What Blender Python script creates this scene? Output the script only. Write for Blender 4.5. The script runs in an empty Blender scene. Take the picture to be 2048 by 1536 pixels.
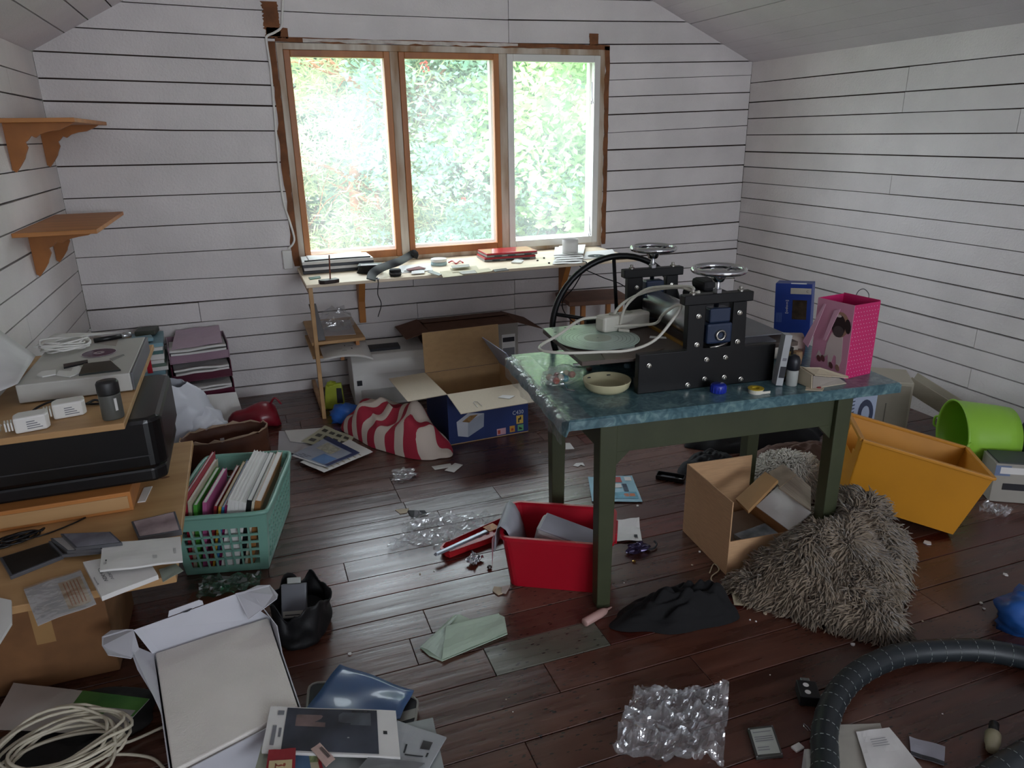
import bpy, math, random
from mathutils import Vector, Matrix, noise
S = bpy.context.scene
COL = S.collection
V3 = Vector
# ---------------------------------------------------------------- camera
YAW, PITCH, ROLL, FPX, CH = 0.344785577, 0.331489291, -0.0176240273, 1455.379, 1.55
_f = V3((math.sin(YAW)*math.cos(PITCH), math.cos(YAW)*math.cos(PITCH), -math.sin(PITCH)))
_r0 = V3((math.cos(YAW), -math.sin(YAW), 0)); _u0 = _r0.cross(_f)
_r = _r0*math.cos(ROLL) + _u0*math.sin(ROLL); _u = _u0*math.cos(ROLL) - _r0*math.sin(ROLL)
CP = V3((0, 0, CH))
cam_d = bpy.data.cameras.new('camera'); cam = bpy.data.objects.new('camera', cam_d); COL.objects.link(cam)
cam_d.sensor_width = 36; cam_d.lens = FPX/2048*36; cam_d.clip_start = .05; cam_d.clip_end = 200
cam.matrix_world = Matrix(((_r.x, _u.x, -_f.x, CP.x), (_r.y, _u.y, -_f.y, CP.y), (_r.z, _u.z, -_f.z, CP.z), (0, 0, 0, 1)))
S.camera = cam
# ---------------------------------------------------------------- sky, daylight, exposure
EXPOSURE = 3.62
w = bpy.data.worlds.new('overcast_sky'); S.world = w; w.use_nodes = True
bg = w.node_tree.nodes['Background']; bg.inputs[0].default_value = (.83, .905, 1.0, 1); bg.inputs[1].default_value = 1.0
S.view_settings.view_transform = 'Standard'; S.view_settings.look = 'None'
S.view_settings.gamma = 1; S.view_settings.use_curve_mapping = False; S.view_settings.exposure = EXPOSURE
def portal(loc, sx, sy, rot):          # guides sky rays through a window opening, gives off nothing itself
    l = bpy.data.lights.new('window_portal', 'AREA'); l.shape = 'RECTANGLE'; l.size = sx; l.size_y = sy
    l.cycles.is_portal = True
    o = bpy.data.objects.new('window_portal', l); o.location = loc; o.rotation_euler = rot; COL.objects.link(o)
portal((1.33, 4.86, 1.43), 2.0, 1.24, (-math.pi/2, 0, 0))
FILL_WIN = (0.2, 2.75, 0.95, 2.25)          # unseen window added behind the camera for fill light: x0 x1 z0 z1
portal(((FILL_WIN[0]+FILL_WIN[1])/2, -3.47, (FILL_WIN[2]+FILL_WIN[3])/2), FILL_WIN[1]-FILL_WIN[0], FILL_WIN[3]-FILL_WIN[2], (math.pi/2, 0, 0))
# ---------------------------------------------------------------- pixel helpers (a pixel gives a direction, a plane the distance)
def ray(x, y): return _r*((x-1024)/FPX) - _u*((y-768)/FPX) + _f
def Z(x, y, z=0.0): d = ray(x, y); return CP + d*((z-CH)/d.z)
def Y(x, y, yy=4.66): d = ray(x, y); return CP + d*(yy/d.y)
def X(x, y, xx=3.515): d = ray(x, y); return CP + d*(xx/d.x)
def PL(x, y, p0, n): d = ray(x, y); n = V3(n); return CP + d*(((V3(p0)-CP).dot(n))/d.dot(n))
# ---------------------------------------------------------------- materials
def lin(c):
    c = c/255.0
    return c/12.92 if c <= .04045 else ((c+.055)/1.055)**2.4
def rgb(h):
    if isinstance(h, str): return tuple(lin(int(h[i:i+2], 16)) for i in (0, 2, 4))
    return h
MATS = {}
def M(name, col, rough=.6, metal=0.0, var=.12, scale=6.0, col2=None, bump=0.0, bscale=60.0, stretch=(1, 1, 1), rnd=0.0, alpha=None,
      coat=0.0, spec=.5, sheen=0.0, detail=4.0, trans=0.0):
    if name in MATS: return MATS[name]
    m = bpy.data.materials.new(name); m.use_nodes = True; N = m.node_tree.nodes; L = m.node_tree.links
    p = N['Principled BSDF']; c = rgb(col)
    a = tuple(max(0, v*(1-var)) for v in c); b = rgb(col2) if col2 else tuple(min(1, v*(1+var)) for v in c)
    tc = N.new('ShaderNodeTexCoord'); mp = N.new('ShaderNodeMapping'); mp.inputs['Scale'].default_value = stretch
    L.new(tc.outputs['Object'], mp.inputs[0])
    nz = N.new('ShaderNodeTexNoise'); nz.inputs['Scale'].default_value = scale; nz.inputs['Detail'].default_value = detail
    L.new(mp.outputs[0], nz.inputs['Vector'])
    rp = N.new('ShaderNodeValToRGB'); rp.color_ramp.elements[0].position = .32; rp.color_ramp.elements[1].position = .68
    rp.color_ramp.elements[0].color = (*a, 1); rp.color_ramp.elements[1].color = (*b, 1)
    L.new(nz.outputs['Fac'], rp.inputs[0]); out = rp.outputs[0]
    if rnd:
        oi = N.new('ShaderNodeObjectInfo'); mr = N.new('ShaderNodeMapRange'); mr.inputs[3].default_value = 1-rnd; mr.inputs[4].default_value = 1+rnd
        L.new(oi.outputs['Random'], mr.inputs[0]); mx = N.new('ShaderNodeMix'); mx.data_type = 'RGBA'; mx.blend_type = 'MULTIPLY'; mx.inputs[0].default_value = 1
        L.new(out, mx.inputs[6]); cb = N.new('ShaderNodeCombineColor')
        for i in range(3): L.new(mr.outputs[0], cb.inputs[i])
        L.new(cb.outputs[0], mx.inputs[7]); out = mx.outputs[2]
    L.new(out, p.inputs['Base Color'])
    p.inputs['Roughness'].default_value = rough; p.inputs['Metallic'].default_value = metal
    p.inputs['Coat Weight'].default_value = coat; p.inputs['Specular IOR Level'].default_value = spec
    p.inputs['Sheen Weight'].default_value = sheen; p.inputs['Transmission Weight'].default_value = trans
    if alpha is not None: p.inputs['Alpha'].default_value = alpha
    if bump:
        bn = N.new('ShaderNodeTexNoise'); bn.inputs['Scale'].default_value = bscale; L.new(mp.outputs[0], bn.inputs['Vector'])
        bp = N.new('ShaderNodeBump'); bp.inputs['Strength'].default_value = bump; bp.inputs['Distance'].default_value = .01
        L.new(bn.outputs['Fac'], bp.inputs['Height']); L.new(bp.outputs[0], p.inputs['Normal'])
    MATS[name] = m; return m
def thin(name, tint, haze=.1, gloss=.12, rough=.08, bump=0.0, bscale=20):
    """thin clear film or pane: see-through, a little milky, with reflections"""
    if name in MATS: return MATS[name]
    m = bpy.data.materials.new(name); m.use_nodes = True; N = m.node_tree.nodes; L = m.node_tree.links
    N.remove(N['Principled BSDF']); out = N['Material Output']
    t = N.new('ShaderNodeBsdfTransparent'); t.inputs[0].default_value = (*tint, 1)
    d = N.new('ShaderNodeBsdfDiffuse'); d.inputs[0].default_value = (.8, .82, .84, 1)
    tl = N.new('ShaderNodeBsdfTranslucent'); tl.inputs[0].default_value = (.8, .82, .84, 1)
    a0 = N.new('ShaderNodeMixShader'); L.new(d.outputs[0], a0.inputs[1]); L.new(tl.outputs[0], a0.inputs[2])
    tc = N.new('ShaderNodeTexCoord'); nz = N.new('ShaderNodeTexNoise'); nz.inputs['Scale'].default_value = bscale; L.new(tc.outputs['Object'], nz.inputs['Vector'])
    mr = N.new('ShaderNodeMapRange'); mr.inputs[3].default_value = haze*.4; mr.inputs[4].default_value = haze*1.6; L.new(nz.outputs['Fac'], mr.inputs[0])
    a = N.new('ShaderNodeMixShader'); L.new(mr.outputs[0], a.inputs[0]); L.new(t.outputs[0], a.inputs[1]); L.new(a0.outputs[0], a.inputs[2])
    g = N.new('ShaderNodeBsdfGlossy'); g.inputs['Roughness'].default_value = rough
    b = N.new('ShaderNodeMixShader'); b.inputs[0].default_value = gloss; L.new(a.outputs[0], b.inputs[1]); L.new(g.outputs[0], b.inputs[2])
    L.new(b.outputs[0], out.inputs[0])
    if bump:
        bp = N.new('ShaderNodeBump'); bp.inputs['Strength'].default_value = bump; bp.inputs['Distance'].default_value = .01
        L.new(nz.outputs['Fac'], bp.inputs['Height']); L.new(bp.outputs[0], g.inputs['Normal'])
    MATS[name] = m; return m
# ---------------------------------------------------------------- mesh building
WM = {}
def rot(rx=0, ry=0, rz=0): return Matrix.Rotation(rz, 4, 'Z') @ Matrix.Rotation(ry, 4, 'Y') @ Matrix.Rotation(rx, 4, 'X')
def tr(x, y=None, z=None): return Matrix.Translation(V3((x, y, z)) if y is not None else V3(x))
R = math.radians
class B:
    def __init__(s): s.v = []; s.f = []
    def add(s, vs, fs, xf=None):
        o = len(s.v); s.v += [(xf @ V3(q)) if xf else V3(q) for q in vs]; s.f += [tuple(i+o for i in q) for q in fs]; return s
    def box(s, c, d, xf=None):
        x, y, z = d[0]/2, d[1]/2, d[2]/2
        p = [(c[0]+a*x, c[1]+b*y, c[2]+e*z) for e in (-1, 1) for b in (-1, 1) for a in (-1, 1)]
        return s.hexa(p, xf)
    def hexa(s, p, xf=None):           # order: bottom (00,10,01,11) then top
        return s.add(p, [(0, 2, 3, 1), (4, 5, 7, 6), (0, 1, 5, 4), (2, 6, 7, 3), (0, 4, 6, 2), (1, 3, 7, 5)], xf)
    def b2(s, x0, x1, y0, y1, z0, z1, xf=None): return s.box(((x0+x1)/2, (y0+y1)/2, (z0+z1)/2), (abs(x1-x0), abs(y1-y0), abs(z1-z0)), xf)
    def prism(s, poly, z0, z1, xf=None):
        n = len(poly); return s.add([(a, b, z0) for a, b in poly]+[(a, b, z1) for a, b in poly],
            [tuple(range(n))[::-1], tuple(range(n, 2*n))]+[(i, (i+1) % n, n+(i+1) % n, n+i) for i in range(n)], xf)
    def prism3(s, pts, vec):
        n = len(pts); vec = V3(vec); return s.add([V3(q) for q in pts]+[V3(q)+vec for q in pts],
            [tuple(range(n))[::-1], tuple(range(n, 2*n))]+[(i, (i+1) % n, n+(i+1) % n, n+i) for i in range(n)])
    def bar(s, a, b, wx, wz, up=(0, 0, 1)):
        a, b = V3(a), V3(b); d = (b-a).normalized(); sx = d.cross(V3(up))
        if sx.length < 1e-4: sx = d.cross(V3((1, 0, 0)))
        sx.normalize(); sz = sx.cross(d)
        return s.hexa([q+sx*(i*wx/2)+sz*(j*wz/2) for j in (-1, 1) for q in (a, b) for i in (-1, 1)])
    def tube(s, path, r, n=8, closed=False, caps=True):
        path = [V3(q) for q in path]; k = len(path); rs = r if isinstance(r, (list, tuple)) else [r]*k
        t0 = (path[1]-path[0]).normalized(); nn = t0.orthogonal().normalized(); rings = []
        for i, q in enumerate(path):
            a = path[i-1] if (i or closed) else q; b = path[(i+1) % k] if (i < k-1 or closed) else q
            t = (b-a).normalized(); nn = (nn - t*nn.dot(t)).normalized(); bb = t.cross(nn)
            rings += [q + (nn*math.cos(2*math.pi*j/n)+bb*math.sin(2*math.pi*j/n))*rs[i] for j in range(n)]
        fs = []
        for i in range(k if closed else k-1):
            i2 = (i+1) % k
            fs += [(i*n+j, i*n+(j+1) % n, i2*n+(j+1) % n, i2*n+j) for j in range(n)]
        if caps and not closed: fs += [tuple(range(n))[::-1], tuple(range((k-1)*n, k*n))]
        return s.add(rings, fs)
    def lathe(s, prof, n=20, xf=None, sx=1.0, sy=1.0):
        k = len(prof); vs = [(p[0]*math.cos(2*math.pi*j/n)*sx, p[0]*math.sin(2*math.pi*j/n)*sy, p[1]) for p in prof for j in range(n)]
        fs = [(i*n+j, i*n+(j+1) % n, (i+1)*n+(j+1) % n, (i+1)*n+j) for i in range(k-1) for j in range(n)]
        if k > 2 and abs(prof[0][0]-prof[-1][0]) < 1e-7 and prof[0][0] > 1e-5: fs += [((k-1)*n+j, (k-1)*n+(j+1) % n, (j+1) % n, j) for j in range(n)]
        else:
            if prof[0][0] > 1e-5: fs.append(tuple(range(n))[::-1])
            if prof[-1][0] > 1e-5: fs.append(tuple(range((k-1)*n, k*n)))
        return s.add(vs, fs, xf)
    def grid(s, fn, nu, nv, cu=False, th=0.0):
        vs = [V3(fn(i/(nu if cu else nu-1), j/(nv-1))) for j in range(nv) for i in range(nu)]
        q = [(j*nu+i, j*nu+(i+1) % nu, (j+1)*nu+(i+1) % nu, (j+1)*nu+i) for j in range(nv-1) for i in range(nu if cu else nu-1)]
        return s.add(vs, q)
    def build(s, name, mat, par=None, world=False, smooth=False, bev=0.0, solid=0.0, sub=0, offset=0.0, bseg=2):
        me = bpy.data.meshes.new(name); vs = s.v
        if world and par is not None:
            iv = WM[par.name].inverted(); vs = [iv @ q for q in vs]
        elif par is None and world is None: pass
        me.from_pydata([tuple(q) for q in vs], [], s.f); me.update()
        o = bpy.data.objects.new(name, me); COL.objects.link(o); me.materials.append(mat)
        if smooth: me.polygons.foreach_set('use_smooth', [True]*len(me.polygons))
        if par is not None: o.parent = par; WM[o.name] = WM[par.name].copy()
        else: WM[o.name] = Matrix()
        if solid: md = o.modifiers.new('solid', 'SOLIDIFY'); md.thickness = solid; md.offset = offset
        if sub: md = o.modifiers.new('sub', 'SUBSURF'); md.levels = sub; md.render_levels = sub
        if bev: md = o.modifiers.new('bevel', 'BEVEL'); md.width = bev; md.segments = bseg; md.limit_method = 'ANGLE'; md.harden_normals = False
        return o
def tag(o, label=None, cat=None, group=None, kind=None):
    for k, v in (('label', label), ('category', cat), ('group', group), ('kind', kind)):
        if v: o[k] = v
    return o
def thing(name, label, cat, loc=(0, 0, 0), rz=0.0, group=None, rx=0.0, ry=0.0, kind=None):
    o = bpy.data.objects.new(name, None); COL.objects.link(o); o.empty_display_size = .05
    m = tr(loc) @ rot(rx, ry, rz); o.matrix_world = m; o.location = V3(loc); o.rotation_euler = (rx, ry, rz)
    WM[o.name] = m; return tag(o, label, cat, group, kind)
def solo(b, name, mat, label, cat, loc=None, rz=0.0, group=None, rx=0, ry=0, **k):
    """a thing that is one mesh; local coordinates when loc is given, else re-centred on its own base"""
    if loc is None:
        c = sum(b.v, V3())/len(b.v); c.z = min(q.z for q in b.v); b.v = [q-c for q in b.v]; loc = c
    o = b.build(name, mat, **k); o.location = V3(loc); o.rotation_euler = (rx, ry, rz); WM[o.name] = tr(loc) @ rot(rx, ry, rz)
    return tag(o, label, cat, group)
class Sheet:
    """a sheet of paper or film over four world corners (a b c d round the edge) with a gentle curl"""
    def __init__(s, c, curl=.004, seed=0, lift=None, freq=2.0): s.c = [V3(q) for q in c]; s.curl = curl; s.seed = seed; s.lift = lift; s.freq = freq
    def P(s, u, v, off=0.0):
        a, b, c, d = s.c; q = a*(1-u)*(1-v)+b*u*(1-v)+c*u*v+d*(1-u)*v
        n = (b-a).cross(d-a).normalized()
        if n.z < 0: n = -n
        h = s.curl*(noise.noise(V3((u*s.freq+s.seed*7.3, v*s.freq, s.seed)))+.6)
        if s.lift: h += s.lift(u, v)
        return q + n*(h+off)
    def mesh(s, nu=9, nv=9): return B().grid(lambda u, v: s.P(u, v), nu, nv)
    def rect(s, u0, v0, u1, v1, off=.0012, nu=5, nv=5): return B().grid(lambda u, v: s.P(u0+(u1-u0)*u, v0+(v1-v0)*v, off), nu, nv)
    def text(s, txt, u0, v0, u1, v1, off=.0016, axis=0):
        me = textmesh(txt); xs = [q.co.x for q in me.vertices]; ys = [q.co.y for q in me.vertices]
        x0, x1, y0, y1 = min(xs), max(xs), min(ys), max(ys); b = B(); vs = []
        for q in me.vertices:
            a, c = (q.co.x-x0)/(x1-x0), (q.co.y-y0)/(y1-y0+1e-9)
            vs.append(s.P(u0+(u1-u0)*a, v0+(v1-v0)*c, off) if axis == 0 else s.P(u0+(u1-u0)*c, v0+(v1-v0)*a, off))
        b.add(vs, [tuple(f.vertices) for f in me.polygons]); bpy.data.meshes.remove(me); return b
def textmesh(txt):
    cu = bpy.data.curves.new('t', 'FONT'); cu.body = txt; cu.size = 1; cu.resolution_u = 2
    o = bpy.data.objects.new('t', cu); COL.objects.link(o); dg = bpy.context.evaluated_depsgraph_get()
    me = bpy.data.meshes.new_from_object(o.evaluated_get(dg)); bpy.data.objects.remove(o); bpy.data.curves.remove(cu); return me
def catmull(pts, k=6, closed=False):
    pts = [V3(q) for q in pts]; n = len(pts); out = []
    for i in range(n if closed else n-1):
        p1, p2 = pts[i], pts[(i+1) % n]; p0 = pts[i-1] if (i or closed) else p1*2-p2; p3 = pts[(i+2) % n] if (i+2 < n or closed) else p2*2-p1
        for j in range(k):
            t = j/k; out.append(.5*((2*p1)+(p2-p0)*t+(2*p0-5*p1+4*p2-p3)*t*t+(3*p1-p0-3*p2+p3)*t**3))
    if not closed: out.append(pts[-1])
    return out
rng = random.Random(5)
white_paint = M('white_paint', 'dfd9d7', rough=.5, var=.07, scale=3, bump=.25, bscale=90, stretch=(1, 1, 1), rnd=.035)
gap_brown = M('gap_brown', '3a2a24', rough=.9)
bare_brown = M('bare_brown', '7a4c2c', rough=.8, var=.3, scale=14)
wood_orange = M('wood_orange', 'a8632e', rough=.45, var=.25, scale=5, stretch=(1, 1, .15), col2='c07c40')
wood_pale = M('wood_pale', 'b98e5c', rough=.5, var=.14, scale=5, stretch=(.2, 2.5, 2.5), col2='c49c6c')
wood_shelf = M('wood_shelf', 'b8793f', rough=.5, var=.15, scale=5, stretch=(.4, 2.5, 2.5))
white_gloss = M('white_gloss', 'e4e2dc', rough=.35, var=.05)
paper = M('paper_white', 'dcdad6', rough=.7, var=.04)
black_plastic = M('black_plastic', '0e0e10', rough=.4, var=.1)
black_matte = M('black_matte', '131314', rough=.75, var=.2)
grey_plastic = M('grey_plastic', '8c8c8a', rough=.45, var=.06)
card_brown = M('cardboard_brown', 'c49c74', rough=.8, var=.08, scale=20, stretch=(1, 1, 12))
dark_ink = M('dark_ink', '1e1e24', rough=.6); grey_ink = M('grey_ink', '77777c', rough=.7)
clear_film = thin('clear_film', (.97, .98, .99), haze=.14, gloss=.16, rough=.14, bump=.6, bscale=30)
steel = M('steel', 'b8babd', rough=.25, metal=1, var=.08)
# ================================================================ the room
XL, XR, YB, YF = -.90, 3.515, 4.66, -3.4
SL, SR, ZE, ZT = .534, .436, 1.99, 2.72        # slopes, eave height, flat ceiling
def struct(name, b, mat, **k):
    o = b.build(name, mat, **k); o['kind'] = 'structure'; return o
def clip(poly, f):                              # keep f(p) >= 0
    out = []
    for i, p in enumerate(poly):
        q = poly[(i+1) % len(poly)]; a, c = f(p), f(q)
        if a >= 0: out.append(p)
        if (a >= 0) != (c >= 0): t = a/(a-c); out.append((p[0]+(q[0]-p[0])*t, p[1]+(q[1]-p[1])*t))
    return out
def line(pts): return sorted(pts)
def zat(l, x):
    if len(l) == 1: return l[0][1]
    for i in range(len(l)-1):
        if x <= l[i+1][0] or i == len(l)-2:
            a, c = l[i], l[i+1]; return a[1]+(c[1]-a[1])*(x-a[0])/(c[0]-a[0])
WX0, WX1, WZ0, WZ1 = .30, 2.36, .79, 2.055      # window opening
# --- back wall: dark backing with the opening, boards nailed on it
b = B()
top = lambda x: min(ZE+(x-XL)*SL, 1.995+(XR-x)*SR, ZT)
def wallpiece(b, x0, x1, z0, z1, y0, y1):
    xs = sorted({x0, x1, *[q for q in (XL+(ZT-ZE)/SL, XR-(ZT-1.995)/SR) if x0 < q < x1]})
    poly = [(x0, z0), (x1, z0)]+[(x, min(z1, top(x)) if z1 < 9 else top(x)) for x in reversed(xs)]
    b.prism3([(p[0], y0, p[1]) for p in poly], (0, y1-y0, 0))
for a in ((XL, WX0, -.05, 9), (WX1, XR, -.05, 9), (WX0, WX1, -.05, WZ0), (WX0, WX1, WZ1, 9)): wallpiece(b, *a, YB+.022, YB+.16)
wall_back = struct('wall_back', b, gap_brown)
W2 = lambda *px: line([(lambda q: (q.x, q.z))(Y(*p)) for p in px])
L0 = W2((251, 4), (523, 21), (700, 29), (1019, 40), (1280, 44), (1390, 44)); L1 = W2((161, 56), (523, 76), (790, 83), (1027, 87), (1181, 89), (1250, 88.7), (1451, 87.5))
LEFT = [L1, W2((65, 102.5), (543, 124)), W2((73.5, 156.5), (537, 171)), W2((84, 202), (542, 212)), W2((100, 255), (161, 259), (543, 261.5)), W2((113, 334), (554, 325)),
        W2((128, 398), (560, 383.5)), W2((137, 461), (205, 457), (566, 440)), W2((153, 516), (569, 493))]
RIGHT = [L1]+[W2(*q) for q in (((1250, 126), (1502, 122)), ((1254, 159), (1504, 150)), ((1250, 193), (1500, 185)), ((1250, 228.5), (1498, 219)), ((1250, 264), (1495, 251)),
        ((1250, 299), (1491, 290)), ((1250, 341), (1487.5, 330)), ((1250, 380), (1486, 364.5)), ((1250, 420), (1480.5, 402)), ((1250, 463), (1476.5, 444)), ((1250, 495), (1336, 489), (1474, 480)))]
B0 = W2((163, 570), (600, 547), (1273, 513), (1474, 497))
LOW = [B0]+[W2(*q) for q in (((176, 621), (400, 603.5), (600, 588), (1475, 529)), ((200, 663), (399, 644), (616, 627), (729, 615), (1029, 588), (1473, 556)),
        ((215, 700), (475, 673), (619, 659.5), (729, 647), (1029, 618), (1470, 583)), ((222, 733), (460, 709), (623, 692), (797, 673), (1468, 613)),
        ((225, 768), (470, 742), (631, 725), (1466, 643)), ((228, 800), (475, 776), (653, 754), (1463, 665)))]+[[(XL, -.01), (XR, -.01)]]
UP = [[(x, z+.125*k) for x, z in L0] for k in range(4, 0, -1)]+[L0, L1]
def boardrow(par, hi, lo, x0, x1, mk, joints=(), gap=.0035, clipf=(), vec=None):
    js = sorted([j for j in joints if x0+.05 < j < x1-.05]); e = [x0]+js+[x1]
    for i in range(len(e)-1):
        a, c = e[i]+.0015, e[i+1]-.0015; g1, g2 = gap*rng.uniform(.5, 1.5), gap*rng.uniform(.5, 1.5); n = max(1, int((c-a)/.5)); xs = [a+(c-a)*k/n for k in range(n+1)]
        wob = [noise.noise(V3((x*3.1, zat(hi, x)*9, 2)))*.0022 for x in xs]
        poly = [(x, zat(lo, x)+g2+wb*.5) for x, wb in zip(xs, wob)]+[(x, zat(hi, x)-g1+wb) for x, wb in zip(reversed(xs), reversed(wob))]
        for f in clipf: poly = clip(poly, f) if len(poly) > 2 else poly
        if len(poly) < 3: continue
        o = B().prism3([mk(*p) for p in poly], vec).build('plank', white_paint, par)
GC = (lambda p: ZE+(p[0]-XL)*SL-p[1], lambda p: 1.995+(XR-p[0])*SR-p[1], lambda p: ZT-p[1])
mkb = lambda x, z: (x, YB+rngy[0], z); rngy = [0.0]
jx = Y(1017, 40).x
for i in range(len(UP)-1):
    rngy[0] = rng.uniform(-.0015, .0015); boardrow(wall_back, UP[i], UP[i+1], XL, XR, mkb, [jx] if i >= 3 else [1.1+i*.4], clipf=GC, vec=(0, .022, 0))
for rows, x0, x1 in ((LEFT+[B0], XL, WX0), (RIGHT+[B0], WX1, XR)):
    for i in range(len(rows)-1):
        rngy[0] = rng.uniform(-.0015, .0015); boardrow(wall_back, rows[i], rows[i+1], x0, x1, mkb, clipf=GC, vec=(0, .022, 0))
boardrow(wall_back, [(0, WZ0), (9, WZ0)], B0, WX0+.001, WX1, mkb, vec=(0, .022, 0))
boardrow(wall_back, [(x, z) for x, z in L1], [(0, WZ1), (9, WZ1)], WX0, WX1, mkb, [jx], vec=(0, .022, 0))
J = [[1.0], [Y(399, 620).x, Y(1029, 560).x], [Y(835, 620).x, Y(1029, 600).x], [Y(1031, 640).x], [2.2], [1.5], []]
for i in range(len(LOW)-1):
    rngy[0] = rng.uniform(-.0015, .0015); boardrow(wall_back, LOW[i], LOW[i+1], XL, XR, mkb, J[i], vec=(0, .022, 0))
# --- side walls
def sidewall(name, x, zs, sgn, joints):
    o = struct(name, B().b2(x+sgn*.022, x+sgn*.14, YF-.1, YB+.16, -.05, ZE+.02), gap_brown)
    for i in range(len(zs)-1):
        hi = [(YF, zs[i]+rng.uniform(-.006, .006)), (YB, zs[i])] if i else [(YF, zs[0]), (YB, zs[0])]; lo = [(YF, zs[i+1]), (YB, zs[i+1])]
        xo = rng.uniform(-.0015, .0015)
        boardrow(o, hi, lo, YF, YB, lambda y, z, xo=xo: (x+xo, y, z), joints.get(i, [rng.uniform(-2.6, -.8), rng.uniform(.2, 2.2)]), vec=(sgn*.022, 0, 0), gap=.003)
    return o
wall_right = sidewall('wall_right', XR, [1.998, 1.86, 1.731, 1.622, 1.511, 1.397, 1.292, 1.182, 1.07, .968, .86, .748, .651, .55, .445, .34, .225, .11, -.01], 1,
        {1: [3.30], 2: [3.305], 3: [2.62], 6: [3.31], 13: [2.62], 14: [2.2], 15: [2.61]})
wall_left = sidewall('wall_left', XL, [1.988, 1.866, 1.755, 1.645, 1.54, 1.427, 1.315, 1.20, 1.085, .97, .862, .75, .64, .53, .42, .31, .2, .1, -.01], -1, {1: [4.07], 3: [4.1], 4: [4.1], 10: [3.5]})
# --- sloped ceiling boards, flat ceiling
def slope(name, x0, z0, k, sgn, cuts, gaps):
    a = math.atan(k); ux = V3((sgn*math.cos(a), 0, math.sin(a))); n = V3((-sgn*math.sin(a), 0, math.cos(a)))
    p = lambda s, y, t: V3((x0, y, z0)) + ux*s + n*t
    smax = (ZT+.03-z0)/math.sin(a)
    bb = B(); bb.hexa([p(s, y, t) for t in (.02, .1) for y in (YF-.1, YB+.16) for s in (-.05, smax)])
    o = struct(name, bb, gap_brown)
    cs = [-.012]+[c for c in cuts if c < smax]+[smax]
    for i in range(len(cs)-1):
        js = [YF, rng.uniform(-2.4, -.6), rng.uniform(.4, 2.6), YB+.02]
        for j in range(3):
            s0, s1 = cs[i]+gaps(i), cs[i+1]-gaps(i+1); B().hexa([p(s, y, t) for t in (0, .02) for y in (js[j]+.001, js[j+1]-.001) for s in (s0, s1)]).build('plank', ceil_paint, o)
ceil_paint = M('ceiling_paint', 'd6d0d4', rough=.5, var=.05, scale=3, bump=.2, bscale=90, rnd=.03)
slope('ceiling_slope_left', XL, ZE, SL, 1, [.185+.136*k for k in range(12)], lambda i: .0035)
slope('ceiling_slope_right', XR, 1.995, SR, -1, [.11, .2, .285, .42, .575, .69, .80, .92, 1.04, 1.16, 1.28, 1.4, 1.52, 1.64], lambda i: .004 if i in (5, 8) else .0008)
xa, xb = XL+(ZT-ZE)/SL, XR-(ZT-1.995)/SR
struct('ceiling', B().b2(xa-.1, xb+.1, YF-.1, YB+.16, ZT+.002, ZT+.08), ceil_paint)
# --- wall behind the camera, with the window added for fill light
b = B()
for a in ((XL, FILL_WIN[0], -.05, 9), (FILL_WIN[1], XR, -.05, 9), (FILL_WIN[0], FILL_WIN[1], -.05, FILL_WIN[2]), (FILL_WIN[0], FILL_WIN[1], FILL_WIN[3], 9)): wallpiece(b, *a, YF-.1, YF)
struct('wall_front', b, white_paint)
b = B(); w0, w1, w2, w3 = FILL_WIN
for a in ((w0, w1, w2, w2+.05), (w0, w1, w3-.05, w3), (w0, w0+.05, w2, w3), (w1-.05, w1, w2, w3), ((w0+w1)/2-.03, (w0+w1)/2+.03, w2, w3)): b.b2(a[0], a[1], YF-.08, YF-.02, a[2], a[3])
struct('added_fill_window', b, white_gloss)
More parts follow.
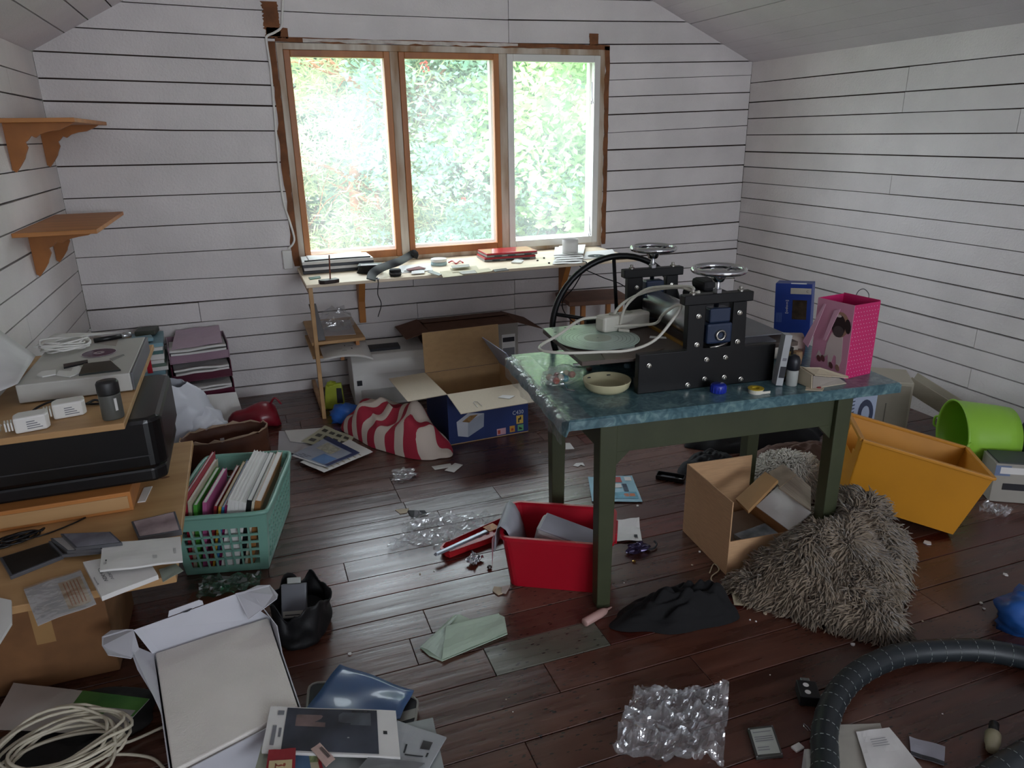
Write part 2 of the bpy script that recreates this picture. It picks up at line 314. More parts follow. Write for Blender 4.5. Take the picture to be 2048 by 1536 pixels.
# --- floor: boards run along X
fl = struct('floor', B().b2(XL-.1, XR+.1, YF-.1, YB+.16, -.1, -.024), gap_brown)
def floormat(name, c1, c2, c3, wear=.5):
    m = bpy.data.materials.new(name); m.use_nodes = True; N = m.node_tree.nodes; L = m.node_tree.links; p = N['Principled BSDF']
    tc = N.new('ShaderNodeTexCoord'); mp = N.new('ShaderNodeMapping'); mp.inputs['Scale'].default_value = (.9, 9, 1); L.new(tc.outputs['Object'], mp.inputs[0])
    oi = N.new('ShaderNodeObjectInfo'); ad = N.new('ShaderNodeVectorMath'); ad.operation = 'ADD'; L.new(mp.outputs[0], ad.inputs[0])
    cb = N.new('ShaderNodeCombineXYZ'); mm = N.new('ShaderNodeMath'); mm.operation = 'MULTIPLY'; mm.inputs[1].default_value = 57; L.new(oi.outputs['Random'], mm.inputs[0]); L.new(mm.outputs[0], cb.inputs[2]); L.new(cb.outputs[0], ad.inputs[1])
    n1 = N.new('ShaderNodeTexNoise'); n1.inputs['Scale'].default_value = 3; n1.inputs['Detail'].default_value = 8; L.new(ad.outputs[0], n1.inputs['Vector'])
    n2 = N.new('ShaderNodeTexNoise'); n2.inputs['Scale'].default_value = 1.6; n2.inputs['Detail'].default_value = 5; L.new(tc.outputs['Object'], n2.inputs['Vector'])
    r1 = N.new('ShaderNodeValToRGB'); e = r1.color_ramp.elements; e[0].position = .3; e[0].color = (*rgb(c1), 1); e[1].position = .72; e[1].color = (*rgb(c2), 1); L.new(n1.outputs['Fac'], r1.inputs[0])
    r2 = N.new('ShaderNodeValToRGB'); r2.color_ramp.elements[0].position = .5; r2.color_ramp.elements[1].position = .62; L.new(n2.outputs['Fac'], r2.inputs[0])
    ml = N.new('ShaderNodeMath'); ml.operation = 'MULTIPLY'; ml.inputs[1].default_value = wear; L.new(r2.outputs[0], ml.inputs[0])
    mx = N.new('ShaderNodeMix'); mx.data_type = 'RGBA'; L.new(ml.outputs[0], mx.inputs[0]); L.new(r1.outputs[0], mx.inputs[6]); mx.inputs[7].default_value = (*rgb(c3), 1)
    # per-board brightness
    mr = N.new('ShaderNodeMapRange'); mr.inputs[3].default_value = .72; mr.inputs[4].default_value = 1.28; L.new(oi.outputs['Random'], mr.inputs[0])
    m2 = N.new('ShaderNodeMix'); m2.data_type = 'RGBA'; m2.blend_type = 'MULTIPLY'; m2.inputs[0].default_value = 1; cc = N.new('ShaderNodeCombineColor'); [L.new(mr.outputs[0], cc.inputs[i]) for i in range(3)]
    L.new(mx.outputs[2], m2.inputs[6]); L.new(cc.outputs[0], m2.inputs[7])
    # dark pits and nicks
    mp2 = N.new('ShaderNodeMapping'); mp2.inputs['Scale'].default_value = (30, 75, 1); L.new(tc.outputs['Object'], mp2.inputs[0])
    vo = N.new('ShaderNodeTexVoronoi'); vo.inputs['Scale'].default_value = 1; vo.inputs['Randomness'].default_value = 1; L.new(mp2.outputs[0], vo.inputs['Vector'])
    lt = N.new('ShaderNodeMath'); lt.operation = 'LESS_THAN'; lt.inputs[1].default_value = .19; L.new(vo.outputs['Distance'], lt.inputs[0])
    n3 = N.new('ShaderNodeTexNoise'); n3.inputs['Scale'].default_value = 2.2; L.new(tc.outputs['Object'], n3.inputs['Vector'])
    gt = N.new('ShaderNodeMath'); gt.operation = 'GREATER_THAN'; gt.inputs[1].default_value = .5; L.new(n3.outputs['Fac'], gt.inputs[0])
    an = N.new('ShaderNodeMath'); an.operation = 'MULTIPLY'; L.new(lt.outputs[0], an.inputs[0]); L.new(gt.outputs[0], an.inputs[1])
    m3 = N.new('ShaderNodeMix'); m3.data_type = 'RGBA'; L.new(an.outputs[0], m3.inputs[0]); L.new(m2.outputs[2], m3.inputs[6]); m3.inputs[7].default_value = (.012, .009, .008, 1)
    L.new(m3.outputs[2], p.inputs['Base Color'])
    rr = N.new('ShaderNodeMapRange'); rr.inputs[3].default_value = .17; rr.inputs[4].default_value = .4; L.new(n1.outputs['Fac'], rr.inputs[0]); L.new(rr.outputs[0], p.inputs['Roughness'])
    p.inputs['Specular IOR Level'].default_value = .7
    bp = N.new('ShaderNodeBump'); bp.inputs['Strength'].default_value = .25; bp.inputs['Distance'].default_value = .006; L.new(n1.outputs['Fac'], bp.inputs['Height']); L.new(bp.outputs[0], p.inputs['Normal'])
    MATS[name] = m; return m
fm = floormat('floor_brown', '3b2018', '583427', '6a4b3f', .6); fgrey = floormat('floor_grey_green', '5d5c50', '6f6e60', '7a7668', .3)
fred = floormat('floor_red_brown', '42180f', '572217', '5b3426', .4); fpale = floormat('floor_worn_pale', '6e6660', '8a817c', '96908e', .5)
y0 = 1.578 - .1327*38; row = 0; SPJ = {}
def rowof(y): return int(math.floor((y-y0)/.1327))
gq = Z(978, 1320); SPJ[rowof(gq.y)] = [gq.x, Z(1200, 1260).x]; greyrow = rowof(gq.y)
pq = Z(905, 1012); SPJ[rowof(pq.y)] = [Z(818, 1028).x, Z(1000, 992).x]; palerow = rowof(pq.y)
jq = Z(780, 957); SPJ.setdefault(rowof(jq.y), []).append(jq.x); jq = Z(796, 990); SPJ.setdefault(rowof(jq.y), []).append(jq.x)
jq = Z(1060, 1505); SPJ.setdefault(rowof(jq.y), []).append(jq.x); jq = Z(1395, 1330); SPJ.setdefault(rowof(jq.y), []).append(jq.x)
y = y0; row = 0
while y < YB+.02:
    if y > YF-.13:
        js = [XL-.02]+sorted(SPJ.get(row, [])+[q for q in (rng.uniform(-.2, 1.6), rng.uniform(1.9, 3.2)) if row not in SPJ or q > 2])+[XR+.02]
        for i in range(len(js)-1):
            xm = (js[i]+js[i+1])/2; mat = fm
            if row == greyrow and abs(js[i]-SPJ[row][0]) < .01: mat = fgrey
            elif row == palerow and abs(js[i]-SPJ[row][0]) < .01: mat = fpale
            elif rng.random() < (.45 if xm > 1.7 else .12): mat = fred
            g = .0012*rng.uniform(.5, 2.2); zz = rng.uniform(-.0012, 0)
            B().b2(js[i]+.0008, js[i+1]-.0008, y+g, min(y+.1327-g, YB+.02), -.024, zz).build('plank', mat, fl, bev=.0012, bseg=1)
    y += .1327; row += 1
# --- the window: fixed frame, three sashes, panes, outer frames
win = thing('window_1', None, None, (0, YB, 0)); win['kind'] = 'structure'
def fr(par, name, mat, x0, x1, z0, z1, t, y0, y1, bot=None, bev=.003):
    bb = B(); bot = bot or t
    bb.b2(x0, x0+t, y0, y1, z0, z1); bb.b2(x1-t, x1, y0, y1, z0, z1); bb.b2(x0+t, x1-t, y0, y1, z0, z0+bot); bb.b2(x0+t, x1-t, y0, y1, z1-t, z1)
    return bb.build(name, mat, par, bev=bev)
worn_frame = M('worn_frame', 'b78a5c', rough=.6, var=.35, scale=9, col2='dcd4c6', stretch=(1, 1, .2))
bb = B(); bb.b2(WX0, WX0+.035, -.004, .15, WZ0, WZ1); bb.b2(WX1-.035, WX1, -.004, .15, WZ0, WZ1); bb.b2(WX0+.035, WX1-.035, -.004, .15, WZ1-.035, WZ1); bb.b2(WX0+.035, WX1-.035, -.004, .15, WZ0, WZ0+.03)
bb.build('window_frame', worn_frame, win, bev=.002)
for mx in (.965, 1.648): B().b2(mx-.026, mx+.026, -.002, .15, WZ0+.03, WZ1-.035).build('mullion', worn_frame, win, bev=.003)
pane_mat = thin('window_glass', (.97, .985, .98), haze=.17, gloss=.012, rough=.05, bscale=5)
for i, (a, c, m) in enumerate(((.336, .938, wood_orange), (.992, 1.621, wood_orange), (1.675, 2.324, white_gloss))):
    s = fr(win, 'sash', m, a, c, WZ0+.028, WZ1-.036, .036 if i < 2 else .042, -.008, .032, bot=.045)
    B().b2(a+.03, c-.03, .010, .014, WZ0+.06, WZ1-.06).build('pane', pane_mat, s)
    fr(win, 'outer_sash', white_gloss, a-.004, c+.004, WZ0+.03, WZ1-.034, .03, .10, .145, bot=.05)
for zc in (1.79, 0.93):                         # stay hooks on the white sash
    B().tube([(2.262, -.012, zc+.07), (2.258, -.02, zc+.03), (2.262, -.02, zc-.03), (2.268, -.02, zc-.06), (2.256, -.02, zc-.065), (2.254, -.02, zc-.045)], .0035, 6).build('stay_hook', steel, win, smooth=True)
# bare paint edges where the old casing sat, ragged
def ragged(name, x0, z0, x1, z1, horiz, j=.008, par=wall_back, mat=bare_brown, y=YB-.0045, th=.004):
    n = 26; A, C = [], []
    for i in range(n+1):
        t = i/n; d1, d2 = rng.uniform(-j, j), rng.uniform(-j, j)
        if horiz: A.append((x0+(x1-x0)*t, z0+d1)); C.append((x0+(x1-x0)*t, z1+d2*.3))
        else: A.append((x0+d1, z0+(z1-z0)*t)); C.append((x1+d2*.3, z0+(z1-z0)*t))
    poly = A+C[::-1]; B().prism3([(p[0], y, p[1]) for p in poly], (0, th, 0)).build(name, mat, par)
for args in ((.262, .80, .299, 2.06, False), (2.361, .80, 2.392, 2.075, False), (.30, 2.058, 2.39, 2.082, True)): ragged('bare_paint_strip', *args)
ragged('bare_paint_strip', .45, 2.06, 1.75, 2.078, True, j=.006, mat=M('flaked_white', 'cfc6bd', rough=.7, var=.2, scale=20), y=YB-.007, th=.003)
p0, p1 = Y(522, 3), Y(556, 78)
ragged('bare_paint_patch', p0.x, 2.085, p0.x+.085, 2.26, False, j=.01); ragged('bare_paint_patch', p0.x+.01, 2.08, p0.x+.125, 2.13, True, j=.006)
q0 = Y(1179, 67); ragged('bare_paint_patch', q0.x, 2.08, q0.x+.062, q0.z, False, j=.004)
# ================================================================ garden outside the window (attic floor: ground lies 3 m lower)
struct('ground', B().b2(-30, 40, YB+.5, 60, -3.3, -3.2), M('lawn', '5c7a3c', rough=.9, var=.3, scale=1))
def leafmat(name, c1, c2):
    m = bpy.data.materials.new(name); m.use_nodes = True; N = m.node_tree.nodes; L = m.node_tree.links; N.remove(N['Principled BSDF'])
    tc = N.new('ShaderNodeTexCoord'); nz = N.new('ShaderNodeTexNoise'); nz.inputs['Scale'].default_value = 1.8; nz.inputs['Detail'].default_value = 6; L.new(tc.outputs['Object'], nz.inputs['Vector'])
    rp = N.new('ShaderNodeValToRGB'); rp.color_ramp.elements[0].position = .35; rp.color_ramp.elements[1].position = .65
    rp.color_ramp.elements[0].color = (*rgb(c1), 1); rp.color_ramp.elements[1].color = (*rgb(c2), 1); L.new(nz.outputs['Fac'], rp.inputs[0])
    d = N.new('ShaderNodeBsdfDiffuse'); t = N.new('ShaderNodeBsdfTranslucent'); mx = N.new('ShaderNodeMixShader'); mx.inputs[0].default_value = .35
    L.new(rp.outputs[0], d.inputs[0]); L.new(rp.outputs[0], t.inputs[0]); L.new(d.outputs[0], mx.inputs[1]); L.new(t.outputs[0], mx.inputs[2]); L.new(mx.outputs[0], N['Material Output'].inputs[0]); return m
def foliage(rg, clumps, per, size, asp=1.0):
    vs, fs = [], []
    for c, r in clumps:
        for _ in range(per):
            while True:
                q = V3((rg.uniform(-1, 1), rg.uniform(-1, 1), rg.uniform(-1, 1)))
                if .35 < q.length < 1: break
            q = c + V3((q.x*r, q.y*r, q.z*r*.7)); a = V3((rg.gauss(0, 1), rg.gauss(0, 1), rg.gauss(0, .6))).normalized(); bb = a.orthogonal().normalized()
            bb = Matrix.Rotation(rg.uniform(0, 6.3), 3, a) @ bb; s = size*rg.uniform(.6, 1.3); o = len(vs)
            vs += [q-a*s, q+bb*s*.5*asp, q+a*s, q-bb*s*.5*asp]; fs.append((o, o+1, o+2, o+3))
    b = B(); b.v = vs; b.f = fs; return b
def tree(name, label, x, y, h, z0, rx, lm, seed, nclump, per, size, trunk_r=.14, asp=1.0, bark='6b5a48', nbr=26, ztop=None):
    rg = random.Random(seed); t = thing(name, label, 'tree', (x, y, -3.2), group=None)
    b = B(); pts = [V3((rg.uniform(-.1, .1)*k, rg.uniform(-.1, .1)*k, h*k/6)) for k in range(7)]; b.tube(catmull(pts, 3), [trunk_r*(1-.8*i/18) for i in range(19)], 10)
    bm = M('bark_'+bark, bark, rough=.9, var=.35, scale=9, stretch=(1, 1, .4)); b.build('trunk', bm, t, smooth=True)
    cl = []; bb = B()
    for i in range(nclump):
        a = rg.uniform(0, 2*math.pi); k = rg.random(); zz = z0 + (h-z0)*k; rr = rx*math.sqrt(max(.12, 1-((k-.42)/.62)**2))*rg.uniform(.3, 1)
        c = V3((math.cos(a)*rr, math.sin(a)*rr, zz)); cl.append((c, rg.uniform(.35, .75)))
        if i < nbr:
            s = V3((0, 0, max(.5, zz-.5*rr))); mid = (s+c)/2+V3((rg.uniform(-.2, .2), rg.uniform(-.2, .2), .12)); e = c+(c-s)*.25
            bb.tube([s, mid, c, e], [.04, .028, .018, .006], 5)
            for _ in range(4):
                d = V3((rg.gauss(0, 1), rg.gauss(0, 1), rg.gauss(0, .7))).normalized()*rg.uniform(.4, .8); q = mid.lerp(c, rg.random()); bb.tube([q, q+d*.5+V3((0, 0, .08)), q+d], [.011, .008, .004], 4)
    bb.build('branches', bm, t, smooth=True)['kind'] = 'stuff'
    o = foliage(rg, cl, per, size, asp).build('leaves', lm, t); o['kind'] = 'stuff'; return t, cl
lm_pine = leafmat('pine_needles', '7d9470', 'b9bd8c'); lm_rowan = leafmat('rowan_leaves', '6d937c', 'a3bfa6'); lm_maple = leafmat('maple_leaves', '7fae6c', 'c3d79a'); lm_dark = leafmat('far_leaves', '6f9078', '95b08e')
tree('pine_tree', 'pine with reddish trunk and wispy pale needles outside the window beside the wooden shelves', Y(748, 250, 10.5).x, 10.5, 7.4, 1.9, 2.0, lm_pine, 3, 95, 280, .075, .16, .3, 'a86b4c', 50)
t, cl = tree('rowan_tree', 'dense blue-green rowan with red berries outside the middle pane', Y(915, 250, 9.5).x, 9.5, 6.9, 1.6, 1.5, lm_rowan, 8, 80, 620, .042, .1)
rg = random.Random(4); b = B()
for c, r in cl[::2]:
    for _ in range(5):
        q = c+V3((rg.uniform(-1, 1), rg.uniform(-1, 1), rg.uniform(-1, 1)))*r*.8
        for _ in range(5): b.lathe([(0, -.016), (.016, 0), (0, .016)], 5, tr(q+V3((rg.uniform(-.04, .04), rg.uniform(-.04, .04), rg.uniform(-.04, .04)))))
o = b.build('berries', M('rowan_berries', 'a02a1c', rough=.5), t); o['kind'] = 'stuff'
tree('maple_tree', 'bright yellow-green maple outside the white sash', Y(1130, 260, 9.0).x, 9.0, 6.8, 1.3, 1.7, lm_maple, 12, 90, 480, .06, .13)
for k, (x, y, h, rx, s, lb) in enumerate(((1.15, 13.4, 7.6, 2.0, 25, 'slender leafy tree straight behind the reddish pine trunk'), (-1.6, 14, 8.4, 3.0, 21, 'broad leafy tree behind the pine at its outer side'), (3.2, 15, 9.2, 3.4, 22, 'tall leafy tree standing behind the pine and the rowan'), (7.6, 13.5, 8.4, 3.0, 23, 'broad leafy tree behind the maple'))):
    tree('leafy_tree', lb, x, y, h, .8, rx, lm_dark, s, 110, 330, .1, .2)
# ================================================================ small shelves on the left wall
def bracket_poly(dep, h):      # scalloped wooden bracket profile in (out from wall, down)
    p = [(0, 0), (dep, 0), (dep-.02, -.012), (dep-.06, -.03), (dep-.10, -.035), (dep*.5, -.045), (dep*.42, -.06), (dep*.36, -.052), (dep*.3, -.07), (.07, -.078), (.075, -.10), (.06, -.13), (.055, -h*.72), (.035, -h*.86), (.012, -h)]
    return p+[(0, -h+.01)]
def wallshelf(label, y0, y1, z, dep, by, h, tilt=0):
    t = thing('wall_shelf', label, 'shelf', (XL, (y0+y1)/2, z), group=None); a = (y1-y0)/2
    B().b2(0.001, dep, -a, a, -.018, 0).build('board', wood_shelf, t, bev=.002)
    for yy in by:
        m = Matrix(((1, 0, 0, .0012), (0, 0, 1, yy-(y0+y1)/2), (0, 1, 0, -.018), (0, 0, 0, 1)))
        B().prism(bracket_poly(dep*.94, h), -.009, .009, m).build('bracket', M('bracket_orange', 'a2642a', rough=.5, var=.15, scale=8), t)
    return t
wallshelf('empty wooden wall shelf on scalloped brackets, higher of the two', 3.72, 4.62, 1.645, .285, (3.80, 4.46), .2)
wallshelf('empty wooden wall shelf on scalloped brackets, lower of the two', 3.55, 4.40, 1.195, .315, (3.80, 4.22), .2)
# ================================================================ cable and socket beside the window
wp = [Y(566, -20), Y(564, 30), Y(562, 55), Y(548, 66), Y(533, 74), Y(534, 92), Y(541, 140), Y(549, 230), Y(556, 320), Y(566, 400), Y(580, 445), Y(588, 475), Y(585, 488), Y(576, 497)]
o = solo(B().tube(catmull([(q.x, YB-.0125, q.z) for q in wp], 5), .0065, 8), 'wall_cable', white_gloss, 'white cable running down the wall beside the window frame', 'cable', smooth=True)
t = thing('wall_socket', 'white double wall socket at the end of the cable beside the desk', 'socket', (Y(575, 519).x, YB, Y(575, 519).z))
B().b2(-.028, .028, -.03, .0, -.055, .058).build('cover', white_gloss, t, bev=.005)
for dz in (.028, -.026):
    B().lathe([(.0, 0), (.018, 0), (.02, .003), (.021, .004)], 16, tr(0, -.0295, dz) @ rot(rx=R(90))).build('socket_face', white_gloss, t)
    for dx in (-.008, .008): B().lathe([(0, 0), (.0028, 0), (.0028, .001), (0, .001)], 8, tr(dx, -.031, dz) @ rot(rx=R(90))).build('pin_hole', dark_ink, t)
# ================================================================ the long desk under the window
DZ = .79
t = thing('window_desk', 'long pale wooden desk board on brackets and a thin post below the window', 'desk', (.28, YB, 0))
B().b2(0, 2.04, -.60, -.002, DZ-.018, DZ).build('desktop', M('desk_birch', 'ead8bc', rough=.45, var=.08, scale=5, stretch=(.2, 2.5, 2.5)), t, bev=.003)
B().b2(.012, .034, -.585, -.545, 0, DZ-.0175).build('post', wood_pale, t, bev=.002)
B().b2(.012, .034, -.545, -.002, .02, .06).build('rail', wood_pale, t)
B().b2(.012, .034, -.545, -.002, DZ-.06, DZ-.018).build('rail', wood_pale, t)
for yy, zz, w in ((-.32, .437, .30), (-.28, .345, .21)):
    B().b2(.0, w, yy-.24, -.012, zz, zz+.018).build('side_shelf', wood_pale, t, bev=.002)
    B().b2(w-.05, w-.03, yy-.2, -.012, zz-.035, zz).build('side_shelf_batten', wood_shelf, t)
for bx in (Y(722, 610).x-.28, Y(1122, 570).x-.28):
    B().prism([(0, 0), (-.16, 0), (-.16, -.03), (-.05, -.22), (-.035, -.36), (0, -.36)], -.02, .02, Matrix(((0, 0, 1, bx), (1, 0, 0, -.002), (0, 1, 0, DZ-.018), (0, 0, 0, 1)))).build('bracket', wood_shelf, t, bev=.002)
# --- things on it
D = lambda x, y, dz=0: Z(x, y, DZ+dz)
cd = lambda x, y: (560+x*.36133, 480+y*.36133)
def flat(name, label, cat, px, z, th, mat, group=None, bev=.0008):      # flat slab over a traced outline on a surface at height z
    b = B(); b.prism3([V3(q) for q in [Z(x, y, z) for x, y in px]], (0, 0, th))
    n = (b.v[1]-b.v[0]).cross(b.v[2]-b.v[0]).z
    return solo(b, name, mat, label, cat, group=group, bev=bev)
navy = M('navy_cover', '20242e', rough=.4); redm = M('red_plastic', 'b3192a', rough=.28, var=.06, coat=.3)
c = [V3((.30, 4.40, DZ)), V3((.715, 4.405, DZ)), V3((.71, 4.635, DZ)), V3((.31, 4.635, DZ))]
t = thing('document_folder', 'black document folders with white papers stacked at the desk end below the pane', 'folder', (c[0]+c[2])/2)
for k in range(4):
    m = [black_plastic, paper, navy, paper][k]; j = rng.uniform(-.008, .004)
    B().prism3([q+V3((j, j*.6, k*.018)) for q in c], (0, 0, .0175)).build('folder' if m != paper else 'papers', m, t, world=True, bev=.002)
s = Sheet([q+V3((0, 0, .062)) for q in (c[0]+V3((.04, .02, .011)), c[1]+V3((-.04, .02, .011)), c[2]+V3((-.04, -.02, .011)), c[3]+V3((.03, -.02, .011)))], .006, 3); o = s.mesh().build('loose_sheet', paper, t, world=True, solid=.0008)
B().tube(catmull([c[0]+V3((.01, .008, .0755)), (c[0]+c[1])/2+V3((0, .012, .0765)), c[1]+V3((-.02, .008, .0755))], 6), .004, 6).build('strap', black_matte, t, world=True)
# pen stand
p = D(657, 566)
t = thing('pen_stand', 'dark wooden pen stand with one brown pencil upright on the desk', 'pen stand', p, R(10))
brown_dark = M('dark_brown', '2a1c17', rough=.4)
B().prism([(-.055, -.02), (-.03, -.034), (.03, -.034), (.058, -.018), (.05, .02), (-.05, .02)], 0, .022).build('tray', brown_dark, t, bev=.005)
B().tube([(.012, 0, .021), (.022, .012, .15)], .004, 7).build('pencil', M('pencil_brown', '7a4228', rough=.4), t)
flat('memory_board', 'small green circuit board lying by the pen stand', 'circuit board', [(617, 556), (640, 553), (642, 557), (620, 560)], DZ, .004, M('pcb_green', '2c5b40', rough=.5))
# black camera pouch with strap
t = thing('camera_pouch', 'black camera pouch with white lining, flap open, on the desk', 'pouch', D(740, 545), R(-8))
B().grid(lambda u, v: (.075*math.cos(u*6.2832)*(1-.25*v), .045*math.sin(u*6.2832), .045*v+.002), 20, 5, True).build('body', black_matte, t, smooth=True, solid=.004)
B().prism([(-.07, -.045), (.07, -.05), (.075, .04), (-.06, .045)], .044, .05).build('flap', black_plastic, t, bev=.004)
B().prism([(-.05, -.04), (.04, -.045), (.05, -.02), (-.05, -.015)], .0505, .0515).build('lining', paper, t)
def strap(pts, wdt, name, label, mat=black_matte, th=.003):
    pts = catmull(pts, 7); b = B(); n = len(pts)
    def fn(u, v):
        i = min(n-1, int(round(v*(n-1)))); d = (pts[min(n-1, i+1)]-pts[max(0, i-1)]).normalized(); s_ = d.cross(V3((0, -.85, .5))).normalized(); return pts[i]+s_*wdt*(u-.5)
    return solo(b.grid(fn, 3, n), name, mat, label, 'strap', smooth=True, solid=th)
strap([D(742, 560, .026), D(745, 548, .036), D(758, 538, .05), D(778, 530, .045), D(800, 522, .05), Y(818, 512, 4.58), Y(829, 507, 4.60), Y(827, 516, 4.60)], .05, 'camera_strap', 'wide grey-black camera strap looped over the desk')
t = thing('lens_cap_can', 'small round black lens case standing near the desk edge', 'lens case', D(791, 552))
B().lathe([(0, 0), (.03, 0), (.034, .006), (.034, .034), (.03, .04), (0, .04)], 20).build('body', black_matte, t, smooth=True)
B().lathe([(.0345, .014), (.036, .016), (.036, .022), (.0345, .024)], 20).build('band', M('band_grey', '3a3a3c', rough=.4), t, smooth=True)
# small cable hanging over the edge
q = D(757, 562); ed = V3((q.x, YB-.602, DZ))
solo(B().tube(catmull([q+V3((-.02, .05, .006)), q+V3((.0, .03, .012)), (q.x, YB-.595, DZ+.006), (q.x+.005, YB-.612, DZ-.01), (q.x-.004, YB-.615, DZ-.08), (q.x+.012, YB-.61, DZ-.14), (q.x-.012, YB-.612, DZ-.21)], 6), .0026, 6), 'dangling_cable', black_plastic, 'thin black cable dangling over the desk edge', 'cable', smooth=True)
t = thing('metal_buckle', 'small metal strap buckle at the desk edge', 'buckle', D(752, 560)); B().box((0, 0, .006), (.035, .018, .006)).build('clip', steel, t, bev=.002); B().tube([(-.02, -.01, .004), (.0, -.012, .012), (.02, .006, .004)], .003, 6).build('hook', dark_ink, t)
# stacked soft papers under the strap
for k, px in enumerate((((790, 548), (866, 542), (860, 528), (800, 533)), ((808, 543), (850, 538), (846, 530), (812, 533)))):
    flat('loose_paper', ['white folded paper with red edge under the camera strap', 'smaller white slip on the paper under the camera strap'][k], 'paper', px, DZ+k*.006, .005, paper)
flat('note_card', 'small white card lying by the lens case', 'card', [(822, 549), (849, 547), (849, 541), (824, 542)], DZ+.005, .004, paper)
flat('red_booklet', 'thin dark red booklet partly beneath the papers near the lens case', 'booklet', [(818, 541.5), (852, 537), (838, 533), (812, 539)], DZ+.0121, .003, M('maroon', '6a1c26', rough=.5))
# round white tins
for k in range(2):
    solo(B().lathe([(0, 0), (.047, 0), (.05, .003), (.05, .017), (.046, .02), (0, .021)], 24), 'round_tin', [M('pale_blue_tin', 'a8c4c8', rough=.4), white_gloss][k], ['pale blue round tin under a white one on the desk', 'white round tin stacked on a pale blue one'][k], 'tin', loc=D(878, 530)+V3((0, .0, k*.0212)), smooth=False, bev=.002)
solo(B().tube(catmull([D(897, 525, .006), D(905, 522, .012), D(912, 527, .005), D(920, 522, .01), D(926, 525, .005)], 5), .0045, 6), 'crumpled_ribbon', redm, 'short red ribbon crumpled beside the round tins', 'ribbon', smooth=True)
# envelopes and slips
env = M('envelope_cream', 'cdc4a6', rough=.75, var=.05); envg = M('envelope_grey', 'a9a79c', rough=.7)
slips = [(((886, 556), (930, 551), (920, 540), (880, 544)), env, 'cream envelope at the desk edge beside the grey photo strips'), (((905, 546), (958, 540), (953, 532), (900, 537)), env, 'larger cream envelope behind the pile of slips'), (((925, 549), (962, 546), (950, 541), (917, 544)), envg, 'grey envelope overlapping the cream ones'),
    (((955, 547), (985, 543), (978, 537), (950, 541)), env, 'thin cream slip at the end of the pile of envelopes'), (((855, 545), (878, 552), (884, 549), (862, 541)), grey_plastic, 'grey photo strips fanned beside the envelopes'), (((990, 544), (1018, 541), (1012, 537), (986, 540)), navy, 'dark narrow card lying before the red laptop'), (((905, 537), (940, 534), (938, 529), (902, 532)), envg, 'greyish note behind the cream envelopes')]
for k, (px, m, lb) in enumerate(slips): flat('paper_slip', lb, 'paper', px, DZ+.0032*k, .003, m, group='slips on the window desk')
# two thin red notebooks (closed laptops)
for k in range(2):
    t = thing('laptop', ['lower closed red laptop on the desk below the window', 'upper closed red laptop stacked on another'][k], 'laptop', D(1012, 516)+V3((k*.01, 0, k*.027)), R(-3+k*2))
    B().b2(-.17, .17, -.10, .10, .0, .013).build('base', grey_plastic, t, bev=.003)
    B().b2(-.17, .17, -.10, .10, .0135, .025).build('lid', redm, t, bev=.004)
    for q in (-.12, -.03, .08): B().b2(q, q+.05, -.1015, -.0995, .003, .009).build('port', dark_ink, t)
flat('white_gadget', 'small white gadget lying before the red laptops', 'gadget', [(1022, 527), (1042, 528), (1048, 523), (1030, 520)], DZ, .01, white_gloss, bev=.004)
# pile of white paper by the white sash
t = thing('paper_pile', 'untidy pile of blank white paper on the desk below the white sash', 'paper pile', D(1140, 512))
for k in range(5):
    c = [D(1105+rng.uniform(-8, 8), 530-k*3), D(1165+rng.uniform(-8, 8), 527-k*3), D(1168+rng.uniform(-8, 8), 500-k), D(1112+rng.uniform(-8, 8), 503-k)]
    Sheet([q+V3((0, 0, .002+k*.005)) for q in c], .004, k).mesh(7, 7).build('sheet', paper, t, world=True, solid=.0012)
t = thing('paper_roll', 'loosely rolled white paper standing on the desk at the white sash', 'paper roll', D(1140, 505, .028)); B().grid(lambda u, v: (.05*math.cos(u*6.5)*(1+.08*u), .035*math.sin(u*6.5)*(1+.08*u), v*.085), 24, 4).build('sheet', paper, t, smooth=True, solid=.001)
t = thing('compact_disc', 'dark glossy disc lying on papers at the far desk end', 'disc', D(1194, 512, .0062), 0)
B().lathe([(.009, 0), (.06, 0), (.06, .0014), (.009, .0014)], 32).build('disc', M('disc_dark', '0c1618', rough=.5, spec=.2), t); B().lathe([(.009, .0014), (.02, .0014), (.02, .0018), (.009, .0018)], 24).build('disc_label', M('disc_label_grey', '8fa3a4', rough=.3), t)
flat('loose_sheet', 'large white sheet under the dark disc at the far desk end', 'paper', [(1165, 520), (1235, 514), (1225, 500), (1172, 505)], DZ, .0055, paper)
flat('loose_sheet', 'buff sheet of paper at the very end of the window desk', 'paper', [(1225, 519), (1262, 516), (1240, 506), (1228, 508)], DZ+.0056, .003, M('buff_paper', 'b9a98a', rough=.7))
for k, (px, py) in enumerate(((1098, 527), (1088, 517), (1075, 522))): solo(B().box((0, 0, .004), (.012, .01, .008)), 'small_screw', brown_dark, 'tiny dark scrap on the desk', 'scrap', loc=D(px, py, 0), group='tiny scraps on the desk', bev=.002)
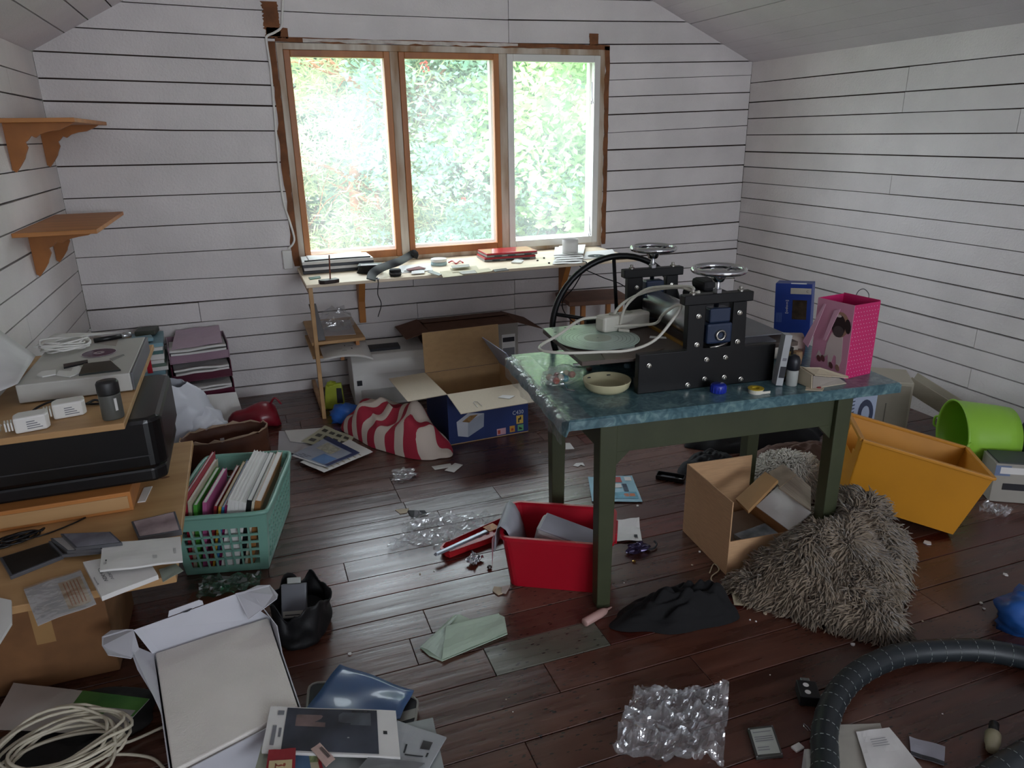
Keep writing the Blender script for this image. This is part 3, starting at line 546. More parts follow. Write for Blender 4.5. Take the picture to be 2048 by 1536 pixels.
# --- in and on the side shelves under the desk
t = thing('plastic_wrap', 'crumpled clear plastic wrap with paper on the upper side shelf below the desk', 'plastic wrap', (.46, 4.36, .4575))
def crumple(b, sx, sy, sz, seed, n=14, amp=.35):
    def fn(u, v):
        a = u*6.2832; e = (v-.5)*math.pi; p = V3((math.cos(a)*math.cos(e), math.sin(a)*math.cos(e), math.sin(e))); k = 1+amp*noise.noise(p*2.3+V3((seed, 0, seed)))+amp*.5*noise.noise(p*5.5+V3((0, seed, 0)))
        q = p*k; return (q.x*sx, q.y*sy, max(0.0, (q.z+.55)*sz*.65))
    return b.grid(fn, n, n, True)
crumple(B(), .10, .09, .13, 2).build('film', clear_film, t, smooth=False)
tile = M('flyer_grey', 'b9b3b3', rough=.6, var=.08)
flat('leaflet', 'pale leaflet with a dark square print hanging over the upper side shelf', 'leaflet', [(645, 673), (712, 669), (700, 640), (640, 642)], .4552, .002, tile)
q = Z(645, 681, .4575); solo(B().hexa([q+V3(k) for k in ((-.022, .0, 0), (.018, .0, 0), (-.022, .012, 0), (.018, .012, 0), (-.05, .06, .20), (-.01, .06, .20), (-.05, .072, .20), (-.01, .072, .20))]), 'dark_board', brown_dark, 'narrow dark strip leaning in the side shelf', 'board', bev=.001)
t = thing('postcard', 'small card printed with a red flower on the lower side shelf', 'postcard', V3((.37, 4.38, .3645)), R(-5), rx=R(55)); B().b2(-.06, .06, 0, .003, 0, .09, rot()).build('card', paper, t); 
for k in range(6):
    B().lathe([(0, 0), (.013, 0), (.01, .003), (0, .004)], 7, tr(.005+.017*math.cos(k*1.05)*(1 if k else 0), -.0006, .05+.017*math.sin(k*1.05)*(1 if k else 0)) @ rot(rx=R(90))).build('petal', M('petal_red', '8c4a50', rough=.7), t)
flat('notebook', 'thin brown notebook behind the flower card on the lower side shelf', 'notebook', [(672, 700), (705, 698), (690, 682), (676, 684)], .3635, .006, M('kraft', '8a6a4c', rough=.8))
c = [V3((.33, 4.02, .366)), V3((.60, 4.0, .33)), V3((.60, 4.27, .37)), V3((.335, 4.28, .372))]
s = Sheet(c, .004, 5, lift=lambda u, v: .03*math.sin(u*2.6)); t = thing('curved_sheet', 'white sheet with fine pencil sketches bowing over the shelf edge towards the printer', 'paper', c[0]); o = s.mesh(12, 8).build('sheet', paper, t, world=True, solid=.001, smooth=True)
for u0, v0, u1, v1 in ((.3, .5, .42, .515), (.55, .6, .66, .62), (.4, .35, .5, .365), (.6, .42, .63, .5), (.48, .62, .5, .7)): s.rect(u0, v0, u1, v1, .0022, 3, 3).build('pencil_mark', grey_ink, t, world=True)
# --- white printer on the floor behind the blue box
t = thing('laser_printer', 'white laser printer with rounded front standing on the floor below the desk', 'printer', (.5, 4.18, 0), R(-3))
prof = [(.0, .0), (.0, .10), (.012, .2), (.045, .27), (.09, .30), (.38, .315), (.4, .30), (.4, 0)]
mt = Matrix(((0, 0, 1, 0), (1, 0, 0, 0), (0, 1, 0, 0), (0, 0, 0, 1)))
B().prism(prof, .0, .46, mt).build('body', white_gloss, t, bev=.006)
B().b2(.09, .31, .14, .24, .301, .32).build('output_slot', dark_ink, t); B().b2(.04, .42, -.003, .004, .02, .11).build('tray', M('printer_grey', 'c4c3bd', rough=.4), t, bev=.003); B().b2(.02, .05, -.004, .004, .14, .17).build('button', dark_ink, t)
# ================================================================ low board and plank by the left wall
LZ, UZ = .40, .72
t = thing('low_bench', 'wide low pine bench by the left wall under the black printer', 'bench', (XL, 2.44, 0))
B().b2(.003, .60, -.47, .55, LZ-.024, LZ).build('board', wood_pale, t, bev=.003)
for q in (.02, .5): B().b2(q, q+.045, .46, .5, 0, LZ-.0235).build('leg', wood_shelf, t, bev=.002)
B().b2(.02, .065, -.42, -.38, 0, LZ-.0235).build('leg', wood_shelf, t, bev=.002)
for q in ((.47, -.28), (.2, .1), (.52, .22), (.36, -.2)): B().lathe([(0, 0), (.012, 0), (.009, .0006), (0, .0007)], 10, tr(q[0], q[1], LZ+.0002), 1.5, .8).build('knot', M('knot', '6e4526', rough=.6), t)
crb = M('carton_dull', '7d5634', rough=.8, var=.15, scale=12)
t = thing('cardboard_carton', 'closed brown cardboard carton on the floor beneath the low bench', 'box', (-.70, 2.515, 0))
B().b2(-.17, .17, -.36, .0, 0, .36).build('carton', crb, t, bev=.004); B().b2(-.025, .025, -.3605, .0, .15, .3605).build('tape', M('tape_tan', 'a07c50', rough=.35), t)
# wooden block, printer, plank
t = thing('wooden_block', 'shallow wooden box carrying the black printer on the bench', 'wooden box', (-.66, 2.66, LZ+.0005))
B().b2(-.2, .205, -.23, .2, 0, .068).build('body', wood_shelf, t, bev=.003); B().b2(-.19, .195, -.234, -.229, .012, .055).build('front_panel', wood_pale, t, bev=.001)
t = thing('inkjet_printer', 'black inkjet printer carrying the upper plank by the left wall', 'printer', (-.62, 2.68, LZ+.069))
B().prism([(-.26, -.2), (.24, -.2), (.275, -.17), (.275, .25), (.24, .28), (-.26, .28)], 0, .05).build('base', black_plastic, t, bev=.01)
B().prism([(-.26, -.215), (.25, -.215), (.285, -.18), (.285, .27), (.25, .3), (-.26, .3)], .0505, .2285).build('cover', M('printer_black', '0c0c0d', rough=.3, var=.1), t, bev=.016)
B().b2(-.25, .24, -.2175, -.2145, .10, .104).build('lid_seam', M('seam_grey', '3a3a3c', rough=.3), t)
flat('folded_leaflet', 'folded white leaflet sticking out beneath the black printer', 'leaflet', [(275, 1006), (291, 1004), (305, 974), (288, 977)], LZ, .004, paper)
t = thing('upper_plank', 'thick pine plank resting on the black printer by the left wall', 'plank', (XL, 2.85, UZ-.0215))
B().b2(.003, .475, -.46, .51, 0, .0215).build('plank', wood_pale, t, bev=.003)
# silver disc player
silver = M('silver_metal', 'c3c2bc', rough=.45, var=.04, metal=.15)
t = thing('disc_player', 'flat silver disc player lying sideways on the plank, things piled on it', 'player', (-.605, 2.97, UZ))
B().b2(-.172, .172, -.262, .258, .004, .068).build('body', silver, t, bev=.004)
B().b2(.1725, .180, -.258, .254, .004, .0675).build('front_panel', M('silver_dark', '77797d', rough=.3, var=.05, metal=.4), t, bev=.002)
for q in (-.2, .2):
    for p in (-.14, .14): B().lathe([(.015, 0), (.015, .005)], 10, tr(p, q, 0)).build('foot', black_matte, t)
PZ = UZ+.068
pz = lambda x, y, dz=0: Z(x, y, PZ+dz)
t = thing('cable_bundle', 'loose coil of thin white cable on the silver player', 'cable', (-.70, 3.12, PZ+.0035)); b = B(); r2 = random.Random(7)
for k in range(9):
    a0 = r2.uniform(0, 6); rr = r2.uniform(.05, .085); pts = [(rr*1.15*math.cos(a0+i*.55), rr*.8*math.sin(a0+i*.55)+r2.uniform(-.006, .006), .006+.004*k+.006*math.sin(i+a0)) for i in range(12)]
    b.tube(catmull(pts, 3, True), .0034, 5, True)
b.build('coils', white_gloss, t, smooth=True)
t = thing('compact_disc', 'purple printed disc lying on the silver player', 'disc', pz(198, 706, .001), 0)
B().lathe([(.008, 0), (.06, 0), (.06, .0013), (.008, .0013)], 36).build('disc', M('disc_purple', '4a2445', rough=.25, var=.1), t); B().lathe([(.008, .0013), (.019, .0013), (.019, .0017), (.008, .0017)], 24).build('hub', M('hub_grey', 'a89aa0', rough=.3), t); B().lathe([(.058, .0013), (.0603, .0013), (.0603, .0016), (.058, .0016)], 36).build('rim', white_gloss, t)
flat('smoky_case', 'dark translucent case lying flat on the silver player', 'case', [(158, 752), (242, 742), (222, 724), (168, 730)], PZ, .006, M('smoke_green', '2a302c', rough=.3))
flat('black_comb', 'short black plastic clip beside the purple disc', 'clip', [(128, 738), (176, 727), (176, 722), (127, 731)], PZ, .006, black_plastic)
t = thing('paper_strip', 'crumpled torn white paper strips on the front of the silver player', 'paper', pz(118, 745))
for px in (((73, 752), (85, 755), (112, 750), (112, 741), (84, 744)), ((113, 751), (140, 755), (160, 747), (163, 738), (158, 733), (146, 737), (143, 744), (118, 743))):
    B().prism3([pz(*p, .001) for p in px], (0, 0, .004)).build('strip', paper, t, world=True)
flat('ruled_card', 'small striped card by the purple disc', 'card', [(219, 718), (226, 722), (250, 711), (247, 709)], PZ, .002, M('striped_card', '8b8a86', rough=.6))
flat('photo_print', 'pale photograph print behind the purple disc', 'photo', [(163, 684), (232, 692), (238, 677), (190, 672)], PZ, .0015, M('photo_tan', 'a89f98', rough=.35))
t = thing('pocket_torch', 'short black and silver torch lying on the silver player', 'torch', pz(232, 674, .011), R(20)); b = B(); b.tube([(-.08, 0, 0), (.02, 0, 0)], .0095, 10); b.build('barrel', black_plastic, t, smooth=True); B().tube([(.02, 0, 0), (.03, 0, 0), (.055, 0, 0)], [.01, .012, .0125], 12).build('head', steel, t, smooth=True)
c = [pz(64, 695, .03), pz(150, 684, .004), pz(246, 668, .001), pz(90, 672, .045)]
s = Sheet([pz(66, 696, .035), pz(140, 678, .012), pz(245, 667, .002), pz(110, 668, .03)], .006, 8); solo(s.mesh(), 'white_sheet', paper, 'bent white sheet behind the white cable on the silver player', 'paper', solid=.001, smooth=True)
# white papers leaning by the wall, left of the player
t = thing('leaning_folder', 'white folder leaning between the left wall and the silver player', 'folder', (-.84, 2.66, UZ))
for k in range(2): B().hexa([V3(q)+V3((.004*k, .03*k, 0)) for q in ((-.032, -.18, .0), (-.028, -.18, .0), (-.032, .25, .0), (-.028, .25, .0), (-.04, -.15, .20), (-.036, -.15, .20), (-.045, .2, .27), (-.041, .2, .27))]).build('cover', paper, t)
s = Sheet([Z(-40, 800, .765), Z(36, 768, .796), Z(72, 712, .80), X(-30, 640, -.892)], .003, 4); solo(s.mesh(), 'curled_poster', M('poster_white', 'c9c6c6', rough=.6), 'large white sheet slumped over the folder by the left wall', 'poster', solid=.001, smooth=True)
# deodorant can, adapters, black lead
t = thing('deodorant_stick', 'dark grey deodorant stick standing at the front of the plank', 'deodorant', Z(228, 836, UZ), R(20)); dg = M('deo_grey', '54544f', rough=.4)
B().lathe([(.03, 0), (.032, .005), (.032, .078), (.0315, .081)], 20, None, 1, .75).build('body', dg, t, smooth=True); B().lathe([(.0318, .0815), (.0328, .085), (.0328, .118), (.028, .126), (0, .126)], 20, None, 1, .75).build('cap', M('deo_cap', '1d1d1d', rough=.45), t, smooth=True)
B().b2(-.003, .005, -.0255, -.0238, .03, .07, rot(rz=R(20))).build('label_print', paper, t)
for k, (p, a, ex) in enumerate(((V3((-.60, 2.535, UZ)), 12, 1.0), (V3((-.685, 2.445, UZ)), 14, .9))):
    t = thing('power_adapter', ['white plug adapter with ribbed neck near the silver player', 'white plug adapter with torn plastic wrap at the plank front'][k], 'adapter', p, R(a))
    B().prism([(-.042, -.03), (.04, -.032), (.05, -.014), (.05, .03), (-.028, .035), (-.042, .014)], .001, .05).build('housing', white_gloss, t, bev=.006)
    for q in range(3): B().b2(-.05-.008*q, -.0455-.008*q, -.015, .018, .01, .036).build('rib', white_gloss, t)
    for q in range(4): B().b2(-.01, .03-.006*q, -.0325, -.0316, .012+.007*q, .0145+.007*q).build('print_line', grey_ink, t)
t = thing('plastic_scrap', 'scrap of torn clear plastic at the front of the plank', 'plastic', V3((-.80, 2.46, UZ))); crumple(B(), .035, .03, .03, 5, 12, .5).build('film', clear_film, t)
solo(B().tube(catmull([Z(60, 826, UZ+.006), Z(80, 812, UZ+.02), Z(112, 800, UZ+.03), Z(128, 800, UZ+.01), Z(150, 803, UZ+.005), Z(170, 808, UZ+.012), Z(190, 800, UZ+.02), Z(205, 806, UZ+.006), Z(178, 808, UZ+.005), Z(158, 806, UZ+.005)], 6), .004, 6), 'black_lead', black_plastic, 'black power lead curled before the silver player', 'cable', smooth=True)
# --- on the low bench
lz = lambda x, y, dz=0: Z(x, y, LZ+dz)
t = thing('cable_tangle', 'tangle of thin black cables on the bench before the wooden box', 'cable', lz(35, 1085)); b = B()
for k in range(5):
    a0 = k*1.7; pts = [(.05*math.cos(a0+i*.7)+.01*k-.02, .03*math.sin(a0+i*.9), .005+.006*(k+math.sin(i+k))*.7) for i in range(9)]; b.tube(catmull(pts, 4, True), .0032, 5, True)
b.tube(catmull([(.03, 0, .006), (.08, .02, .004), (.14, .06, .004), (.17, .09, .0035)], 5), .0026, 5); b.build('leads', black_plastic, t, smooth=True)
jewel = M('jewel_grey', '6d6a70', rough=.2, var=.25, scale=9, col2='8c8a94'); jdark = M('jewel_dark', '2b2723', rough=.25, var=.3, scale=10)
def case(px, z, th, lb, mat):
    c = [Z(x, y, z) for x, y in px]; t = thing('disc_case', lb, 'disc case', (c[0]+c[2])/2, group=None)
    B().prism3(c, (0, 0, th)).build('case', clear_grey, t, world=True, bev=.001); k = V3((0, 0, th+.0004)); m = sum(c, V3())/4
    B().prism3([m+(q-m)*.9+k for q in c], (0, 0, .0008)).build('cover_print', mat, t, world=True)
clear_grey = M('case_plastic', '55565a', rough=.15, var=.1)
case(((0, 1122), (108, 1088), (128, 1118), (22, 1160)), LZ, .011, 'dark disc case lying at the bench front beside the cables', jdark)
case(((98, 1088), (190, 1072), (205, 1108), (125, 1116)), LZ+.0115, .010, 'brownish disc case half under others on the bench', jdark)
case(((102, 1082), (205, 1073), (206, 1104), (135, 1108)), LZ+.0225, .010, 'pale disc case beneath the blue-grey one on the bench', M('jewel_pale', 'a09b98', rough=.3))
case(((122, 1073), (222, 1069), (246, 1091), (152, 1102)), LZ+.0335, .010, 'blue-grey disc case on top of the pile on the bench', jewel)
case(((264, 1052), (352, 1031), (365, 1070), (278, 1085)), LZ, .016, 'pinkish cassette-like case at the bench edge', M('jewel_pink', '8a7478', rough=.3, var=.3, scale=12, col2='b7a3a4'))
# manuals
def booklet(name, label, cat, c, th, mat, seed=1, curl=.003, lines=()):
    t = thing(name, label, cat, (c[0]+c[2])/2); s = Sheet([q+V3((0, 0, th)) for q in c], curl, seed); pts = []
    b = B(); n = 8
    def fn(u, v): return s.P(u, v)
    top = [s.P(i/n, j/n) for j in range(n+1) for i in range(n+1)]; bot = [V3((q.x, q.y, q.z-th)) for q in top]; b.v = top+bot; N = (n+1)**2
    for j in range(n):
        for i in range(n): a = j*(n+1)+i; b.f += [(a, a+1, a+n+2, a+n+1), (N+a, N+a+n+1, N+a+n+2, N+a+1)]
    ed = [i for i in range(n+1)]+[j*(n+1)+n for j in range(1, n+1)]+[n*(n+1)+i for i in range(n-1, -1, -1)]+[j*(n+1) for j in range(n-1, 0, -1)]
    b.f += [(ed[k], N+ed[k], N+ed[(k+1) % len(ed)], ed[(k+1) % len(ed)]) for k in range(len(ed))]
    b.build('pages', mat, t, world=True); return t, s
t, s = booklet('instruction_manual', 'thick white receiver manual with black lettering at the bench edge', 'manual', [lz(205, 1203), lz(318, 1160), lz(285, 1108), lz(168, 1134)], .014, paper, 2)
s.text('Pioneer', .03, .30, .06, .52, axis=1).build('lettering', dark_ink, t, world=True); s.text('VSX-827', .16, .30, .22, .72, axis=1).build('lettering', dark_ink, t, world=True); s.text('VSX-527', .27, .30, .32, .72, axis=1).build('lettering', grey_ink, t, world=True)
s.rect(.66, .66, .86, .97).build('dark_print', dark_ink, t, world=True)
t, s = booklet('instruction_manual', 'white booklet with a small round logo lying on the thick manual', 'manual', [lz(201, 1148, .024), lz(366, 1126, .024), lz(362, 1079, .024), lz(205, 1092, .024)], .006, paper, 5, .006)
s.rect(.06, .30, .075, .36).build('logo_mark', dark_ink, t, world=True); s.text('LG', .045, .18, .075, .27).build('lettering', dark_ink, t, world=True); s.rect(.9, .3, .93, .5).build('print_block', M('pale_ink', 'b4b2b0', rough=.7), t, world=True); s.rect(.64, .2, .69, .32).build('print_block', M('pale_ink', 'b4b2b0', rough=.7), t, world=True)
t = thing('plastic_sleeve', 'clear plastic sleeve with a sheet printed orange, hanging over the bench front', 'sleeve', lz(120, 1200))
s = Sheet([lz(76, 1253, .004), lz(193, 1209, .006), lz(162, 1142, .006), lz(48, 1181, .006)], .004, 6); s.mesh().build('sheet', M('sleeve_paper', 'b9b4b2', rough=.4, var=.08), t, world=True, solid=.001); s.rect(.55, .1, .95, .85).build('orange_print', M('orange_print', 'b98a58', rough=.4, var=.3, scale=20, col2='c9b79c'), t, world=True)
for k in range(5): s.rect(.62+.06*k, .15, .64+.06*k, .8, .002, 2, 4).build('print_line', M('orange_line', 'a5622f', rough=.5), t, world=True)
Sheet([q+V3((0, 0, .004)) for q in s.c], .006, 6).mesh(12, 12).build('film', clear_film, t, world=True)
s = Sheet([lz(326, 1165, .002), lz(367, 1142, .002), lz(352, 1128, .002), lz(318, 1140, .002)], .002, 9); solo(s.mesh(), 'green_wrap', M('wrap_green_grey', '8f978c', rough=.3, var=.2), 'greyish plastic scrap under the manuals at the bench edge', 'plastic', solid=.001)
flat('magazine', 'white magazine lying at the wall end of the bench front', 'magazine', [(0, 1290), (25, 1250), (24, 1205), (0, 1200)], LZ, .008, paper)
# ================================================================ corner stacks
trm = M('tray_maroon', '5a1830', rough=.3, var=.15); trp = M('tray_mauve', '9b7d8c', rough=.3, var=.1)
t = thing('tray_stack', 'stack of maroon letter trays stuffed with papers in the back corner', 'letter trays', (-.34, 4.50, 0), R(6))
for k in range(4):
    z0 = .115*k; b = B(); b.b2(-.16, .16, -.13, .13, z0, z0+.006); b.b2(-.16, -.154, -.13, .13, z0+.006, z0+.1); b.b2(.154, .16, -.13, .13, z0+.006, z0+.1); b.b2(-.154, .154, .124, .13, z0+.006, z0+.1); b.b2(-.154, .154, -.13, -.124, z0+.006, z0+.048)
    tr_ = b.build('tray', trm if k < 3 else trp, t, bev=.002)
    for j in range(2):
        Sheet([V3((-.145+rng.uniform(-.01, .01), -.14-rng.uniform(0, .02), z0+.052+j*.02)), V3((.145, -.14-rng.uniform(0, .02), z0+.052+j*.02)), V3((.15, .115, z0+.03+j*.03)), V3((-.15, .115, z0+.03+j*.03))], .012, j+k*4).mesh(7, 5).build('papers', paper, tr_, solid=.011)
Sheet([V3((-.14, -.14, .425)), V3((.13, -.12, .43)), V3((.14, .12, .475)), V3((-.10, .12, .48))], .012, 21).mesh(8, 8).build('top_sheet', M('mauve_sheet', 'b59fae', rough=.3, var=.06), t, solid=.002)
B().b2(.0, .1, -.1315, -.1305, .02, .055).build('name_tag', M('tag_grey', '9a8f92', rough=.7), t)
t = thing('magazine_stack', 'tall stack of magazines and teal folders tied with a red ribbon behind the plank', 'magazine stack', (-.642, 4.45, 0), R(4)); z0 = 0; tealm = M('teal_folder', '4e7472', rough=.5)
for k in range(19):
    h = rng.uniform(.017, .033); m = [paper, paper, tealm, paper, M('sky_blue_cover', '7ea3ae', rough=.5), paper, M('dull_green', '5d6f63', rough=.6)][k % 7]
    B().b2(-.12+rng.uniform(-.01, .01), .13+rng.uniform(-.01, .01), -.15+rng.uniform(-.012, .012), .14, z0, z0+h-.0005).build('magazine', m, t, bev=.001); z0 += h
B().b2(.035, .06, -.168, -.1665, z0-.16, z0+.003).build('ribbon', redm, t); B().b2(.035, .06, -.1665, .14, z0, z0+.003).build('ribbon', redm, t)
stz = z0
flat('yellow_folder', 'yellow card folder on the magazine stack in the corner', 'folder', [(270, 672), (290, 680), (302, 668), (272, 664)], stz+.0035, .004, M('yellow_card', 'c9a935', rough=.6))
solo(B().b2(-.05, .05, -.04, .05, 0, .02), 'blue_pouch', M('sky_blue_cover', '7ea3ae'), 'small sky-blue pouch on the magazine stack', 'pouch', loc=(-.60, 4.36, stz+.0078), rz=R(12), bev=.006)
solo(B().b2(-.05, .06, -.05, .06, 0, .028), 'olive_case', M('olive_dark', '3d4238', rough=.5), 'dark olive case beside the blue pouch on the magazine stack', 'case', loc=(-.60, 4.53, stz+.0078), rz=R(-6), bev=.005)
# white sheet leaning down before the trays
s = Sheet([V3((-.30, 4.235, .004)), V3((-.13, 4.215, .004)), V3((-.16, 4.315, .15)), V3((-.32, 4.33, .15))], .008, 3); solo(s.mesh(), 'propped_sheet', paper, 'white sheet propped against the foot of the letter trays', 'paper', solid=.0012)
# ================================================================ white shopping bag
bagm = M('bag_white', 'd3d5dc', rough=.4, var=.04, trans=0)
t = thing('shopping_bag', 'crumpled white plastic shopping bag standing on the floor behind the basket', 'bag', (-.445, 3.90, 0))
def bagfn(u, v):
    a = u*6.2832; n1 = noise.noise(V3((math.cos(a)*1.6, math.sin(a)*1.6, v*2.6+3))); n2 = noise.noise(V3((math.cos(a)*4, math.sin(a)*4, v*6)))
    r = 1+.2*n1+.1*n2; w = (1-.25*v**2) if v < .8 else (.84-(v-.8)*1.6); return (.19*math.cos(a)*r*w-.02*v, .12*math.sin(a)*r*w, .38*v+.03*n1*v)
B().grid(bagfn, 40, 22, True).build('bag', bagm, t, smooth=True)
def bag2(u, v):
    a = u*6.2832; n1 = noise.noise(V3((math.cos(a)*2, math.sin(a)*2, v*3+9))); r = (1-.8*v*v)*(1+.3*n1); return (.13+.11*math.cos(a)*r, -.05+.07*math.sin(a)*r, .1+.14*v+.04*n1)
B().grid(bag2, 26, 12, True).build('folded_corner', bagm, t, smooth=True)
B().grid(lambda u, v: (.03+.07*u, -.127-.004*math.sin(u*3), .05+.07*v), 4, 4).build('blue_print', M('bag_print', '3d68ad', rough=.4), t, solid=.0012)
# red bag
t = thing('red_bag', 'glossy dark red bag slumped on the floor beside the white one', 'bag', (-.085, 4.085, 0)); rb = M('red_gloss', '7c1a28', rough=.28, var=.12)
def rbf(u, v):
    a = u*6.2832; x = (v-.5)*.3; rr = math.sqrt(max(0.0, 1-(2*v-1)**4))*(.055+.03*v); n1 = noise.noise(V3((math.cos(a), math.sin(a), v*4))); return (x, rr*math.cos(a)*(1+.25*n1), max(.002, rr*.95+rr*math.sin(a)*(1+.25*n1)))
B().grid(rbf, 18, 14, True).build('body', rb, t, smooth=True); B().tube(catmull([(.1, 0, .13), (.13, -.02, .17), (.16, -.02, .13)], 5), .006, 6).build('loop', rb, t, smooth=True)
# oval bark basket
bark = M('bark_brown', '5a3320', rough=.6, var=.25, scale=8); t = thing('bark_basket', 'low oval basket of thin dark wood with ragged pale rim', 'basket', (-.22, 3.68, 0), R(12))
def ring(r0, z0, z1, jag): 
    def fn(u, v): a = u*6.2832; return (.21*r0*math.cos(a), .11*r0*math.sin(a), z0+(z1-z0)*v+(jag*noise.noise(V3((math.cos(a)*5, math.sin(a)*5, 1)))*v))
    return fn
B().grid(ring(1, .002, .15, .02), 40, 4, True).build('side', bark, t, smooth=True, solid=.004)
B().grid(ring(1.004, .149, .157, .02), 40, 2, True).build('rim', M('rim_pale', 'b59a82', rough=.7, var=.2), t, solid=.005); B().lathe([(0, .002), (.205, .002), (.205, .008), (0, .008)], 40, None, 1, .52).build('bottom', bark, t)
B().b2(-.01, .01, .1, .103, .06, .085).build('paper_scrap', paper, t)
# dark shoe-like bag between bench and basket
t = thing('black_bag', 'shiny black plastic bag crushed between the bench and the basket', 'bag', (-.50, 3.30, 0)); crumple(B(), .09, .16, .2, 8, 20, .4).build('bag', M('black_gloss', '101012', rough=.25), t, smooth=True)
t = thing('white_wrap', 'crumpled pale blue-white wrapping beside the mint basket', 'wrapping', (-.47, 3.03, 0)); crumple(B(), .05, .08, .12, 6, 16, .4).build('wrapping', M('wrap_bluewhite', 'b9c3d0', rough=.4), t, smooth=True)
# ================================================================ mint laundry basket with books
mint = M('mint_plastic', '7aa898', rough=.4, var=.05); BA = R(-13.2); BW, BD, BH, tp = .345, .53, .255, .05
t = thing('mint_basket', 'mint green plastic basket with square holes full of books', 'basket', (-.392, 2.62, 0), BA)
def side(p00, p10, p01, p11, nx, nz, m0, mz0, mz1, bar, inv):
    """perforated wall: bars between two top and two bottom corners; returns one mesh"""
    b = B(); P = lambda u, v: (V3(p00)*(1-u)+V3(p10)*u)*(1-v)+(V3(p01)*(1-u)+V3(p11)*u)*v
    n = (V3(p10)-V3(p00)).cross(V3(p01)-V3(p00)).normalized()*.0032
    def q(u0, u1, v0, v1): c = [P(u0, v0), P(u1, v0), P(u0, v1), P(u1, v1)]; b.hexa([c[0]-n, c[1]-n, c[0]+n, c[1]+n, c[2]-n, c[3]-n, c[2]+n, c[3]+n])
    q(0, 1, 0, mz0); q(0, 1, 1-mz1, 1); q(0, m0, mz0, 1-mz1); q(1-m0, 1, mz0, 1-mz1); w = (1-2*m0); h = 1-mz0-mz1
    for i in range(1, nx): u = m0+w*i/nx; q(u-bar/2, u+bar/2, mz0, 1-mz1)
    for j in range(1, nz): v = mz0+h*j/nz; q(m0, 1-m0, v-bar*.7, v+bar*.7)
    return b
T = [(0, 0, BH), (BW, 0, BH), (BW, BD, BH), (0, BD, BH)]; Bt = [(tp*.5, tp*.5, .004), (BW-tp*.5, tp*.5, .004), (BW-tp*.5, BD-tp*.5, .004), (tp*.5, BD-tp*.5, .004)]
for k in range(4):
    a, c = k, (k+1) % 4; nx = 8 if k % 2 == 0 else 12
    side(Bt[a], Bt[c], T[a], T[c], nx, 5, .09 if k % 2 == 0 else .06, .1, .24, .022, 0).build('side_wall', mint, t)
B().hexa([(tp*.5, tp*.5, 0), (BW-tp*.5, tp*.5, 0), (tp*.5, BD-tp*.5, 0), (BW-tp*.5, BD-tp*.5, 0), (tp*.5, tp*.5, .005), (BW-tp*.5, tp*.5, .005), (tp*.5, BD-tp*.5, .005), (BW-tp*.5, BD-tp*.5, .005)]).build('bottom', mint, t)
rim = catmull([(-.006, .04, BH), (.02, -.004, BH), (BW/2, -.008, BH), (BW-.02, -.004, BH), (BW+.006, .04, BH), (BW+.008, BD/2, BH), (BW+.006, BD-.04, BH), (BW-.03, BD+.006, BH), (BW/2, BD+.008, BH), (.03, BD+.006, BH), (-.006, BD-.04, BH), (-.008, BD/2, BH)], 4, True)
B().tube(rim, .009, 8, True).build('rim', mint, t, smooth=True)
BM = WM[t.name]
def book(x, w, d, h, tilt, y, cm, label, spine_y=None, z=.006, pages=True, cat='book', yt=0):
    """upright book in the basket: x across, w thick, d deep (along basket), h tall, leaning"""
    m = BM @ tr(x, y, z+.0025) @ rot(0, R(tilt), 0); loc = m.translation; bo = thing('book', label, cat, loc, 0); e = m.to_euler(); bo.rotation_euler = e; WM[bo.name] = m; bo.matrix_world = m
    c = .0018
    b = B(); b.b2(0, c, 0, d, 0, h); b.b2(w-c, w, 0, d, 0, h); b.b2(c, w-c, 0, c, 0, h); b.build('cover', cm, bo)
    B().b2(c, w-c, c+.0002, d-.004, .003, h-.003).build('pages', paper, bo)
K = lambda n, c: M('book_'+n, c, rough=.4, var=.06)
x = .03
for w, d, h, y, tl, cm, lb in ((.014, .40, .31, .05, 4, K('red', 'a3293c'), 'red hardback at the end of the row in the mint basket'), (.016, .38, .285, .05, 4, K('cream', 'bdb39c'), 'cream book next to the red hardback in the basket'), (.018, .33, .27, .05, 5, K('green', '4f9a3c'), 'bright green book in the mint basket'),
        (.02, .30, .28, .05, 8, K('pink', 'b45c8c'), 'pink book in the mint basket'), (.014, .36, .26, .06, 12, K('crimson', '9c3038'), 'crimson book in the mint basket beside the pink one'), (.012, .40, .265, .045, 13, K('yellow', 'd2a53c'), 'thin book with a yellow spine in the basket'), (.012, .42, .262, .045, 13, K('blue', '3c78a8'), 'thin book with a blue spine in the basket'),
        (.013, .42, .27, .045, 13, K('magenta', '9a2c66'), 'book with a magenta spine in the basket')):
    w *= .75; book(x, w, d, h, tl, y, cm, lb); x += w+.0022+(.003 if tl in (5, 8, 12) else 0)
for k in range(5):
    book(x, .0125, .45, .30-.004*k, 13, .03, paper, ['white exercise book next to the magenta one in the basket', 'second white exercise book from the magenta book', 'middle white exercise book in the basket', 'white exercise book two before the black one', 'white exercise book next to the black one'][k]); x += .0132
for w, d, h, cm, lb in ((.022, .44, .29, K('black', '131314'), 'black spined book with white page edges in the basket'), (.012, .44, .28, K('offwhite', 'cfc7b2'), 'off-white booklet beside the black book in the basket'), (.026, .45, .285, K('tan', '9a6a3c'), 'thick tan book with torn page edges at the basket wall')):
    w *= .8; book(x, w, d, h, 13, .035, cm, lb); x += w+.0015
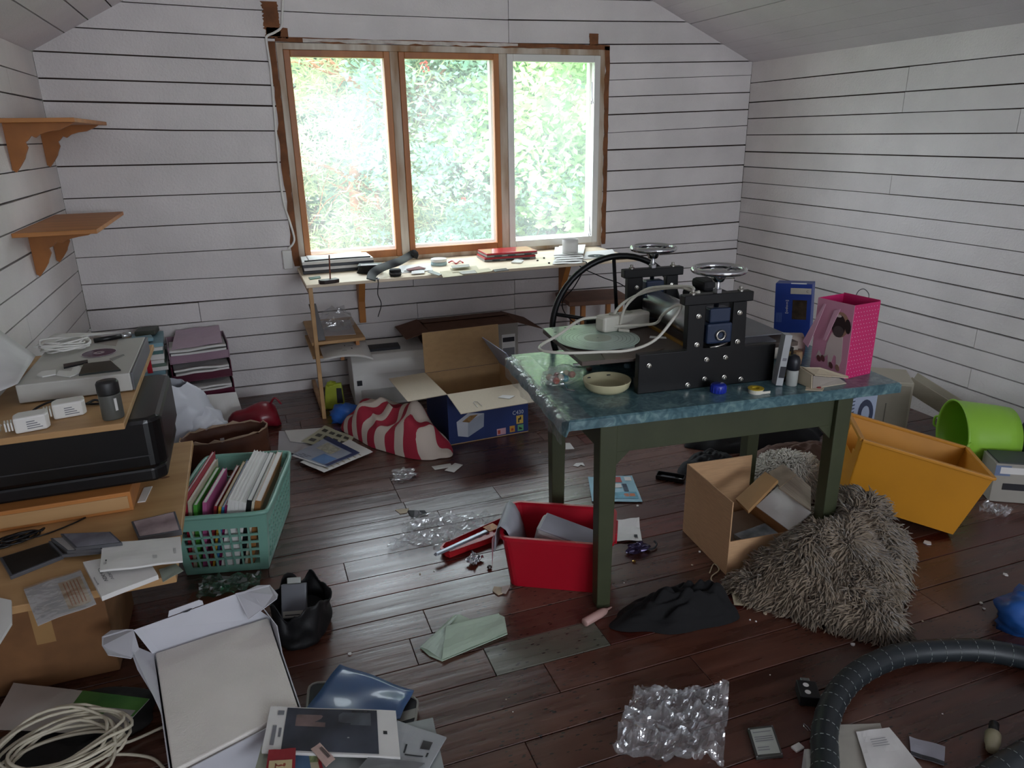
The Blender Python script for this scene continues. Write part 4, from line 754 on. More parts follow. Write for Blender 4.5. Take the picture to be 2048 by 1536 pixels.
# ================================================================ the big blue carton
navyb = M('carton_navy', '1c2f63', rough=.45, var=.25, scale=2.2); kraft = M('kraft_inside', 'b5946a', rough=.8, var=.06, scale=25, stretch=(1, 20, 1)); flapw = M('flap_lit_kraft', 'cdbfa8', rough=.75, var=.05, scale=40, stretch=(20, 1, 1))  # flapw: the same kraft with window light put into its colour
t = thing('blue_carton', 'large open dark blue printer carton lettered C430, flaps folded out', 'box', (.875, 3.43, 0), R(2.7)); W_, D_, H_ = .455, .40, .284
B().b2(0, W_, 0, D_, 0, .004).build('bottom', kraft, t)
for nm, q in (('front_wall', (0, W_, 0, .003)), ('rear_wall', (0, W_, D_-.003, D_)), ('side_wall', (0, .003, .003, D_-.003)), ('side_wall', (W_-.003, W_, .003, D_-.003))): B().b2(*q, .004, H_).build(nm, navyb, t)
for q in ((.003, W_-.003, .0032, .0052), (.003, W_-.003, D_-.0052, D_-.0032), (.0032, .0052, .0052, D_-.0052), (W_-.0052, W_-.0032, .0052, D_-.0052)): B().b2(*q, .0042, H_-.001).build('lining', kraft, t)
def flap(a, b, vec, mat, th=.004, skew=0.0):
    a, b, vec = V3(a), V3(b), V3(vec); n = (b-a).cross(vec).normalized()*th; e = (b-a).normalized()*skew
    return B().hexa([a, b, a+n, b+n, a+vec+e, b+vec-e, a+vec+e+n, b+vec-e+n]).build('flap', mat, t, bev=.001, bseg=1)
flap((0, D_, H_), (W_, D_, H_), (0, .02, .228), kraft); flap((0, 0, H_), (0, D_, H_), (-.208, .0, -.006), flapw); ff = flap((W_, 0, H_), (0, 0, H_), (0, -.215, -.032), flapw)
flap((W_, D_, H_), (W_, .02, H_), (-.10, .05, .165), M('flap_bluewhite', 'aab4cc', rough=.6), skew=-.02)
F = lambda u, v: V3((u, -.0012, v))      # prints on the front face
def fp(name, pts, mat, off=0): B().prism3([(a, -.0006-off, c) for a, c in pts], (0, -.0006, 0)).build(name, mat, t)
ip = M('icon_paper', 'b9bcc4', rough=.5)
fp('printer_picture', [(.05, .045), (.105, .03), (.195, .075), (.2, .15), (.11, .165), (.045, .125)], ip); fp('printer_picture', [(.105, .03), (.195, .075), (.2, .15), (.108, .118)], M('icon_shade', '9aa0ac', rough=.5), .0008); fp('paper_picture', [(.075, .122), (.12, .15), (.165, .15), (.115, .112)], M('sepia_print', '8d6a3c', rough=.5, var=.4, scale=60), .0016)
for k, (u, v, c, w) in enumerate(((.27, .010, 'b98f98', .052), (.345, .014, 'c08a35', .03), (.392, .013, '5f9a6a', .034), (.385, .056, 'c3a046', .04))): fp('icon', [(u, v), (u+w, v), (u+w, v+.036+.012*(k == 3)), (u, v+.036+.012*(k == 3))], M('icon_'+c, c, rough=.5))
fp('icon_mark', [(.395, .064), (.402, .064), (.402, .078), (.413, .078), (.413, .096), (.405, .096), (.405, .088), (.395, .088)], dark_ink, .0006); fp('icon_mark', [(.353, .022), (.367, .022), (.367, .036), (.353, .036)], M('icon_red', '9c3a28'), .0006); fp('icon_mark', [(.4, .022), (.418, .022), (.418, .028), (.4, .038)], dark_ink, .0006); fp('icon_mark', [(.275, .016), (.29, .016), (.29, .038), (.275, .038)], M('icon_red', '9c3a28'), .0006)
me = textmesh('C430'); b = B(); b.add([(.362+q.co.x*.03, -.0013, .112+q.co.y*.033) for q in me.vertices], [tuple(f.vertices) for f in me.polygons]); b.build('lettering', ip, t)
hz = lambda u, v: V3((u, -.215*v, H_-.032*v+.0012))
flat_ = B().prism3([WM[t.name] @ (hz(a, c)+V3((0, 0, .004))) for a, c in ((.235, .55), (.285, .70), (.325, .60), (.268, .47))], (0, 0, .0015)); solo(flat_, 'white_card', paper, 'small white card on the front flap of the blue carton', 'card')
solo(B().tube([WM[t.name] @ (hz(*q)+V3((0, 0, .006))) for q in ((.10, .86), (.095, .62), (.105, .58), (.118, .62), (.125, .84))], .0013, 5), 'paper_clip', steel, 'paper clip lying on the front flap of the blue carton', 'paper clip')
# ================================================================ older brown carton behind it
kd = M('kraft_dark', '6b4a38', rough=.85, var=.12, scale=14)
t = thing('brown_carton', 'old dull brown carton with drooping flaps under the desk behind the blue carton', 'box', (1.0, 4.27, 0)); w2, d2, h2 = .58, .34, .40
B().b2(0, w2, 0, d2, 0, .004).build('bottom', kd, t); B().b2(0, w2, 0, .004, .004, h2).build('front_wall', M('carton_grey', '9b968e', rough=.7), t); B().b2(0, w2, d2-.004, d2, .004, h2).build('rear_wall', kd, t); B().b2(0, .004, .004, d2-.004, .004, h2).build('side_wall', kd, t); B().b2(w2-.004, w2, .004, d2-.004, .004, h2).build('side_wall', kd, t)
flap((0, 0, h2), (0, d2, h2), (-.15, 0, -.035), kd); flap((w2, d2, h2), (w2, 0, h2), (.17, 0, -.06), kd); flap((w2, 0, h2), (0, 0, h2), (0, .17, .012), kd); flap((0, d2, h2), (w2, d2, h2), (0, -.17, .02), kd)
B().b2(.47, .56, -.0012, -.0004, .12, .33).build('address_label', paper, t); B().b2(.475, .555, -.002, -.0013, .14, .24).build('label_print', grey_ink, t); B().b2(.475, .555, -.002, -.0013, .28, .31).build('label_print', dark_ink, t)
# ================================================================ striped cloth heap
def stripemat():
    m = bpy.data.materials.new('striped_cloth'); m.use_nodes = True; N = m.node_tree.nodes; L = m.node_tree.links; p = N['Principled BSDF']
    uv = N.new('ShaderNodeUVMap'); mp = N.new('ShaderNodeMapping'); mp.inputs['Rotation'].default_value = (0, 0, .5); L.new(uv.outputs[0], mp.inputs[0]); wv = N.new('ShaderNodeTexWave'); wv.inputs['Scale'].default_value = .78; wv.inputs['Distortion'].default_value = 3.6; wv.inputs['Detail'].default_value = 1.5; wv.inputs['Detail Scale'].default_value = .9; L.new(mp.outputs[0], wv.inputs['Vector'])
    r = N.new('ShaderNodeValToRGB'); r.color_ramp.interpolation = 'CONSTANT'; r.color_ramp.elements[0].color = (*rgb('a3243a'), 1); r.color_ramp.elements[1].position = .5; r.color_ramp.elements[1].color = (*rgb('cbbcaf'), 1)
    L.new(wv.outputs['Fac'], r.inputs[0]); L.new(r.outputs[0], p.inputs['Base Color']); p.inputs['Roughness'].default_value = .75; return m
def heap(name, loc, rz, fn, n1, n2, mat, par=None, uvs=None, **k):
    b = B().grid(fn, n1, n2, True); o = b.build(name, mat, par, smooth=True, **k)
    uvl = o.data.uv_layers.new(name='UVMap')
    for lp in o.data.loops:
        q = o.data.vertices[lp.vertex_index].co; uvl.data[lp.index].uv = (q.x*4+q.z*3.0, q.y*4+q.z*1.5)
    return o
t = thing('striped_cloth', 'red and cream striped cloth heaped on the floor against the blue carton', 'cloth', (.63, 3.64, 0), R(-62))
def clf(u, v):
    a = u*6.2832; r = v; n1 = noise.noise(V3((math.cos(a)*1.1*r+3, math.sin(a)*1.1*r, 1))); rag = 1+.13*noise.noise(V3((math.cos(a)*2, math.sin(a)*2, 5)))
    x = math.cos(a)*r*.40*rag; y = math.sin(a)*r*.165*rag
    hh = .10+.10*math.exp(-((x-.16)**2+y*y)/.025)+.085*math.exp(-((x+.2)**2+(y-.01)**2)/.02); fo = .5+.5*math.sin(x*15+y*30+5*noise.noise(V3((x*5, y*5, 8)))); fo2 = 1-abs(noise.noise(V3((x*7+3, y*9, 4))))*2; z = hh*max(0, 1-r**3)**.6+(.03*fo+.045*fo2+.03*noise.noise(V3((x*13, y*13, 2)))-.03)*max(0, 1-r**2.5)**.6; return (x*(1+.10*fo*(1-abs(r-.6))), y, max(.003, z))
heap('cloth', None, 0, clf, 90, 40, stripemat(), t)
# blue and green bag peeking out
t = thing('blue_sack', 'bright blue plastic sack partly covered by the striped cloth', 'sack', (.415, 3.985, 0), R(-25)); crumple(B(), .09, .06, .11, 11, 18, .25).build('sack', M('sack_blue', '2f63b4', rough=.35), t, smooth=True)
t = thing('green_packet', 'yellow-green packet standing beside the blue sack', 'packet', (.385, 4.24, 0), R(-15)); B().hexa([(-.06, -.03, 0), (.06, -.03, 0), (-.06, .03, 0), (.06, .03, 0), (-.045, -.008, .15), (.05, -.012, .16), (-.045, .008, .15), (.05, .012, .16)]).build('packet', M('packet_green', 'a9b53a', rough=.4, var=.2), t, bev=.008)
B().hexa([(.02, -.031, .04), (.055, -.031, .04), (.02, -.029, .04), (.055, -.029, .04), (.02, -.018, .13), (.05, -.018, .13), (.02, -.0165, .13), (.05, -.0165, .13)]).build('dark_print', dark_ink, t); crumple(B(), .03, .02, .03, 3, 10).build('scrunched_top', M('packet_green', 'a9b53a'), t).location = (-.01, 0, .14)
# printed sheets on the floor
def sheet(name, label, cat, px, mat, z=.0015, curl=.004, seed=1, n=9, th=.0008, lift=None):
    c = [Z(x, y, z) for x, y in px]; t = thing(name, label, cat, (c[0]+c[2])/2); s = Sheet(c, curl, seed, lift); s.mesh(n, n).build('sheet', mat, t, world=True, solid=th, offset=1.0); return t, s
def pr_(t, s, items, off=.0022):
    for nm, r, m in items: s.rect(*r, off, 4, 4).build(nm, m, t, world=True)
pw = M('paper_greywhite', 'b8b6b8', rough=.65, var=.05)
t, s = sheet('grey_sheet', 'plain pale sheet with a dark hole under the printed ones behind the basket', 'paper', [(556, 902), (605, 912), (650, 868), (558, 863)], pw, .0015); pr_(t, s, (('hole_print', (.33, .66, .42, .76), dark_ink), ('hole_print', (.75, .62, .85, .7), dark_ink)))
t, s = sheet('white_sheet', 'white sheet lying partly under the photo index sheet', 'paper', [(580, 884), (640, 890), (655, 856), (570, 862)], paper, .006)
yg = M('index_cream', 'b7b59a', rough=.6)
t, s = sheet('photo_index', 'cream sheet printed with rows of tiny dark photos', 'photo sheet', [(602, 884), (690, 908), (708, 875), (650, 852)], yg, .011, .005, 2)
for i in range(4):
    for j in range(3): s.rect(.1+.22*i, .12+.29*j, .24+.22*i, .27+.29*j, .0022, 2, 2).build('tiny_photo', M('tiny_photo', '4a4840', rough=.6, var=.4, scale=60), t, world=True)
t, s = sheet('catalogue_page', 'white lined catalogue page beneath the blue brochure', 'paper', [(600, 925), (648, 946), (746, 905), (700, 880)], paper, .016, .004, 3); 
for k in range(7): s.rect(.72, .1+.11*k, .95, .12+.11*k, .0022, 2, 2).build('print_line', M('line_tan', 'a89a80', rough=.7), t, world=True)
t, s = sheet('blue_brochure', 'brochure with blue corner, map drawing and white margin on the floor', 'brochure', [(582, 912), (652, 936), (720, 907), (657, 875)], M('brochure_white', '9aa0ae', rough=.5), .0215, .006, 4)
bl = M('brochure_navy', '22315f', rough=.4); pr_(t, s, (('blue_band', (.0, .86, 1, 1), bl), ('blue_band', (.9, .06, 1, .86), bl), ('map_print', (.18, .5, .62, .82), M('map_print', 'a8a594', rough=.6, var=.3, scale=40)), ('blue_panel', (.5, .08, .88, .44), M('brochure_blue', '5a7fae', rough=.5, var=.25, scale=8))))
s.rect(.04, .0, .98, .035).build('white_margin', paper, t, world=True)
for k in range(6): s.rect(.04+.05*k, .06+.05*(k % 3), .16+.05*k, .07+.05*(k % 3), .0024, 2, 2).build('sketch_line', dark_ink, t, world=True)
for lb, px in (('small white card torn in the light before the striped cloth', ((863, 933), (870, 940), (905, 934), (901, 927))), ('second small white card, tilted beside the first, before the striped cloth', ((889, 941), (908, 945), (926, 930), (910, 926)))): flat('paper_card', lb, 'card', px, .0006 if 'torn' in lb else .0022, .0012, paper)
t = thing('bubble_wrap', 'small crumpled scrap of bubble wrap on the floorboards', 'bubble wrap', Z(808, 953)); crumple(B(), .055, .045, .035, 15, 18, .7).build('film', clear_film, t)
flat('white_tag', 'white paper tag on the floor by the back table leg', 'paper', [(1131, 899), (1149, 898), (1140, 886), (1131, 886)], .0006, .001, paper)
flat('paper_shred', 'white torn shred on the floor under the table', 'paper', [(1146, 932), (1156, 934), (1162, 930), (1170, 933), (1166, 926), (1152, 927)], .0006, .003, paper)
flat('cardboard_scrap', 'torn cream card scrap on the worn pale floorboard', 'paper', [(790, 1020), (800, 1028), (814, 1026), (818, 1017)], .0006, .002, M('scrap_cream', 'b3a48c', rough=.8))
flat('dark_rag', 'flat dark grey rag stuck on the floorboard', 'rag', [(816, 1022), (823, 1037), (856, 1031), (850, 1022)], .0006, .004, M('rag_dark', '2d2d30', rough=.8, var=.3, scale=40))
# folded mint paper in the foreground
mintp = M('mint_paper', 'aec0ac', rough=.65, var=.04)
t = thing('mint_paper', 'folded mint green paper lying on the dark floorboards', 'paper', Z(925, 1275)); q = [Z(*p, .001) for p in ((840, 1296), (858, 1312), (884, 1323), (1015, 1269), (1009, 1235), (995, 1229), (940, 1240), (920, 1230), (908, 1231))]
B().prism3(q, (0, 0, .003)).build('lower_leaf', mintp, t, world=True)
s = Sheet([Z(884, 1322, .0045), Z(1014, 1268, .0045), Z(998, 1230, .0045), Z(893, 1256, .0045)], .012, 4); s.mesh(10, 8).build('upper_leaf', mintp, t, world=True, solid=.0008)
Sheet([Z(841, 1295, .0045), Z(883, 1318, .0045), Z(896, 1257, .0045), Z(915, 1232, .0045)], .006, 6).mesh(7, 7).build('folded_corner', M('mint_paper_light', 'b4c4b6', rough=.65), t, world=True, solid=.0008)
# ================================================================ red bin and around
rt = thing('red_bin', 'red plastic bin holding milky containers by the green table leg', 'bin', (.715, 2.128, .003), R(-30)); bw, bd, bh = .382, .252, .212
red = M('red_bin_plastic', 'ae1226', rough=.35, var=.04); g = .022; 
def tub(par, bw, bd, bh, g, mat, rimw=.012, th=.004, rnd=.03):
    def loop(x0, y0, x1, y1, r, z):
        pts = []
        for cx, cy, a0 in ((x1-r, y1-r, 0), (x0+r, y1-r, 90), (x0+r, y0+r, 180), (x1-r, y0+r, 270)):
            for k in range(5): a = R(a0+22.5*k); pts.append(V3((cx+r*math.cos(a), cy+r*math.sin(a), z)))
        return pts
    rows = [loop(g, g, bw-g, bd-g, rnd, .0), loop(g*.5, g*.5, bw-g*.5, bd-g*.5, rnd, bh*.5), loop(0, 0, bw, bd, rnd, bh-.012), loop(0, 0, bw, bd, rnd, bh), loop(-rimw, -rimw, bw+rimw, bd+rimw, rnd+rimw, bh), loop(-rimw, -rimw, bw+rimw, bd+rimw, rnd+rimw, bh-.014)]
    b = B(); n = len(rows[0]); b.v = [q for r_ in rows for q in r_]
    b.f = [(j*n+i, j*n+(i+1) % n, (j+1)*n+(i+1) % n, (j+1)*n+i) for j in range(len(rows)-1) for i in range(n)]+[tuple(range(n))[::-1]]
    return b.build('shell', mat, par, smooth=False, solid=th, bev=.0, offset=1.0)
tub(rt, bw, bd, bh, g, red); m = WM[rt.name]
for q in ((-.014, bd/2), (bw+.014, bd/2)): B().b2(q[0]-.004, q[0]+.004, q[1]-.05, q[1]+.05, bh-.045, bh-.004).build('handle', red, rt, bev=.003)
milky = M('milky_plastic', 'b9b5b2', rough=.35, var=.06, trans=.25)
c1 = thing('plastic_container', 'milky plastic food container tilted in the red bin', 'container', m @ V3((.20, .12, .074)), R(-38), rx=R(8), ry=R(14))
B().prism([(-.1, -.055), (.1, -.055), (.11, -.04), (.11, .04), (.1, .055), (-.1, .055), (-.11, .04), (-.11, -.04)], 0, .12).build('body', milky, c1, bev=.012); B().b2(-.1, .1, -.05, .05, .1203, .128).build('lid', M('lid_grey', '9d9ca4', rough=.4), c1, bev=.006)
c2 = thing('plastic_container', 'shallow white container under the tilted one in the red bin', 'container', m @ V3((.19, .12, .006)), R(-30)); B().b2(-.14, .14, -.07, .07, 0, .035).build('body', milky, c2, bev=.01)
P_ = [m @ V3(q) for q in ((.035, .02, .13), (.03, .0, .20), (.02, -.015, .226), (.0, -.03, .2), (-.012, -.034, .13))]
t = thing('draped_sheet', 'grey-white sheet curled over the corner of the red bin', 'paper', m @ V3((0, .08, .1)))
prof = catmull([(.05, .10), (.035, .17), (.012, .222), (-.012, .232), (-.026, .20), (-.03, .13)], 4) if False else [(.055, .09), (.045, .14), (.03, .19), (.012, .222), (-.008, .234), (-.022, .222), (-.03, .19), (-.033, .15), (-.034, .12)]
B().grid(lambda u, v: m @ V3((prof[min(8, int(round(v*8)))][0], .015+.19*u+.02*v, prof[min(8, int(round(v*8)))][1])), 6, 9).build('sheet', M('sheet_greyblue', 'aeb0b8', rough=.55), t, world=True, smooth=True, solid=.001)
B().grid(lambda u, v: m @ V3((-.035-.004*v, .0+.04*u*(1-v)+.01*v, .19-.12*v)), 3, 5).build('torn_strip', M('strip_pink', 'b58c92', rough=.6), t, world=True, solid=.001)
# flat red tray with knife set beside it
t = thing('cutlery_tray', 'shallow red plastic tray lying by the red bin', 'tray', Z(955, 1080), R(14)); rp = M('red_tray', 'b5232a', rough=.35)
o_ = [(-.155, -.05), (.155, -.05), (.165, -.035), (.165, .045), (.15, .055), (-.14, .02), (-.165, .0), (-.165, -.03)]
b = B(); b.prism(o_, 0.0005, .004); b.build('floor', rp, t)
b = B(); n = len(o_); b.add([(x*s_, y*s_, z) for s_, z in ((1, .004), (1.04, .026), (.97, .026), (.94, .0045)) for x, y in o_], [(k*n+i, k*n+(i+1) % n, (k+1)*n+(i+1) % n, (k+1)*n+i) for k in range(3) for i in range(n)]); b.build('wall', rp, t)
for k in range(5): B().b2(-.02+.035*k, -.004+.035*k, .012, .034, .0042, .012).build('rib', rp, t, bev=.002)
tz = WM[t.name]
t2 = thing('knife_sharpener', 'long grey sharpening rod with yellow price tag resting across the red tray', 'rod', tz @ V3((-.08, -.03, .034)), R(20)); B().hexa([(-.14, -.01, -.004), (.12, -.012, -.002), (-.14, .01, -.004), (.12, .012, -.002), (-.13, -.008, .004), (.12, -.010, .008), (-.13, .008, .004), (.12, .010, .008)]).build('rod', M('rod_grey', '8f949e', rough=.3, metal=.4), t2, bev=.003); B().hexa([(.115, -.02, .008), (.165, -.02, .008), (.115, .025, .008), (.165, .025, .008), (.115, -.02, .011), (.165, -.02, .011), (.115, .025, .011), (.165, .025, .011)]).build('price_tag', M('tag_orange', 'b9762a', rough=.5, var=.3, scale=60), t2)
# clear film beside the tray
def film(name, label, px, z, amp, seed, n=26, mat=clear_film, fr=5.0):
    c = [Z(x, y, z) for x, y in px]; t = thing(name, label, 'plastic film', (c[0]+c[2])/2); ed = lambda u, v: min(u, v, 1-u, 1-v)
    def fn(u, v):
        a, b_, c_, d = c; k = V3((noise.noise(V3((u*4, v*4, seed)))*.02, noise.noise(V3((u*4, v*4, seed+9)))*.02, 0)); q = a*(1-u)*(1-v)+b_*u*(1-v)+c_*u*v+d*(1-u)*v+k
        r1 = max(0, 1-abs(noise.noise(V3((u*fr, v*fr, seed))))*3.2)**2*1.3+max(0, 1-abs(noise.noise(V3((u*fr*1.9, v*fr*1.9, seed+7))))*3.5)**2*.6-.2; r2 = noise.noise(V3((u*fr*2.2+4, v*fr*2.2, seed+3))); q.z = z+max(0, amp*(.35+.55*r1+.5*r2)); return q
    B().grid(fn, n, n).build('film', mat, t, world=True); return t
film('plastic_film', 'crumpled clear plastic film on the floor behind the red tray', [(775, 1103), (905, 1092), (1010, 1030), (830, 1033)], .003, .028, 2)
film('foil_scrap', 'crumpled bright foil scrap before the red tray', [(930, 1128), (950, 1134), (966, 1118), (944, 1112)], .002, .02, 5, 14, M('foil', 'd8dade', rough=.18, metal=.9), 3)
solo(B().lathe([(0, 0), (.008, .001), (.01, .006), (.007, .012), (0, .014)], 9), 'dark_nut', brown_dark, 'dark brown nut on the floorboards by the red bin', 'nut', loc=Z(979, 1137))
flat('torn_scrap', 'torn cream paper scrap before the red bin', 'paper', [(985, 1183), (996, 1191), (1005, 1188), (1003, 1176), (988, 1174)], .0006, .004, M('scrap_cream', 'b3a48c'))
flat('torn_scrap', 'curled torn scrap at the foot of the red bin', 'paper', [(1003, 1187), (1012, 1188), (1020, 1174), (1004, 1176)], .0006, .008, M('scrap_pale', 'a89c94', rough=.8))
# leaflets by the bin
t, s = sheet('comic_leaflet', 'sky-blue printed leaflet with red square under the green table', 'leaflet', [(1184, 1004), (1285, 1005), (1264, 953), (1176, 955)], M('leaflet_blue', '8fb8c8', rough=.5, var=.1), .0015, .006, 7)
pr_(t, s, (('red_square', (.5, .72, .72, .95), M('leaf_red', 'b03a3a', rough=.5)), ('white_bubble', (.5, .5, .68, .66), paper), ('dark_panel', (.7, .36, .8, .66), M('leaf_dark', '2a3a52', rough=.5)), ('blue_block', (.45, .1, .95, .34), M('leaf_blue2', '5a9ab0', rough=.5, var=.3, scale=40)), ('orange_print', (.68, .18, .9, .28), M('leaf_orange', 'b9683c', rough=.5)), ('white_bubble', (.8, .8, .95, .95), paper)))
t, s = sheet('crumpled_paper', 'white paper with a curled corner beside the red bin', 'paper', [(1232, 1084), (1284, 1082), (1278, 1048), (1232, 1046)], paper, .0015, .006, 9, lift=lambda u, v: .03*max(0, v-.75)*4*(.3+.7*u)); pr_(t, s, (('small_mark', (.72, .15, .85, .32), dark_ink),), .004)
t = thing('beaded_bracelet', 'crumpled dark foil wrapper with a cord beside the red bin', 'wrapper', Z(1275, 1102)); crumple(B(), .045, .02, .035, 4, 14, .6).build('wrapper', M('wrapper_purple', '3c3450', rough=.2, metal=.5, var=.4, scale=60), t); B().tube(catmull([(.03, -.01, .006), (.06, -.015, .006), (.085, .0, .01), (.085, .02, .016)], 5), .004, 6).build('cord', dark_ink, t, smooth=True)
solo(B().lathe([(0, 0), (.006, .001), (.007, .005), (0, .008)], 8), 'brass_stud', M('brass', 'a88440', rough=.3, metal=.8), 'tiny brass stud on the floor by the foil wrapper', 'stud', loc=Z(1268, 1124))
t = thing('cassette_insert', 'empty black plastic cassette tray lying on the floor under the table', 'tray', Z(1341, 957), R(-42)); b = B(); b.b2(-.065, .065, -.028, .028, .0005, .004); b.build('base', black_plastic, t)
for q in ((-.065, .065, -.028, -.025), (-.065, .065, .025, .028), (-.065, -.062, -.025, .025), (.062, .065, -.025, .025)): B().b2(*q, .004, .018).build('wall', black_plastic, t)
B().lathe([(0, .0042), (.012, .0042), (.01, .006), (0, .006)], 14, tr(.045, -.005, 0)).build('hub', paper, t); B().b2(-.045, .02, -.012, .012, .0042, .007).build('recess', M('recess_grey', '55555a', rough=.3), t)
# ================================================================ green table
TA = -.098; TO = V3((1.002, 1.915, 0)); TH = .72
TMX = tr(TO) @ rot(0, 0, TA)
def TL(u, v, z=TH): return TMX @ V3((u, v, z))
def uv_(x, y, z=TH): q = TMX.inverted() @ Z(x, y, z); return q.x, q.y
green = M('table_green', '3b4029', rough=.5, var=.12, scale=7)
t = thing('green_table', 'olive green wooden table with tapered legs and a blue-green oilcloth', 'table', TO, TA)
LW, LD = .862, .509
for u in (0, LW):
    for v in (0, LD):
        s = .030; k = .024; B().hexa([(u+a*k, v+c*k, 0) for c in (-1, 1) for a in (-1, 1)]+[(u+a*s, v+c*s, .69) for c in (-1, 1) for a in (-1, 1)]).build('leg', green, t, bev=.003)
for a in ((.03, LW-.03, -.012, .012), (.03, LW-.03, LD-.012, LD+.012)): B().b2(*a, .575, .69).build('apron', green, t, bev=.002)
for a in ((-.012, .012, .03, LD-.03), (LW-.012, LW+.012, .03, LD-.03)): B().b2(*a, .575, .69).build('apron', green, t, bev=.002)
for u, s in ((.03, 1), (LW-.03, -1)): B().prism([(0, 0), (s*.05, 0), (0, -.05)], -.01, .01, Matrix(((1, 0, 0, u), (0, 0, 1, 0), (0, 1, 0, .575), (0, 0, 0, 1)))).build('corner_block', green, t)
TU0, TU1, TV0, TV1 = -.135, 1.055, -.045, .69
B().b2(TU0+.01, TU1-.01, TV0+.01, TV1-.01, .69, .7155).build('tabletop', green, t)
def clothmat():
    m = bpy.data.materials.new('oilcloth'); m.use_nodes = True; N = m.node_tree.nodes; L = m.node_tree.links; p = N['Principled BSDF']
    tc = N.new('ShaderNodeTexCoord'); n1 = N.new('ShaderNodeTexNoise'); n1.inputs['Scale'].default_value = 26; n1.inputs['Detail'].default_value = 6; n1.inputs['Distortion'].default_value = 1.6; L.new(tc.outputs['Object'], n1.inputs['Vector'])
    r = N.new('ShaderNodeValToRGB'); e = r.color_ramp.elements; e[0].position = .36; e[0].color = (*rgb('38575f'), 1); e[1].position = .68; e[1].color = (*rgb('6f8d8c'), 1); k = e.new(.5); k.color = (*rgb('4b6b72'), 1)
    L.new(n1.outputs['Fac'], r.inputs[0]); L.new(r.outputs[0], p.inputs['Base Color']); p.inputs['Roughness'].default_value = .3; p.inputs['Coat Weight'].default_value = .25
    bp = N.new('ShaderNodeBump'); bp.inputs['Strength'].default_value = .15; bp.inputs['Distance'].default_value = .01; n2 = N.new('ShaderNodeTexNoise'); n2.inputs['Scale'].default_value = 14; L.new(tc.outputs['Object'], n2.inputs['Vector']); L.new(n2.outputs['Fac'], bp.inputs['Height']); L.new(bp.outputs[0], p.inputs['Normal']); return m
def cloth(u, v):
    # u across, v deep; outside 0..1 band the cloth hangs down
    a, c = -.05+1.07*u, -.05+1.08*v; x = TU0+(TU1-TU0)*min(1, max(0, a)); y = TV0+(TV1-TV0)*min(1, max(0, c)); z = .7185; dx = max(0, -a)*(TU1-TU0); dx2 = max(0, a-1)*(TU1-TU0); dy = max(0, -c)*(TV1-TV0); dy2 = max(0, c-1)*(TV1-TV0)
    h = max(dx, dx2, dy, dy2); w = .006*math.sin(c*31+a*3)*(dx > 0)+.004*math.sin(a*40)*(dy > 0)
    return (x-(dx > 0)*(.004+w*.5+dx*.25)+(dx2 > 0)*.004, y-(dy > 0)*(.004+abs(w)*.3)+(dy2 > 0)*.004, z-h*.8-.004*(h > 0))
us = [0, .025, .045, .0468]+[.05+.93*k/26 for k in range(27)]+[.982, .99, 1]
vs = [0, .025, .045, .0468]+[.05+.88*k/20 for k in range(21)]+[.928, .96, 1]
us = sorted(set(round(q, 4) for q in us)); vs = sorted(set(round(q, 4) for q in vs))
b = B(); b.v = [V3(cloth(a, c)) for c in vs for a in us]; n = len(us); b.f = [(j*n+i, j*n+i+1, (j+1)*n+i+1, (j+1)*n+i) for j in range(len(vs)-1) for i in range(n-1)]
b.build('oilcloth', clothmat(), t, solid=.0015, offset=1.0)
Z0 = .72
# clear plastic protector strip along the left end
t = thing('plastic_protector', 'clear plastic strip hanging over the end of the green table', 'plastic', TL(TU0, .3, Z0), TA); b = B()
b.grid(lambda u, v: (-.032-.004*math.sin(v*40) if u < .4 else -.028+.095*(u-.4)/.6, -.36+.70*v, (-.075+.081*u/.4+.003*math.sin(v*26)*(1-u/.4)) if u < .4 else .0045-.0025*(u-.4)/.6+.001*abs(math.sin(v*17+u*5))), 9, 50).build('film', clear_film, t, smooth=True)
# ================================================================ the etching press
bk = M('press_black', '060607', rough=.42, var=.15, spec=.35); chrome = M('chrome', 'c9cbcd', rough=.12, metal=1, var=.03); nickel = M('bolt_nickel', 'b9b7ae', rough=.25, metal=1)
t = thing('etching_press', 'black steel etching press with chrome roller and two handwheels on the green table', 'printing press', TL(0, 0, Z0), TA); z = lambda q: q-Z0
fA = Matrix(((1, 0, 0, 0), (0, 0, -1, 0), (0, 1, 0, 0), (0, 0, 0, 1)))      # polygon (u,z) -> plane
def plate(v0, v1):
    P = [(.152, .0), (.66, .0), (.66, .132), (.54, .132), (.534, .29), (.484, .29), (.484, .14), (.384, .14), (.384, .29), (.32, .29), (.322, .137), (.152, .137)]
    m = Matrix(((1, 0, 0, 0), (0, 0, 1, v0), (0, 1, 0, 0), (0, 0, 0, 1))); B().prism(P, 0, v1-v0, m).build('side_frame', bk, t, bev=.003)
    B().b2(.303, .554, v0-.004, v1+.004, .2902, .323).build('top_bar', bk, t, bev=.003)
def bolt(u, v, zz, r=.0085, par=None, nrm=-1):
    B().lathe([(0, 0), (r, 0), (r, .003), (r*.8, .0035), (r*.75, .009), (r*.4, .0095), (r*.35, .006), (0, .006)], 14, tr(u, v, zz) @ rot(rx=R(90 if nrm < 0 else -90))).build('bolt', nickel, t)
V1, V2 = .105, .605
